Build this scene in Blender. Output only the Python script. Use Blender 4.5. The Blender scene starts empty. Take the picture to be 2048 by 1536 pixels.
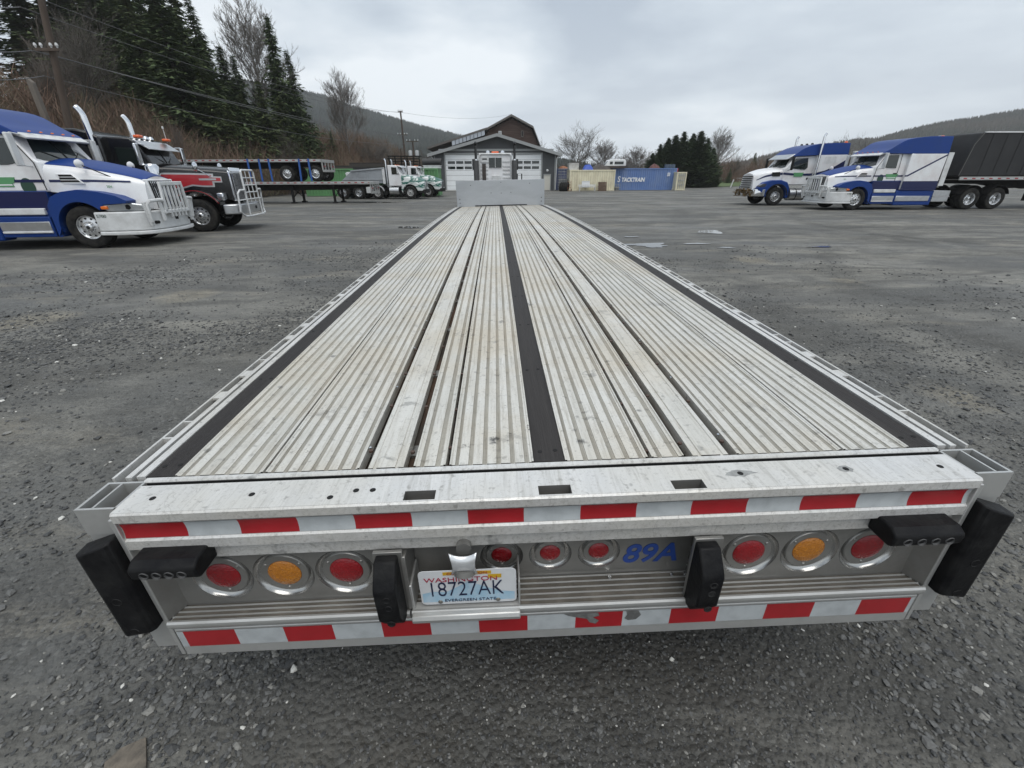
import bpy, math, random
import numpy as np
from mathutils import Vector, Matrix
random.seed(7)
SC = bpy.context.scene
COL = SC.collection
RAD = math.radians
ORD = ('first', 'second', 'third', 'fourth', 'fifth', 'sixth', 'seventh', 'eighth', 'ninth')

# ------------------------------------------------------------------ camera
F_PX, PITCH, YAW, ROLL = 863.98, 0.4489, 0.0332, -0.004        # focal length in photo pixels (2048 wide)
CAM = np.array([-0.1488, -0.9239, 1.7046])
def cam_basis():
    f = np.array([math.sin(YAW)*math.cos(PITCH), math.cos(YAW)*math.cos(PITCH), -math.sin(PITCH)])
    rt = np.array([math.cos(YAW), -math.sin(YAW), 0.0]); up = np.cross(rt, f)
    rt2 = math.cos(ROLL)*rt + math.sin(ROLL)*up
    return rt2, np.cross(rt2, f), f
CB = cam_basis()
cam_data = bpy.data.cameras.new("camera"); cam = bpy.data.objects.new("camera", cam_data); COL.objects.link(cam)
cam_data.sensor_width = 36.0; cam_data.lens = 36.0*F_PX/2048.0
cam_data.clip_start = 0.05; cam_data.clip_end = 6000
cam.matrix_world = Matrix(((CB[0][0], CB[1][0], -CB[2][0], CAM[0]), (CB[0][1], CB[1][1], -CB[2][1], CAM[1]),
                           (CB[0][2], CB[1][2], -CB[2][2], CAM[2]), (0, 0, 0, 1)))
SC.camera = cam

# ------------------------------------------------------------------ world: overcast sky
SUN_EL, SUN_AZ = RAD(66), RAD(165)
world = bpy.data.worlds.new("World"); SC.world = world; world.use_nodes = True
def build_world():
    nt = world.node_tree; N = nt.nodes; L = nt.links; N.clear()
    out = N.new('ShaderNodeOutputWorld'); bg = N.new('ShaderNodeBackground')
    sky = N.new('ShaderNodeTexSky'); sky.sky_type = 'NISHITA'; sky.sun_disc = False
    sky.sun_elevation = SUN_EL; sky.sun_rotation = SUN_AZ; sky.dust_density = 4.0
    tc = N.new('ShaderNodeTexCoord'); sep = N.new('ShaderNodeSeparateXYZ'); L.new(tc.outputs['Generated'], sep.inputs[0])
    def M(op, a, b=None):
        n = N.new('ShaderNodeMath'); n.operation = op
        for i, q in enumerate((a, b)):
            if q is None: continue
            if isinstance(q, (int, float)): n.inputs[i].default_value = q
            else: L.new(q, n.inputs[i])
        return n.outputs[0]
    zc = M('ADD', M('MAXIMUM', sep.outputs['Z'], 0.0), 0.16)      # flat cloud layer overhead, seen in perspective
    cb = N.new('ShaderNodeCombineXYZ')
    L.new(M('DIVIDE', sep.outputs['X'], zc), cb.inputs[0]); L.new(M('DIVIDE', sep.outputs['Y'], zc), cb.inputs[1])
    n1 = N.new('ShaderNodeTexNoise'); n1.inputs['Scale'].default_value = 0.62; n1.inputs['Detail'].default_value = 5; n1.inputs['Roughness'].default_value = 0.48
    n1.inputs['Distortion'].default_value = 0.35
    n2 = N.new('ShaderNodeTexNoise'); n2.inputs['Scale'].default_value = 2.1; n2.inputs['Detail'].default_value = 6; n2.inputs['Roughness'].default_value = 0.55
    mp = N.new('ShaderNodeMapping'); mp.inputs['Location'].default_value = (3.4, 1.7, 0.3); L.new(cb.outputs[0], mp.inputs[0])
    L.new(mp.outputs[0], n1.inputs['Vector']); L.new(mp.outputs[0], n2.inputs['Vector'])
    mixf = M('ADD', M('MULTIPLY', n1.outputs['Fac'], 0.78), M('MULTIPLY', n2.outputs['Fac'], 0.22))
    rp = N.new('ShaderNodeValToRGB'); cr = rp.color_ramp
    cr.elements[0].position = 0.40; cr.elements[0].color = (0.40, 0.47, 0.56, 1)
    cr.elements[1].position = 0.61; cr.elements[1].color = (0.88, 0.93, 0.97, 1)
    e = cr.elements.new(0.5); e.color = (0.59, 0.665, 0.74, 1)
    L.new(mixf, rp.inputs[0])
    hz = N.new('ShaderNodeMapRange'); hz.inputs['From Min'].default_value = 0.0; hz.inputs['From Max'].default_value = 0.30
    hz.inputs['To Min'].default_value = 0.55; hz.inputs['To Max'].default_value = 0.0; hz.interpolation_type = 'SMOOTHSTEP'
    L.new(sep.outputs['Z'], hz.inputs[0])
    m1 = N.new('ShaderNodeMix'); m1.data_type = 'RGBA'; L.new(hz.outputs[0], m1.inputs[0]); L.new(rp.outputs[0], m1.inputs[6]); m1.inputs[7].default_value = (0.84, 0.89, 0.93, 1)
    sc_ = N.new('ShaderNodeVectorMath'); sc_.operation = 'SCALE'; L.new(sky.outputs[0], sc_.inputs[0]); sc_.inputs['Scale'].default_value = 0.10
    m2 = N.new('ShaderNodeMix'); m2.data_type = 'RGBA'; m2.inputs[0].default_value = 0.08; L.new(m1.outputs[2], m2.inputs[6]); L.new(sc_.outputs[0], m2.inputs[7])
    L.new(m2.outputs[2], bg.inputs['Color']); bg.inputs['Strength'].default_value = SKY_STRENGTH
    L.new(bg.outputs[0], out.inputs[0])
SKY_STRENGTH = 1.0
build_world()
sun_d = bpy.data.lights.new("sun", 'SUN'); sun_d.energy = 1.5; sun_d.angle = RAD(45); sun_d.color = (1.0, 0.97, 0.92)
sun = bpy.data.objects.new("sun", sun_d); COL.objects.link(sun)
_sd = Vector((math.cos(SUN_EL)*math.sin(SUN_AZ), math.cos(SUN_EL)*math.cos(SUN_AZ), math.sin(SUN_EL)))
sun.rotation_euler = _sd.to_track_quat('Z', 'Y').to_euler(); sun.location = (0, 0, 60)
SC.view_settings.view_transform = 'Standard'; SC.view_settings.look = 'None'
SC.view_settings.exposure = 0.25; SC.view_settings.gamma = 1.0; SC.view_settings.use_curve_mapping = False
SC.render.engine = 'CYCLES'
SC.cycles.use_denoising = True
try: SC.cycles.denoiser = 'OPENIMAGEDENOISE'
except Exception: pass
SC.cycles.max_bounces = 6; SC.cycles.diffuse_bounces = 3; SC.cycles.glossy_bounces = 3; SC.cycles.transmission_bounces = 4
SC.cycles.volume_bounces = 2; SC.cycles.caustics_reflective = False; SC.cycles.caustics_refractive = False

# ------------------------------------------------------------------ pixel -> world direction (photo measuring)
def ray(u, v):
    return ((u-1024.0)/F_PX)*CB[0] - ((v-768.0)/F_PX)*CB[1] + CB[2]
def on_ground(u, v, z=0.0):
    d = ray(u, v); return CAM + d*((z-CAM[2])/d[2])
def at_y(u, v, Y):
    d = ray(u, v); return CAM + d*((Y-CAM[1])/d[1])

# ------------------------------------------------------------------ materials
MATS = {}
def mat(name, base, rough=0.6, metal=0.0, dirt=None, dirt_amt=0.0, dirt_scale=3.0, stretch=(1, 1, 1), bump=0.0, bump_scale=40.0,
        coat=0.0, rvar=0.0, spec=0.5, grain=0.0, trans=0.0):
    if name in MATS: return MATS[name]
    m = bpy.data.materials.new(name); m.use_nodes = True
    nt = m.node_tree; N = nt.nodes; L = nt.links; b = N['Principled BSDF']
    base = tuple(base) + (1,)
    b.inputs['Base Color'].default_value = base; b.inputs['Roughness'].default_value = rough; b.inputs['Metallic'].default_value = metal
    b.inputs['Coat Weight'].default_value = coat; b.inputs['Coat Roughness'].default_value = 0.08
    b.inputs['Specular IOR Level'].default_value = spec
    b.inputs['Transmission Weight'].default_value = trans
    if dirt is not None or bump or rvar or grain:
        tc = N.new('ShaderNodeTexCoord'); mp = N.new('ShaderNodeMapping'); mp.inputs['Scale'].default_value = stretch
        L.new(tc.outputs['Object'], mp.inputs[0])
        n = N.new('ShaderNodeTexNoise'); n.inputs['Scale'].default_value = dirt_scale; n.inputs['Detail'].default_value = 7; n.inputs['Roughness'].default_value = 0.62
        L.new(mp.outputs[0], n.inputs['Vector'])
        col = None
        if dirt is not None:
            r = N.new('ShaderNodeMapRange'); r.inputs['From Min'].default_value = 0.42; r.inputs['From Max'].default_value = 0.72
            r.inputs['To Max'].default_value = dirt_amt; L.new(n.outputs['Fac'], r.inputs[0])
            mx = N.new('ShaderNodeMix'); mx.data_type = 'RGBA'; L.new(r.outputs[0], mx.inputs[0]); mx.inputs[6].default_value = base; mx.inputs[7].default_value = tuple(dirt)+(1,)
            col = mx.outputs[2]
        if grain:
            g = N.new('ShaderNodeTexNoise'); g.inputs['Scale'].default_value = dirt_scale*14; g.inputs['Detail'].default_value = 4; L.new(mp.outputs[0], g.inputs['Vector'])
            gr = N.new('ShaderNodeMapRange'); gr.inputs['To Min'].default_value = 1-grain; gr.inputs['To Max'].default_value = 1+grain; gr.inputs['From Min'].default_value = .3; gr.inputs['From Max'].default_value = .7
            L.new(g.outputs['Fac'], gr.inputs[0])
            vm = N.new('ShaderNodeVectorMath'); vm.operation = 'SCALE'; L.new(gr.outputs[0], vm.inputs['Scale'])
            if col: L.new(col, vm.inputs[0])
            else: vm.inputs[0].default_value = base[:3]
            col = vm.outputs[0]
        if col: L.new(col, b.inputs['Base Color'])
        if rvar:
            rr = N.new('ShaderNodeMapRange'); rr.inputs['To Min'].default_value = max(0.02, rough-rvar); rr.inputs['To Max'].default_value = min(1, rough+rvar)
            rr.inputs['From Min'].default_value = .3; rr.inputs['From Max'].default_value = .7
            L.new(n.outputs['Fac'], rr.inputs[0]); L.new(rr.outputs[0], b.inputs['Roughness'])
        if bump:
            n2 = N.new('ShaderNodeTexNoise'); n2.inputs['Scale'].default_value = bump_scale; n2.inputs['Detail'].default_value = 5; L.new(mp.outputs[0], n2.inputs['Vector'])
            bp = N.new('ShaderNodeBump'); bp.inputs['Strength'].default_value = bump; bp.inputs['Distance'].default_value = 0.02
            L.new(n2.outputs['Fac'], bp.inputs['Height']); L.new(bp.outputs[0], b.inputs['Normal'])
    MATS[name] = m
    return m
def two_tone(name, c1, c2, scale, thresh=0.5, soft=0.03, stretch=(1, 1, 1), rough=0.35, coat=0.3, distort=1.5, metal=0.0, bump=0.0, detail=4):
    if name in MATS: return MATS[name]
    m = bpy.data.materials.new(name); m.use_nodes = True; nt = m.node_tree; N = nt.nodes; L = nt.links; b = N['Principled BSDF']
    tc = N.new('ShaderNodeTexCoord'); mp = N.new('ShaderNodeMapping'); mp.inputs['Scale'].default_value = stretch; L.new(tc.outputs['Object'], mp.inputs[0])
    n = N.new('ShaderNodeTexNoise'); n.inputs['Scale'].default_value = scale; n.inputs['Detail'].default_value = detail; n.inputs['Distortion'].default_value = distort; L.new(mp.outputs[0], n.inputs['Vector'])
    r = N.new('ShaderNodeMapRange'); r.inputs['From Min'].default_value = thresh-soft; r.inputs['From Max'].default_value = thresh+soft; L.new(n.outputs['Fac'], r.inputs[0])
    mx = N.new('ShaderNodeMix'); mx.data_type = 'RGBA'; L.new(r.outputs[0], mx.inputs[0]); mx.inputs[6].default_value = tuple(c1)+(1,); mx.inputs[7].default_value = tuple(c2)+(1,)
    L.new(mx.outputs[2], b.inputs['Base Color']); b.inputs['Roughness'].default_value = rough; b.inputs['Coat Weight'].default_value = coat; b.inputs['Metallic'].default_value = metal
    if bump:
        bp = N.new('ShaderNodeBump'); bp.inputs['Strength'].default_value = bump; bp.inputs['Distance'].default_value = 0.05; L.new(n.outputs['Fac'], bp.inputs['Height']); L.new(bp.outputs[0], b.inputs['Normal'])
    MATS[name] = m; return m

GRIME = (0.10, 0.09, 0.075)
alu = mat('aluminium', (0.52, 0.52, 0.505), 0.42, 0.55, (0.30, 0.29, 0.27), 0.5, 5, bump=0.04, rvar=0.12)
alu_grey = mat('aluminium_dull', (0.30, 0.295, 0.28), 0.36, 0.6, (0.16, 0.15, 0.135), 0.6, 4, bump=0.05, bump_scale=60, rvar=0.1)
chrome = mat('chrome', (0.75, 0.76, 0.78), 0.12, 1.0)
steel = mat('brushed_steel', (0.55, 0.56, 0.57), 0.28, 0.9, GRIME, 0.25, 4)
rim_m = mat('polished_rim', (0.72, 0.73, 0.74), 0.25, 0.75, GRIME, 0.35, 6)
rubber = mat('tyre_rubber', (0.016, 0.016, 0.016), 0.85, 0, (0.06, 0.056, 0.05), 0.7, 5, bump=0.1, spec=.12)
black_rub = mat('black_bumper_rubber', (0.007, 0.007, 0.008), 0.5, 0, (0.028, 0.028, 0.027), 0.6, 14, bump=0.2, bump_scale=30, rvar=.15, spec=.14)
dark = mat('dark_void', (0.008, 0.008, 0.008), 0.9)
undercar = mat('chassis_black', (0.014, 0.014, 0.014), 0.7, 0, (0.045, 0.04, 0.036), 0.5, 6, spec=.15)
glass = mat('dark_glass', (0.014, 0.020, 0.019), 0.04, 0.0, spec=0.7)
white_p = mat('white_paint', (0.78, 0.79, 0.80), 0.32, 0, (0.50, 0.40, 0.37), 0.45, 1.6, coat=0.35, rvar=.08)
white_bar = mat('white_powder_coat', (0.66, 0.67, 0.67), 0.5, 0, (0.34, 0.33, 0.31), 0.5, 3.5, rvar=.1)
silver_p = mat('silver_paint', (0.47, 0.49, 0.52), 0.3, 0.35, (0.30, 0.29, 0.28), 0.35, 1.8, coat=0.4)
blue_p = mat('blue_paint', (0.010, 0.042, 0.20), 0.40, 0.0, (0.02, 0.045, 0.14), 0.4, 1.6, spec=.22)
navy_p = mat('navy_paint', (0.005, 0.010, 0.065), 0.28, 0.0, coat=0.2, spec=.4)
black_p = mat('black_paint', (0.006, 0.006, 0.007), 0.22, 0, (0.02, 0.02, 0.02), 0.5, 2, coat=0.3, spec=.4)
red_p = mat('red_paint', (0.42, 0.012, 0.02), 0.28, 0, coat=0.5)
amber = mat('amber_lens', (0.75, 0.16, 0.01), 0.25, 0, coat=0.5)
red_lens = mat('red_lens', (0.36, 0.006, 0.012), 0.22, 0, (0.20, 0.004, 0.01), 0.7, 60, coat=0.3, bump=0.3, bump_scale=160)
amber_lens = mat('amber_round_lens', (0.58, 0.22, 0.015), 0.25, 0, (0.38, 0.13, 0.01), 0.7, 60, coat=0.5, bump=0.35, bump_scale=150)
def lens_cells(m, c2, sc=210):
    N = m.node_tree.nodes; L = m.node_tree.links; b = N['Principled BSDF']; src = b.inputs['Base Color'].links[0].from_socket
    tc = N.new('ShaderNodeTexCoord'); v = N.new('ShaderNodeTexVoronoi'); v.inputs['Scale'].default_value = sc; L.new(tc.outputs['Object'], v.inputs['Vector'])
    r = N.new('ShaderNodeMapRange'); r.inputs['From Min'].default_value = .1; r.inputs['From Max'].default_value = .6; r.inputs['To Max'].default_value = .45; L.new(v.outputs['Distance'], r.inputs[0])
    x = N.new('ShaderNodeMix'); x.data_type = 'RGBA'; L.new(r.outputs[0], x.inputs[0]); L.new(src, x.inputs[6]); x.inputs[7].default_value = c2+(1,); L.new(x.outputs[2], b.inputs['Base Color'])
lens_cells(red_lens, (.12, .003, .006)); lens_cells(amber_lens, (.28, .08, .005), 190)
orange_l = mat('orange_beacon', (0.75, 0.12, 0.02), 0.3, 0, coat=0.4)
lamp_l = mat('headlamp_glass', (0.45, 0.47, 0.48), 0.08, 0.6, coat=0.6)
green_d = mat('green_decal', (0.10, 0.30, 0.13), 0.5)
dkgreen_d = mat('dark_green_decal', (0.02, 0.06, 0.04), 0.4)

# ------------------------------------------------------------------ mesh helpers
class MB:
    def __init__(s): s.v = []; s.f = []; s.m = []
    def add(s, vs, fs, m=0):
        o = len(s.v); s.v += [tuple(map(float, p)) for p in vs]; s.f += [tuple(i+o for i in q) for q in fs]; s.m += [m]*len(fs); return s
    def box(s, x0, x1, y0, y1, z0, z1, m=0):
        x0, x1 = min(x0, x1), max(x0, x1); y0, y1 = min(y0, y1), max(y0, y1); z0, z1 = min(z0, z1), max(z0, z1)
        return s.add([(x0, y0, z0), (x1, y0, z0), (x1, y1, z0), (x0, y1, z0), (x0, y0, z1), (x1, y0, z1), (x1, y1, z1), (x0, y1, z1)],
                     [(0, 3, 2, 1), (4, 5, 6, 7), (0, 1, 5, 4), (1, 2, 6, 5), (2, 3, 7, 6), (3, 0, 4, 7)], m)
    def prism(s, poly, axis, a, b, m=0):
        n = len(poly)
        ar = sum(poly[i][0]*poly[(i+1) % n][1]-poly[(i+1) % n][0]*poly[i][1] for i in range(n))
        if ar < 0: poly = poly[::-1]
        if a > b: a, b = b, a
        def P(p, h):
            return (p[0], h, p[1]) if axis == 'y' else ((h, p[0], p[1]) if axis == 'x' else (p[0], p[1], h))
        vs = [P(p, a) for p in poly]+[P(p, b) for p in poly]
        lo, hi = tuple(range(n)), tuple(range(n, 2*n))
        fs = [(i, (i+1) % n, n+(i+1) % n, n+i) for i in range(n)]
        if axis == 'y': fs = [q[::-1] for q in fs]; fs += [lo, hi[::-1]]
        else: fs += [lo[::-1], hi]
        return s.add(vs, fs, m)
    def rings(s, rr, closed=True, cap=True, m=0):
        n = len(rr[0]); vs = [p for r in rr for p in r]; fs = []
        for i in range(len(rr)-1):
            for j in range(n if closed else n-1):
                k = (j+1) % n; fs.append((i*n+j, i*n+k, (i+1)*n+k, (i+1)*n+j))
        if cap and closed: fs += [tuple(range(n))[::-1], tuple(range((len(rr)-1)*n, len(rr)*n))]
        return s.add(vs, fs, m)
    def tube(s, path, r, n=8, m=0, cap=True):
        P = [Vector(p) for p in path]; k = len(P); rs = r if isinstance(r, (list, tuple)) else [r]*k
        t0 = (P[1]-P[0]).normalized(); ref = Vector((0, 0, 1)) if abs(t0.z) < 0.9 else Vector((1, 0, 0))
        rr = []; u = t0.cross(ref).normalized()
        for i in range(k):
            t = (P[min(i+1, k-1)]-P[max(i-1, 0)]).normalized(); u = (u-t*u.dot(t)).normalized(); w = t.cross(u)
            rr.append([tuple(P[i]+rs[i]*(math.cos(2*math.pi*j/n)*u+math.sin(2*math.pi*j/n)*w)) for j in range(n)])
        return s.rings(rr, True, cap, m)
    def cyl(s, p0, p1, r, n=16, m=0, r1=None): return s.tube([p0, p1], [r, r if r1 is None else r1], n, m)
    def lathe(s, prof, o, axis='y', n=32, m=0, sgn=1, closed=False):
        rr = []
        for r, h in prof:
            ring = []
            for j in range(n):
                a = 2*math.pi*j/n; c, d = r*math.cos(a), r*math.sin(a)
                ring.append((o[0]+c, o[1]+sgn*h, o[2]+d) if axis == 'y' else ((o[0]+sgn*h, o[1]+c, o[2]+d) if axis == 'x' else (o[0]+c, o[1]+d, o[2]+sgn*h)))
            rr.append(ring)
        return s.rings(rr, True, False, m)
    def build(s, name, mats, parent=None, smooth=30, bevel=0.0, segs=2, fix=True):
        me = bpy.data.meshes.new(name); me.from_pydata(s.v, [], s.f)
        if not isinstance(mats, (list, tuple)): mats = [mats]
        for q in mats: me.materials.append(q)
        if len(mats) > 1: me.polygons.foreach_set('material_index', s.m)
        if fix:
            import bmesh
            bm = bmesh.new(); bm.from_mesh(me); bmesh.ops.recalc_face_normals(bm, faces=bm.faces); bm.to_mesh(me); bm.free()
        return link(name, me, parent, smooth, bevel, segs)
def link(name, me, parent=None, smooth=30, bevel=0.0, segs=2):
    if smooth:
        me.shade_smooth()
        try: me.set_sharp_from_angle(angle=RAD(smooth))
        except Exception: pass
    me.update()
    o = bpy.data.objects.new(name, me); COL.objects.link(o)
    if parent: o.parent = parent
    if bevel:
        b = o.modifiers.new('bevel', 'BEVEL'); b.width = bevel; b.segments = segs; b.limit_method = 'ANGLE'; b.angle_limit = RAD(35)
    return o
def share(o, parent, name=None, loc=None, rot=None, scale=None):
    c = o.copy(); c.name = name or o.name.split('.')[0]; COL.objects.link(c); c.parent = parent
    if loc is not None: c.location = loc
    if rot is not None: c.rotation_euler = rot
    if scale is not None: c.scale = scale
    return c
def copy_tree(o, parent=None):
    c = o.copy(); COL.objects.link(c); c.parent = parent
    for ch in list(o.children): copy_tree(ch, c)
    return c
def thing(name, label, cat, loc=(0, 0, 0), rotz=0.0, group=None):
    o = bpy.data.objects.new(name, None); COL.objects.link(o); o.location = loc; o.rotation_euler = (0, 0, rotz); o.empty_display_size = 0.2
    o['label'] = label; o['category'] = cat
    if group: o['group'] = group
    return o
def tag(o, label, cat, group=None):
    o['label'] = label; o['category'] = cat
    if group: o['group'] = group
    return o
def struct(o): o['kind'] = 'structure'; return o
def stuff(o): o['kind'] = 'stuff'; return o
def text(name, s, size, origin, right, up, m, parent=None, depth=0.001, xs=1.0, shear=0.0, align='LEFT', bold=0.0):
    cu = bpy.data.curves.new(name, 'FONT'); cu.body = s; cu.size = size; cu.extrude = depth; cu.align_x = align; cu.shear = shear; cu.offset = bold
    cu.resolution_u = 4
    t = bpy.data.objects.new(name+'_tmp', cu); COL.objects.link(t)
    dg = bpy.context.evaluated_depsgraph_get(); me = bpy.data.meshes.new_from_object(t.evaluated_get(dg)); bpy.data.objects.remove(t)
    r = Vector(right).normalized(); u = Vector(up).normalized(); nrm = r.cross(u)
    mw = Matrix(((r.x*xs, u.x, nrm.x, origin[0]), (r.y*xs, u.y, nrm.y, origin[1]), (r.z*xs, u.z, nrm.z, origin[2]), (0, 0, 0, 1)))
    me.transform(mw); me.materials.clear(); me.materials.append(m); me.name = name
    return link(name, me, parent, 0)
def catmull(pts, n):
    P = np.array(pts, float); k = len(P); out = []
    for t in np.linspace(0, k-1, n):
        i = min(int(t), k-2); f = t-i
        p0, p1, p2, p3 = P[max(i-1, 0)], P[i], P[i+1], P[min(i+2, k-1)]
        out.append(0.5*((2*p1)+(-p0+p2)*f+(2*p0-5*p1+4*p2-p3)*f*f+(-p0+3*p1-3*p2+p3)*f**3))
    return np.array(out)
def surf(rows, nu, nv):
    """smooth grid through a coarse net of 3D points: rows[i][j]"""
    A = np.array([catmull(r, nv) for r in rows]); return np.array([catmull(A[:, j], nu) for j in range(nv)]).transpose(1, 0, 2)
def np_mesh(name, V, Fs, mats, parent=None, mi=None, smooth=False):
    """fast mesh from numpy: V (n,3), Fs (k,3|4)"""
    V = np.asarray(V, np.float32); Fs = np.asarray(Fs, np.int32); k = Fs.shape[1]
    me = bpy.data.meshes.new(name); me.vertices.add(len(V)); me.vertices.foreach_set('co', V.ravel())
    me.loops.add(Fs.size); me.loops.foreach_set('vertex_index', Fs.ravel())
    me.polygons.add(len(Fs)); me.polygons.foreach_set('loop_start', np.arange(0, Fs.size, k, dtype=np.int32))
    try: me.polygons.foreach_set('loop_total', np.full(len(Fs), k, np.int32))
    except Exception: pass
    if not isinstance(mats, (list, tuple)): mats = [mats]
    for q in mats: me.materials.append(q)
    if mi is not None: me.polygons.foreach_set('material_index', np.asarray(mi, np.int32))
    me.polygons.foreach_set('use_smooth', np.full(len(Fs), bool(smooth)))
    me.update(calc_edges=True); me.validate()
    o = bpy.data.objects.new(name, me); COL.objects.link(o)
    if parent: o.parent = parent
    return o
# ------------------------------------------------------------------ ground
def smooth01(t): t = np.clip(t, 0, 1); return t*t*(3-2*t)
_rng = np.random.default_rng(3)
_wv = [(_rng.normal(size=2)*f, _rng.uniform(0, 6.28), a) for f, a, n in ((0.25, .012, 3), (0.9, .006, 4), (2.6, .003, 5), (7, .0013, 6)) for _ in range(n)]
def ground_h(x, y):
    x = np.asarray(x, float); y = np.asarray(y, float); h = np.zeros_like(x+y)
    for k, p, a in _wv: h = h+a*np.sin(k[0]*x+k[1]*y+p)
    near = np.exp(-((x+0.2)**2+(y+0.2)**2)/40.0)
    far = 1/(1+((x**2+y**2)/900.0))
    return h*far*(0.75+0.5*near)-0.012
SILT = [(float(p_[0]), float(p_[1]), r__) for p_, r__ in ((on_ground(1905, 790), .30), (on_ground(370, 592), .45), (on_ground(1690, 560), .3), (on_ground(60, 640), .5), (on_ground(1500, 520), .5))]
def build_ground_mat():
    m = bpy.data.materials.new('gravel_yard'); m.use_nodes = True; nt = m.node_tree; N = nt.nodes; L = nt.links; b = N['Principled BSDF']
    tc = N.new('ShaderNodeTexCoord')
    def noise(scale, det=6, rough=.6, stretch=None, dist=0):
        n = N.new('ShaderNodeTexNoise'); n.inputs['Scale'].default_value = scale; n.inputs['Detail'].default_value = det; n.inputs['Roughness'].default_value = rough; n.inputs['Distortion'].default_value = dist
        if stretch:
            mp = N.new('ShaderNodeMapping'); mp.inputs['Scale'].default_value = stretch[:3]; mp.inputs['Rotation'].default_value = (0, 0, stretch[3]); L.new(tc.outputs['Object'], mp.inputs[0]); L.new(mp.outputs[0], n.inputs['Vector'])
        else: L.new(tc.outputs['Object'], n.inputs['Vector'])
        return n.outputs['Fac']
    def rng(f, a, b_, c=0, d=1):
        r = N.new('ShaderNodeMapRange'); r.inputs['From Min'].default_value = a; r.inputs['From Max'].default_value = b_; r.inputs['To Min'].default_value = c; r.inputs['To Max'].default_value = d; L.new(f, r.inputs[0]); return r.outputs[0]
    def mix(f, a, b_):
        x = N.new('ShaderNodeMix'); x.data_type = 'RGBA'; L.new(f, x.inputs[0])
        for i, q in ((6, a), (7, b_)):
            if isinstance(q, tuple): x.inputs[i].default_value = q+(1,)
            else: L.new(q, x.inputs[i])
        return x.outputs[2]
    def mul(a, b_):
        q = N.new('ShaderNodeMath'); q.operation = 'MULTIPLY'; L.new(a, q.inputs[0]); L.new(b_, q.inputs[1]); return q.outputs[0]
    trk = noise(.7, 4, .6); brk = rng(noise(.45, 5, .65), .40, .58)
    tracks = noise(0.50, 5, .55, (0.14, 1.0, 1, RAD(-14)), 1.0)       # long wheel-worn bands
    arcs = noise(0.8, 4, .55, (0.25, 1.0, 1, RAD(22)), 1.6)
    patch = noise(0.30, 6, .62)
    c = mix(rng(tracks, .43, .57), (0.165, 0.162, 0.152), (0.315, 0.302, 0.268))
    c = mix(rng(arcs, .52, .62, 0, .8), c, (0.128, 0.123, 0.112))
    c = mix(rng(patch, .46, .60, 0, .75), c, (0.144, 0.146, 0.143))
    c = mix(rng(noise(1.2, 5, .6, (.4, 1, 1, .3)), .57, .70, 0, .7), c, (0.378, 0.342, 0.275))   # dried silt
    for (sx, sy, sr) in SILT:
        d = N.new('ShaderNodeVectorMath'); d.operation = 'DISTANCE'; L.new(tc.outputs['Object'], d.inputs[0]); d.inputs[1].default_value = (sx, sy, 0)
        q = N.new('ShaderNodeMath'); q.operation = 'MULTIPLY_ADD'; L.new(noise(2.4, 5, .6), q.inputs[0]); q.inputs[1].default_value = sr*1.6; L.new(d.outputs['Value'], q.inputs[2])
        c = mix(rng(q.outputs[0], sr*1.9, sr*1.2, 0, .75), c, (0.415, 0.366, 0.275))
    for (ax, ay, ar, aw, ac) in ((9.2, 12.5, 2.6, .30, 0), (9.2, 12.5, 3.4, .25, 1), (16, 3, 10.5, .35, 0), (16, 3, 12.4, .35, 0), (16, 3, 11.4, .4, 1), (-13, 3, 7.6, .35, 0), (-13, 3, 9.6, .35, 1), (-3, 27, 13.2, .45, 0), (-3, 27, 15.2, .45, 1), (21, 15, 9.0, .4, 0), (21, 15, 11.0, .4, 1), (4, -9, 14.5, .3, 0), (4, -9, 16.3, .3, 1)):   # wheel tracks of turning trucks
        d = N.new('ShaderNodeVectorMath'); d.operation = 'DISTANCE'; L.new(tc.outputs['Object'], d.inputs[0]); d.inputs[1].default_value = (ax, ay, 0)
        q = N.new('ShaderNodeMath'); q.operation = 'MULTIPLY_ADD'; L.new(trk, q.inputs[0]); q.inputs[1].default_value = 1.1; L.new(d.outputs['Value'], q.inputs[2])
        e = N.new('ShaderNodeMath'); e.operation = 'SUBTRACT'; L.new(q.outputs[0], e.inputs[0]); e.inputs[1].default_value = ar+.55; f = N.new('ShaderNodeMath'); f.operation = 'ABSOLUTE'; L.new(e.outputs[0], f.inputs[0])
        c = mix(mul(rng(f.outputs[0], aw, aw*.3, 0, .75), brk), c, (0.095, 0.091, 0.083) if ac == 0 else (0.30, 0.29, 0.26))
    damp_shade_d = N.new('ShaderNodeVectorMath'); damp_shade_d.operation = 'DISTANCE'; L.new(tc.outputs['Object'], damp_shade_d.inputs[0]); damp_shade_d.inputs[1].default_value = (.25, -.35, 0)      # damp ground behind the trailer, with the trailer's shade painted in
    wq = N.new('ShaderNodeMath'); wq.operation = 'MULTIPLY_ADD'; L.new(noise(1.6, 5, .6), wq.inputs[0]); wq.inputs[1].default_value = 1.2; L.new(damp_shade_d.outputs['Value'], wq.inputs[2])
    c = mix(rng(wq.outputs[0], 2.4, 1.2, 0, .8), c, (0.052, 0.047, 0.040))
    v = N.new('ShaderNodeTexVoronoi'); v.inputs['Scale'].default_value = 48; L.new(tc.outputs['Object'], v.inputs['Vector'])
    hs = N.new('ShaderNodeSeparateColor'); L.new(v.outputs['Color'], hs.inputs[0])
    gm_ = rng(noise(0.9, 5, .6), .40, .62, .15, 1)                                                  # where loose stone lies
    c = mix(mul(rng(hs.outputs[0], .25, 1, 0, .6), gm_), c, (0.067, 0.068, 0.067))
    c = mix(mul(rng(hs.outputs[1], .80, .97, 0, .45), gm_), c, (0.329, 0.329, 0.317))
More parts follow.
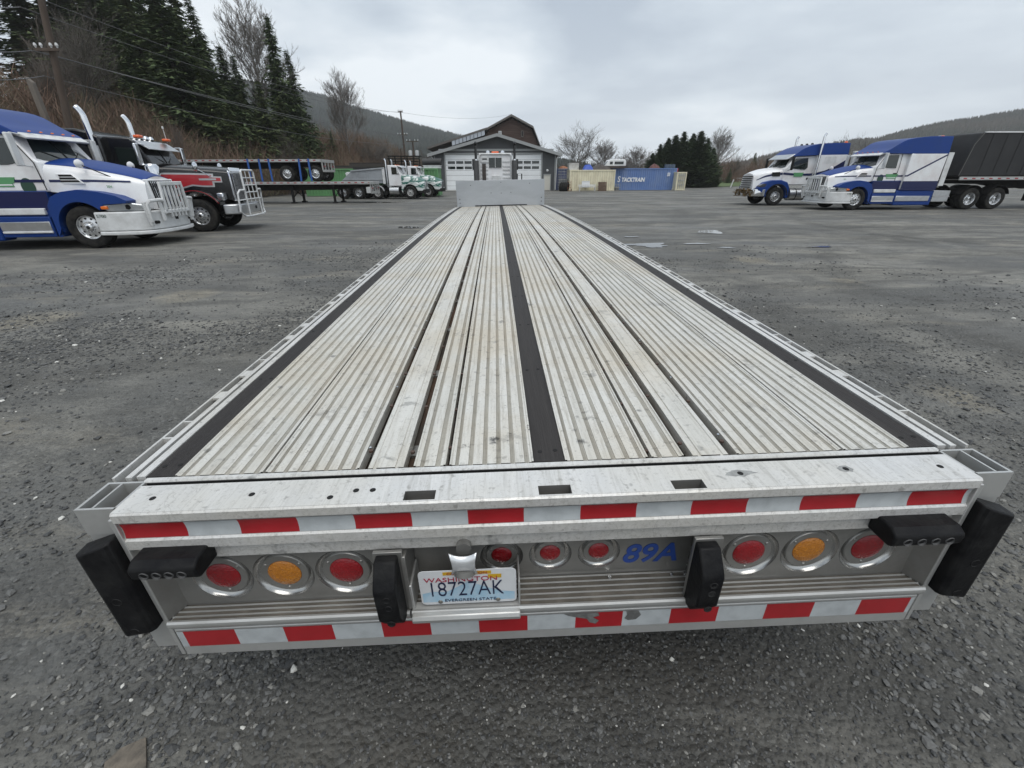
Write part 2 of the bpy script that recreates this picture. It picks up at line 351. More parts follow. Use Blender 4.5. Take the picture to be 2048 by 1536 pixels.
    v3 = N.new('ShaderNodeTexVoronoi'); v3.inputs['Scale'].default_value = 15; L.new(tc.outputs['Object'], v3.inputs['Vector'])
    h3 = N.new('ShaderNodeSeparateColor'); L.new(v3.outputs['Color'], h3.inputs[0])
    c = mix(mul(rng(h3.outputs[0], .1, 1, 0, .30), gm_), c, (0.085, 0.085, 0.082))
    c = mix(rng(noise(7, 6, .7), .55, .75, 0, .5), c, (0.104, 0.099, 0.090))
    c = mix(rng(noise(2.6, 10, .78, (.45, 1, 1, RAD(-10))), .47, .60, 0, .62), c, (0.091, 0.089, 0.082))
    c = mix(rng(noise(1.1, 10, .75, (.25, 1, 1, RAD(-16)), .6), .54, .66, 0, .55), c, (0.317, 0.305, 0.275))
    c = mix(mul(rng(noise(34, 6, .75), .50, .68, 0, .75), gm_), c, (0.055, 0.055, 0.052))
    c = mix(mul(rng(noise(75, 4, .7), .60, .72, 0, .6), gm_), c, (0.403, 0.390, 0.366))
    gv = N.new('ShaderNodeVectorMath'); gv.operation = 'MULTIPLY'; L.new(c, gv.inputs[0]); gv.inputs[1].default_value = (.80, .80, .785); c = gv.outputs[0]
    L.new(c, b.inputs['Base Color'])
    wet = noise(0.5, 4, .55, (0.35, 1, 1, .1))
    L.new(rng(wet, .42, .66, .88, .50), b.inputs['Roughness'])
    v2 = N.new('ShaderNodeTexVoronoi'); v2.inputs['Scale'].default_value = 38; L.new(tc.outputs['Object'], v2.inputs['Vector'])
    hgt = N.new('ShaderNodeMath'); hgt.operation = 'MULTIPLY_ADD'; L.new(v.outputs['Distance'], hgt.inputs[0]); hgt.inputs[1].default_value = -0.8; L.new(noise(26, 8, .7), hgt.inputs[2])
    h2 = N.new('ShaderNodeMath'); h2.operation = 'MULTIPLY_ADD'; L.new(v2.outputs['Distance'], h2.inputs[0]); h2.inputs[1].default_value = -0.6; L.new(hgt.outputs[0], h2.inputs[2])
    bp = N.new('ShaderNodeBump'); bp.inputs['Strength'].default_value = 1.0; bp.inputs['Distance'].default_value = 0.017; L.new(h2.outputs[0], bp.inputs['Height']); L.new(bp.outputs[0], b.inputs['Normal'])
    return m
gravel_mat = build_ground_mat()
def lines(lo, hi, c, fine, half, grow=1.13):
    a = list(np.arange(c-half, c+half+1e-6, fine)); s = fine; p = a[-1]
    while p < hi: s *= grow; p += s; a.append(min(p, hi))
    s = fine; p = a[0]
    while p > lo: s *= grow; p -= s; a.insert(0, max(p, lo))
    return np.unique(np.array(a))
gx = lines(-1100, 1100, 0, .10, 7); gy = lines(-150, 1180, 3, .10, 7)
GX, GY = np.meshgrid(gx, gy, indexing='ij'); GZ = ground_h(GX, GY)
nx, ny = len(gx), len(gy); idx = np.arange(nx*ny).reshape(nx, ny)
gf = np.stack([idx[:-1, :-1], idx[1:, :-1], idx[1:, 1:], idx[:-1, 1:]], -1).reshape(-1, 4)
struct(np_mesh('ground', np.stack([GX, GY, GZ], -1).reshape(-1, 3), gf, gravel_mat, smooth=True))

# loose stones: too many to count
def build_gravel():
    r = np.random.default_rng(11)
    t = (1+5**.5)/2
    iv = np.array([(-1, t, 0), (1, t, 0), (-1, -t, 0), (1, -t, 0), (0, -1, t), (0, 1, t), (0, -1, -t), (0, 1, -t), (t, 0, -1), (t, 0, 1), (-t, 0, -1), (-t, 0, 1)], float); iv /= np.linalg.norm(iv[0])
    it = np.array([(0, 11, 5), (0, 5, 1), (0, 1, 7), (0, 7, 10), (0, 10, 11), (1, 5, 9), (5, 11, 4), (11, 10, 2), (10, 7, 6), (7, 1, 8), (3, 9, 4), (3, 4, 2), (3, 2, 6), (3, 6, 8), (3, 8, 9), (4, 9, 5), (2, 4, 11), (6, 2, 10), (8, 6, 7), (9, 8, 1)])
    n = 95000
    # distance-weighted scatter round the viewpoint, out to ~14 m
    ang = r.uniform(-1.75, 1.75, n*4); d = 0.25+15*r.beta(1.3, 2.7, n*4)
    x = CAM[0]+d*np.sin(ang); y = CAM[1]+d*np.cos(ang)
    band = np.sin(x*1.3+.5*y+1)+np.sin(.6*x-1.1*y+2.2)+0.8*np.sin(2.3*y+.4*x)+.6*np.sin(3.1*x-1.7*y)
    keep = r.uniform(size=len(x)) < np.clip(.42+.36*band, .06, 1)*np.where((x > 2.2) & (d > 4.5), .35, 1)
    keep &= ~((np.abs(x) < 1.1) & (y > 1.5))
    keep &= ~((np.abs(x-.15) < 1.0+.25*np.sin(3*y)) & (y < .6) & (r.uniform(size=len(x)) < .30))
    x, y, d = x[keep][:n], y[keep][:n], d[keep][:n]; n = len(x)
    s = (0.0034+0.0165*r.beta(.9, 4.6, n))*(1+0.085*d)*np.where((np.abs(x-.15) < 1.1) & (y < .6), .55, 1); s *= np.where(r.uniform(size=n) < .012, 1.5, 1)
    V = np.repeat(iv[None], n, 0)*(1+r.normal(0, .17, (n, 12, 1)))
    V *= np.stack([r.uniform(.7, 1.5, n), r.uniform(.7, 1.2, n), r.uniform(.35, .8, n)], -1)[:, None, :]
    a = r.uniform(0, 6.28, n); c_, s_ = np.cos(a), np.sin(a)
    X = V[..., 0]*c_[:, None]-V[..., 1]*s_[:, None]; Y = V[..., 0]*s_[:, None]+V[..., 1]*c_[:, None]; Z = V[..., 2]+X*r.normal(0, .2, (n, 1))
    P = np.stack([X, Y, Z], -1)*s[:, None, None]
    P[..., 0] += x[:, None]; P[..., 1] += y[:, None]; P[..., 2] += (ground_h(x, y)+s*.22)[:, None]
    T = (it[None]+np.arange(n)[:, None, None]*12).reshape(-1, 3)
    u = r.uniform(size=n); k = np.where(u < .44, 0, np.where(u < .90, 1, np.where(u < .994, 2, 3)))
    ms = [mat('stone_dark', (0.050, 0.051, 0.051), .62, grain=.25, dirt_scale=9), mat('stone_grey', (0.112, 0.112, 0.108), .68, grain=.25, dirt_scale=9),
          mat('stone_light', (0.21, 0.205, 0.188), .72, grain=.2, dirt_scale=9), mat('stone_pale', (0.58, 0.57, 0.53), .6)]
    stuff(np_mesh('gravel', P.reshape(-1, 3), T, ms, mi=np.repeat(k, 20)))
build_gravel()
# puddles
water_m = mat('puddle_water', (0.05, 0.048, 0.04), 0.03, 0, spec=1.0)
mud_m = mat('muddy_water', (0.20, 0.175, 0.13), 0.10, 0, spec=0.6)
def puddle(u, v, rx, ry, m, seed):
    p = on_ground(u, v); r = random.Random(seed); b = MB(); n = 40
    ph = [r.uniform(0, 6.28) for _ in range(5)]
    pts = []
    for i in range(n):
        a = 2*math.pi*i/n; k = 1+.22*math.sin(2*a+ph[0])+.16*math.sin(3*a+ph[1])+.12*math.sin(5*a+ph[2])+.07*math.sin(9*a+ph[3])
        pts.append((p[0]+rx*k*math.cos(a), p[1]+ry*k*math.sin(a), float(ground_h(p[0], p[1]))+.014))
    b.add(pts, [tuple(range(n))]); o = b.build('puddle', m, smooth=0, fix=False); struct(o)
for i, (u, v, rx, ry, k) in enumerate([(1420, 464, .45, .42, 0), (1290, 490, .50, .28, 0), (1310, 494, .30, .2, 0), (1392, 489, .28, .14, 0), (1262, 474, .18, .12, 0), (1453, 497, .2, .1, 0), (1640, 493, .4, .1, 0),
                                      (752, 405, .9, .35, 0), (790, 404, .7, .3, 0), (815, 455, .35, .3, 0)]):
    puddle(u, v, rx, ry, mud_m if k else water_m, i)
# torn board lying on the gravel
def scrap():
    c = [on_ground(u, v) for u, v in ((190, 1545), (196, 1508), (232, 1478), (281, 1457), (281, 1545))]
    pts = [(p[0], p[1]) for p in c]+[(on_ground(240, 1580)[0], on_ground(240, 1580)[1])]
    z0 = float(ground_h(pts[0][0], pts[0][1]))+.006
    ctr = (sum(p[0] for p in pts)/6, sum(p[1] for p in pts)/6)
    b = MB(); b.prism([(p[0]-ctr[0], p[1]-ctr[1]) for p in pts], 'z', 0, .009)
    o = b.build('board_scrap', mat('damp_cardboard', (0.17, 0.145, 0.115), .85, 0, (0.05, 0.045, 0.04), .9, 22, bump=.3), smooth=0, bevel=.002)
    o.location = (ctr[0], ctr[1], z0); tag(o, 'torn brown scrap of board lying on the gravel', 'board')
scrap()
# ------------------------------------------------------------------ the step-deck trailer
H, TAU, LEN = 0.92, -0.0188, 12.68
deck_alu = None
def build_deck_mat():
    def mk(name, c0, c1, c2, rough):
        m = bpy.data.materials.new(name); m.use_nodes = True; nt = m.node_tree; N = nt.nodes; L = nt.links; b = N['Principled BSDF']
        tc = N.new('ShaderNodeTexCoord'); mp = N.new('ShaderNodeMapping'); mp.inputs['Scale'].default_value = (9, .55, 9); L.new(tc.outputs['Object'], mp.inputs[0])
        def noise(s, v, det=7, ro=.65):
            n = N.new('ShaderNodeTexNoise'); n.inputs['Scale'].default_value = s; n.inputs['Detail'].default_value = det; n.inputs['Roughness'].default_value = ro; L.new(v, n.inputs['Vector']); return n.outputs['Fac']
        def rng(f, a, b_, c=0, d=1):
            r = N.new('ShaderNodeMapRange'); r.inputs['From Min'].default_value = a; r.inputs['From Max'].default_value = b_; r.inputs['To Min'].default_value = c; r.inputs['To Max'].default_value = d; L.new(f, r.inputs[0]); return r.outputs[0]
        def mix(f, a, b_):
            x = N.new('ShaderNodeMix'); x.data_type = 'RGBA'; L.new(f, x.inputs[0])
            for i, q in ((6, a), (7, b_)):
                if isinstance(q, tuple): x.inputs[i].default_value = q+(1,)
                else: L.new(q, x.inputs[i])
            return x.outputs[2]
        c = mix(rng(noise(2.2, mp.outputs[0]), .38, .68), c0, c1)
        c = mix(rng(noise(1.3, tc.outputs['Object'], 5), .42, .66, 0, .75), c, c2)                         # sandy film
        c = mix(rng(noise(5.5, tc.outputs['Object'], 9, .72), .60, .74, 0, .65), c, (0.12, 0.115, 0.11))  # scuffs
        c = mix(rng(noise(42, tc.outputs['Object'], 3, .6), .60, .72, 0, .5), c, (0.17, 0.16, 0.145))     # speckle
        c = mix(rng(noise(9, mp.outputs[0], 6, .7), .50, .70, 0, .5), c, tuple(k*.55 for k in c2))                 # long grimy streaks
        c = mix(rng(noise(120, tc.outputs['Object'], 4, .7), .54, .72, 0, .40), c, (0.30, 0.28, 0.25))       # fine grit
        vo = N.new('ShaderNodeTexVoronoi'); vo.feature = 'DISTANCE_TO_EDGE'; vo.inputs['Scale'].default_value = 11; vw = N.new('ShaderNodeVectorMath'); vw.operation = 'ADD'
        nw = N.new('ShaderNodeTexNoise'); nw.inputs['Scale'].default_value = 6; nw.inputs['Detail'].default_value = 4; L.new(tc.outputs['Object'], nw.inputs['Vector']); vs_ = N.new('ShaderNodeVectorMath'); vs_.operation = 'SCALE'; vs_.inputs['Scale'].default_value = .25; L.new(nw.outputs['Color'], vs_.inputs[0])
        L.new(tc.outputs['Object'], vw.inputs[0]); L.new(vs_.outputs[0], vw.inputs[1]); L.new(vw.outputs[0], vo.inputs['Vector'])
        mk_ = N.new('ShaderNodeMath'); mk_.operation = 'MULTIPLY'; L.new(rng(vo.outputs['Distance'], .016, .004, 0, .30), mk_.inputs[0]); L.new(rng(noise(3.3, tc.outputs['Object'], 3), .50, .60), mk_.inputs[1])
        c = mix(mk_.outputs[0], c, (0.20, 0.19, 0.175))                                                           # fine scratches
        gy_ = N.new('ShaderNodeTexNoise'); gy_.inputs['Scale'].default_value = 13; gy_.inputs['Detail'].default_value = 3; L.new(tc.outputs['Object'], gy_.inputs['Vector'])
        c = mix(rng(gy_.outputs['Fac'], .68, .76, 0, .7), c, (0.07, 0.07, 0.072))                           # tar spots
        for (sx, sy, sr) in ((-.10, .30, .05), (-.16, .29, .05), (-.27, .26, .04), (-.05, .33, .04), (.16, .40, .07), (-.48, .55, .09), (-.33, 1.3, .12), (.25, .75, .10), (.47, .52, .07)):
            d = N.new('ShaderNodeVectorMath'); d.operation = 'DISTANCE'; L.new(tc.outputs['Object'], d.inputs[0]); d.inputs[1].default_value = (sx, sy, .93)
            q = N.new('ShaderNodeMath'); q.operation = 'MULTIPLY_ADD'; L.new(noise(34, tc.outputs['Object'], 4), q.inputs[0]); q.inputs[1].default_value = sr*3.2; L.new(d.outputs['Value'], q.inputs[2])
            c = mix(rng(q.outputs[0], sr*1.85, sr*1.55, 0, .85 if sr < .06 else .4), c, (0.06, 0.058, 0.056))
        L.new(c, b.inputs['Base Color']); b.inputs['Metallic'].default_value = .40
        L.new(rng(noise(3, tc.outputs['Object'], 5), .3, .7, rough-.12, rough+.15), b.inputs['Roughness'])
        bp = N.new('ShaderNodeBump'); bp.inputs['Strength'].default_value = .12; bp.inputs['Distance'].default_value = .01; L.new(noise(60, tc.outputs['Object'], 6), bp.inputs['Height']); L.new(bp.outputs[0], b.inputs['Normal'])
        return m
    return mk('deck_aluminium', (0.71, 0.69, 0.64), (0.58, 0.56, 0.505), (0.58, 0.51, 0.395), .38), mk('deck_groove_dirt', (0.55, 0.53, 0.475), (0.45, 0.43, 0.38), (0.48, 0.42, 0.33), .6), mk('rear_beam_aluminium', (0.72, 0.71, 0.69), (0.60, 0.595, 0.58), (0.62, 0.59, 0.52), .38)
deck_alu, deck_dirt, beam_alu = build_deck_mat()
wood_m = mat('dark_hardwood', (0.026, 0.023, 0.022), .65, 0, (0.055, 0.051, 0.049), .7, 3, stretch=(14, .5, 4), bump=.25, bump_scale=18, rvar=.1, spec=.25)
tape_red = mat('reflective_tape_red', (0.34, 0.012, 0.018), .35, 0, (0.24, 0.01, 0.012), .6, 12, coat=.2)
tape_white = mat('reflective_tape_white', (0.50, 0.53, 0.54), .32, 0.15, (0.34, 0.36, 0.37), .7, 16, coat=.4)
def camber(y): t = y/LEN; return .085*4*t*(1-t)*.75
YS = list(np.linspace(.152, LEN-.01, 30))
trailer = thing('flatbed_trailer', 'long silver aluminium step deck trailer with ribbed deck and red and white rear tape', 'trailer')
trailer.location = (-math.sin(TAU)*H, 0, H-math.cos(TAU)*H); trailer.rotation_euler = (0, TAU, 0)
def extrude_y(profile, name, mats, mids=None, ys=YS, smooth=20):
    """profile: list of (x, dz) left->right, open strip swept along the deck, with side skirts"""
    n = len(profile); vs = [(x, y, H+camber(y)+z) for y in ys for x, z in profile]; fs = []; ms = []
    for i in range(len(ys)-1):
        for j in range(n-1):
            fs.append((i*n+j, i*n+j+1, (i+1)*n+j+1, (i+1)*n+j)); ms.append(mids[j] if mids else 0)
    b = MB(); b.v = vs; b.f = fs; b.m = ms
    return b.build(name, mats, trailer, smooth, fix=False)
def plank(x0, x1):
    w = x1-x0; nb = max(2, round(w/.043)); p = w/nb; pr = [(x0+.001, -.035), (x0+.001, .003), (x0+.006, .003), (x0+.008, 0)]; ms = [0, 0, 0]
    for k in range(nb):
        a = x0+k*p; g0 = a+p*.33; g1 = a+p*.67; d = -.0035
        if k == 0: g0 += .003
        seq = [(g0, 0, 0), (g0+.001, d, 1)]
        wv = (g1-g0-.002)/7
        for q in range(7):
            seq.append((g0+.001+wv*(q+1), d+(.0022 if q % 2 == 0 and q < 6 else 0), 1))
        seq += [(g1, 0, 1)]
        for x, z, mm in seq: pr.append((x, z)); ms.append(mm)
        ms[-len(seq)] = 0
    pr += [(x1-.008, 0), (x1-.006, .003), (x1-.001, .003), (x1-.001, -.035)]; ms += [0, 0, 0, 0]
    return extrude_y(pr, 'deck_plank', [deck_alu, deck_dirt], ms)
SLITS = (-.857, -.309, .307, .905)
for a, b_ in ((-1.12, -.860), (-.854, -.573), (-.412, -.314), (-.304, -.047), (.047, .302), (.312, .413), (.575, .902), (.908, 1.115)): plank(a, b_)
for a, b_ in ((-.548, -.442), (.441, .550)):
    extrude_y([(a, -.035), (a, 0), (a+.014, 0), (a+.016, -.003), (a+.024, -.003), (a+.026, .001), (b_-.026, .001), (b_-.024, -.003), (b_-.016, -.003), (b_-.014, 0), (b_, 0), (b_, -.035)], 'deck_plank', [deck_alu])
# floor of the gaps, crossmembers, main beams
b = MB()
for i in range(21):
    y = .3+i*.61; z = H+camber(y); b.box(-1.2, 1.2, y-.03, y+.03, z-.13, z-.045)
b.build('crossmember_frame', alu_grey, trailer)
for s in (-1, 1):
    b = MB(); b.rings([[(s*.48-.07, y, H+camber(y)-.36), (s*.48+.07, y, H+camber(y)-.36), (s*.48+.07, y, H+camber(y)-.06), (s*.48-.07, y, H+camber(y)-.06)] for y in np.linspace(.14, LEN, 12)]); b.build('main_beam', alu_grey, trailer)
b = MB(); b.rings([[(-.9, y, H+camber(y)-.075), (.93, y, H+camber(y)-.075), (.93, y, H+camber(y)-.055), (-.9, y, H+camber(y)-.055)] for y in np.linspace(.16, LEN-.02, 20)]); b.build('subfloor', mat('rusty_subfloor', (0.055, 0.045, 0.036), .85, 0, (0.16, 0.07, 0.03), .8, 4, stretch=(1, .4, 1)), trailer)
# dark hardwood boards let into the deck
r_ = random.Random(4)
for x0, x1 in ((-1.205, -1.121), (-.046, .046), (1.116, 1.2)):
    ys = [.152, 3.4+r_.uniform(-.3, .3), 6.6+r_.uniform(-.3, .3), 9.8+r_.uniform(-.3, .3), LEN-.01]
    for a, c in zip(ys[:-1], ys[1:]):
        yy = list(np.linspace(a+.001, c-.001, 9))
        extrude_y([(x0, -.03), (x0, -.001), (x1, -.001), (x1, -.03)], 'nailer_board', [wood_m], ys=yy)
def disc_rows(name, spots, r, m, parent=trailer, h=.0025, n=10):
    b = MB()
    for x, y, z in spots: b.lathe([(0.0004, h), (r*.92, h), (r, 0)], (x, y, z), 'z', n)
    return stuff(b.build(name, m, parent, 30, fix=False))
sp = []
for xc, dx in ((-1.163, .022), (0, .024), (1.158, .022)):
    for i in range(21):
        for s in (-1, 1): y = .205+i*.61+ (.0 if s < 0 else .004); sp.append((xc+s*dx, y, H+camber(y)-.001))
disc_rows('board_bolts', sp, .0075, dark, h=.001)
sp = []
for x in SLITS+(-.561, -.428, .427, .563):
    for i in range(42):
        y = .22+i*.30+r_.uniform(-.03, .03); sp.append((x+r_.uniform(-.003, .003), y, H+camber(y)-.006))
disc_rows('deck_screws', sp, .0075, mat('rusty_screw', (0.10, 0.065, 0.05), .5, .5), h=.006)
bright = [(x, .26+i*.43, H+camber(.26+i*.43)-.004) for x in (-.568, .568) for i in range(26)]
disc_rows('bright_screws', bright, .0045, chrome, h=.006)
# side rails: deck edge, inner rail, outer rub rail, pockets between
def bar_y(x0, x1, z0, z1, name, m=beam_alu, y0=.152, y1=LEN):
    b = MB(); b.rings([[(x0, y, H+camber(y)+z0), (x1, y, H+camber(y)+z0), (x1, y, H+camber(y)+z1), (x0, y, H+camber(y)+z1)] for y in np.linspace(y0, y1, 28)]); return b.build(name, m, trailer, 20)
for s in (-1, 1):
    bar_y(s*1.232, s*1.2065, -.10, .002, 'side_rail'); bar_y(s*1.266, s*1.247, -.09, .0, 'inner_rail'); bar_y(s*1.305, s*1.297, -.085, .0, 'rub_rail')
    bar_y(s*1.297, s*1.232, -.11, -.10, 'rail_web', undercar)  # web coloured black to paint the shade of the recess between the rails
    y = .42; k = 0
    while y < LEN-.2:
        z = H+camber(y)
        if k % 3 == 0:
            for dy in (-.055, .055):
                b = MB(); b.box(s*1.30, s*1.262, y+dy-.004, y+dy+.004, z-.08, z-.001); b.build('stake_pocket', beam_alu, trailer)
        else:
            b = MB(); b.cyl((s*1.2815, y, z-.08), (s*1.2815, y, z-.004), .0165, 12); b.box(s*1.298, s*1.266, y-.03, y+.03, z-.012, z-.002); b.build('rail_spool', beam_alu, trailer)
        y += .205 if k % 3 != 0 else .26; k += 1
# rear: end bar, top plate with slots, beam with concave tape band
b = MB(); b.prism([(.132, H-.05), (.132, H-.002), (.135, H+.003), (.148, H+.003), (.152, H-.001), (.152, H-.05)], 'x', -1.198, 1.193); b.build('deck_end_bar', beam_alu, trailer)
b = MB(); b.box(-1.19, 1.19, .1295, .1317, H-.05, H-.0035); b.build('gap_shade_strip', dark, trailer)  # dark strip on the bar's rear face, painting the shade of the gap
PW = 1.192
xs = [-PW, -.416, -.330, -.045, .046, .330, .420, PW]; ysl = [0, .005, .043, .114]
b = MB()
for i in range(7):
    for j in range(3):
        if i in (1, 3, 5) and j == 1: continue
        x0, x1, y0, y1 = xs[i], xs[i+1], ysl[j], ysl[j+1]; b.add([(x0, y0, H), (x1, y0, H), (x1, y1, H), (x0, y1, H)], [(0, 1, 2, 3)])
b.build('rear_top_plate', beam_alu, trailer, 0, fix=False)
b = MB(); b.box(-PW, PW, .115, .1315, H-.09, H-.014); b.build('gap_shade_fill', dark, trailer)  # black filler standing in for the shade down inside the gap
for i in (1, 3, 5):
    b = MB(); x0, x1, y0, y1, zb = xs[i], xs[i+1], .005, .043, H-.045
    b.add([(x0, y0, H), (x1, y0, H), (x1, y1, H), (x0, y1, H), (x0, y0, zb), (x1, y0, zb), (x1, y1, zb), (x0, y1, zb)], [(0, 4, 5, 1), (1, 5, 6, 2), (2, 6, 7, 3), (3, 7, 4, 0), (4, 7, 6, 5)]); b.build('slot_pocket', alu_grey, trailer, 0, fix=False)
disc_rows('plate_holes', [(x, y, H+.0005) for x, y in ((-1.119, .056), (-.846, .056), (-.556, .055), (-.509, .054), (.541, .062), (.851, .063), (1.125, .057), (-.62, .03))], .0085, dark, h=.0006, n=14)
lip = [(0, H-.0005), (-.005, H-.006), (-.005, .889), (.003, .8835)]
band = [(.003, .8835), (.0065, .872), (.0082, .858), (.0075, .842), (.004, .825)]
low = [(.004, .825), (-.001, .819), (-.001, .788), (.006, .781), (.020, .774), (.020, .729), (.06, .729)]
prof = lip+band[1:]+low[1:]
b = MB(); b.rings([[(x, y, z) for y, z in prof+[(.09, .74)]] for x in (-PW, PW)], False, False); b.build('rear_beam', beam_alu, trailer, 25)
RED = [(-1.1915+.3132*i*(2.3667/2.1924)*.9265, 0) for i in range(8)]
def tape(name_pts, x0, x1, off, m, name):
    b = MB(); n = len(name_pts); vs = []
    for x in (x0, x1):
        for (y, z) in name_pts: vs.append((x, y-off, z))
    b.add(vs, [(i, i+1, n+i+1, n+i) for i in range(n-1)]); return b.build(name, m, trailer, 40, fix=False)
tp = [(y, z) for y, z in catmull([(.0045, .8785), (.0065, .872), (.0082, .858), (.0075, .842), (.0045, .828)], 9)]
TX = [(-1.1885, -1.0175), (-.873, -.713), (-.5575, -.4), (-.244, -.0875), (.0715, .230), (.386, .545), (.70, .8635), (1.013, 1.174)]
for i, (x0, x1) in enumerate(TX):
    tape(tp, x0, x1, .0016, tape_red, 'red_tape')
    nx1 = TX[i+1][0] if i < 7 else 1.186
    tape(tp, x1, nx1, .0016, tape_white, 'white_tape')
# lower beam with tread ledge
def ledge(x0, x1, yb, nrib, name):
    pr = [(yb, .488)]
    for k in range(nrib):
        y = yb-.012-k*(yb-.006)/nrib; pr += [(y+.003, .488), (y+.0015, .4925), (y-.0015, .4925), (y-.003, .488)]
    pr += [(-.002, .489), (-.006, .497), (-.013, .4985), (-.018, .493), (-.019, .484), (-.016, .474), (-.008, .462), (-.004, .455), (-.004, .332), (.004, .326), (.05, .326), (yb, .36)]
    b = MB(); b.rings([[(x, y, z) for y, z in pr] for x in (x0, x1)]); o = b.build(name, alu, trailer, 30)
    q = MB(); q.box(x0+.004, x1-.004, .0, yb-.002, .4865, .4895); q.build('ledge_grime', mat('tread_grime', (.10, .09, .075), .75, .1, (.21, .19, .16), .8, 9), o); return o  # thin sheet between the tread ribs, darker than the ribs
ledge(-1.187, -.446, .056, 3, 'step_ledge'); ledge(-.440, .468, .108, 5, 'step_ledge'); ledge(.474, 1.187, .056, 3, 'step_ledge')
b = MB(); b.box(-1.187, 1.187, -.0055, .03, .331, .453); b.build('lower_beam', alu, trailer, 20, .003)
LX = [(-1.1625, -1.003), (-.852, -.699), (-.545, -.391), (-.237, -.081), (.0735, .2255), (.381, .5365), (.693, .850), (1.003, 1.168)]
for i, (x0, x1) in enumerate(LX):
    if i == 4: x1 = x1-.0
    tape([(-.0055, .445), (-.0055, .374)], x0, x1, .0016, tape_red, 'red_tape')
    nx1 = LX[i+1][0] if i < 7 else 1.18
    tape([(-.0055, .445), (-.0055, .374)], x1, nx1, .0016, tape_white, 'white_tape')
tape([(-.0055, .445), (-.0055, .374)], -1.182, LX[0][0], .0016, tape_white, 'white_tape')
# worn-through patches in the lower tape
def scuff(pts):
    b = MB(); b.add([(x, -.0086, z) for x, z in pts], [tuple(range(len(pts)))]); b.build('tape_tear', mat('scuffed_metal', (0.14, 0.14, 0.135), .6, .4, (0.28, 0.28, 0.27), .8, 40), trailer, 0, fix=False)
scuff([(.035, .446), (.10, .447), (.145, .446), (.15, .43), (.13, .424), (.15, .408), (.14, .392), (.12, .400), (.11, .418), (.075, .428), (.05, .436)])
scuff([(.235, .446), (.275, .446), (.285, .425), (.27, .405), (.245, .402), (.232, .412), (.24, .43)])
# light panels with dished holes
def holed_panel(name, x0, x1, z0, z1, y, lights, ro, depth):
    b = MB(); cuts = [x0]+[(lights[i][0]+lights[i+1][0])/2 for i in range(len(lights)-1)]+[x1]; n = 48
    for i, (cx, cz) in enumerate(lights):
        a0, a1 = cuts[i], cuts[i+1]; circ = []; rect = []
        for k in range(n):
            a = 2*math.pi*k/n; dx, dz = math.cos(a), math.sin(a); circ.append((cx+ro*dx, y, cz+ro*dz))
            t = min((a1-cx)/dx if dx > 1e-9 else ((a0-cx)/dx if dx < -1e-9 else 1e9), (z1-cz)/dz if dz > 1e-9 else ((z0-cz)/dz if dz < -1e-9 else 1e9)); rect.append([cx+t*dx, y, cz+t*dz])
        for ca in ((a0, z0), (a0, z1), (a1, z0), (a1, z1)):
            k = min(range(n), key=lambda q: (rect[q][0]-ca[0])**2+(rect[q][2]-ca[1])**2); rect[k] = [ca[0], y, ca[1]]
        b.rings([rect, circ], True, False)
        rr = []
        for f, d in ((1, 0), (.985, .004), (.95, .010), (.90, .0145), (.86, .016), (.5, .016)):
            rr.append([(cx+ro*f*math.cos(2*math.pi*k/n), y+depth*d/.016, cz+ro*f*math.sin(2*math.pi*k/n)) for k in range(n)])
        b.rings(rr, True, False, 1)
    return b.build(name, [alu_grey, mat('dished_metal', (.46, .455, .44), .24, .85, (.3, .29, .27), .5, 20)], trailer, 50, fix=False)
def lamp(cx, cz, y, rl, rb, m):
    b = MB(); b.lathe([(rl, -.001), (rl, -.004), (rb*.97, -.0045), (rb, -.002), (rb, .004)], (cx, y, cz), 'y', 40)
    for a in (35, 145, 270): b.lathe([(.0003, -.0075), (.0045, -.0065), (.006, -.0042)], (cx+math.cos(RAD(a))*(rl+rb)/2, y, cz+math.sin(RAD(a))*(rl+rb)/2), 'y', 10)
    o = b.build('tail_lamp', alu_grey, trailer, 35, fix=False)
    q = MB(); q.lathe([(.0004, -.0125), (rl*.5, -.012), (rl*.85, -.0095), (rl*.985, -.005), (rl*.985, .0)], (cx, y, cz), 'y', 40); q.build('lens', m, o, 40, fix=False)
zs = .608
PL = [(-1.021, zs), (-.833, zs), (-.642, zs)]; PR = [(.631, zs), (.825, zs), (1.017, zs)]
holed_panel('light_panel', -1.192, -.452, .488, .725, .052, PL, .093, .014); holed_panel('light_panel', .480, 1.192, .488, .725, .052, PR, .093, .014)
PCN = [(-.157, .590), (.002, .590), (.162, .590)]
holed_panel('light_panel', -.436, .464, .486, .725, .102, PCN, .070, .014)
for P_ in (PL, PR):
    for i, (x, z) in enumerate(P_): lamp(x, z, .062, .0515, .073, amber_lens if i == 1 else red_lens)
for x, z in PCN: lamp(x, z, .112, .034, .050, red_lens)
decal_blue = mat('blue_decal', (0.018, 0.058, 0.26), .45, 0, (0.05, 0.09, .3), .5, 30)
text('fleet_number', '89A', .110, (.238, .1005, .541), (1, 0, 0), (0, 0, 1), decal_blue, trailer, .0006, 1.0, .22, bold=.0025)
b = MB()
for x in (.20, .41, .455): b.lathe([(.0003, .008), (.006, .007), (.008, .0)], (x, .085, .489), 'z', 10)
b.build('ledge_bolt', chrome, trailer, 30, fix=False)
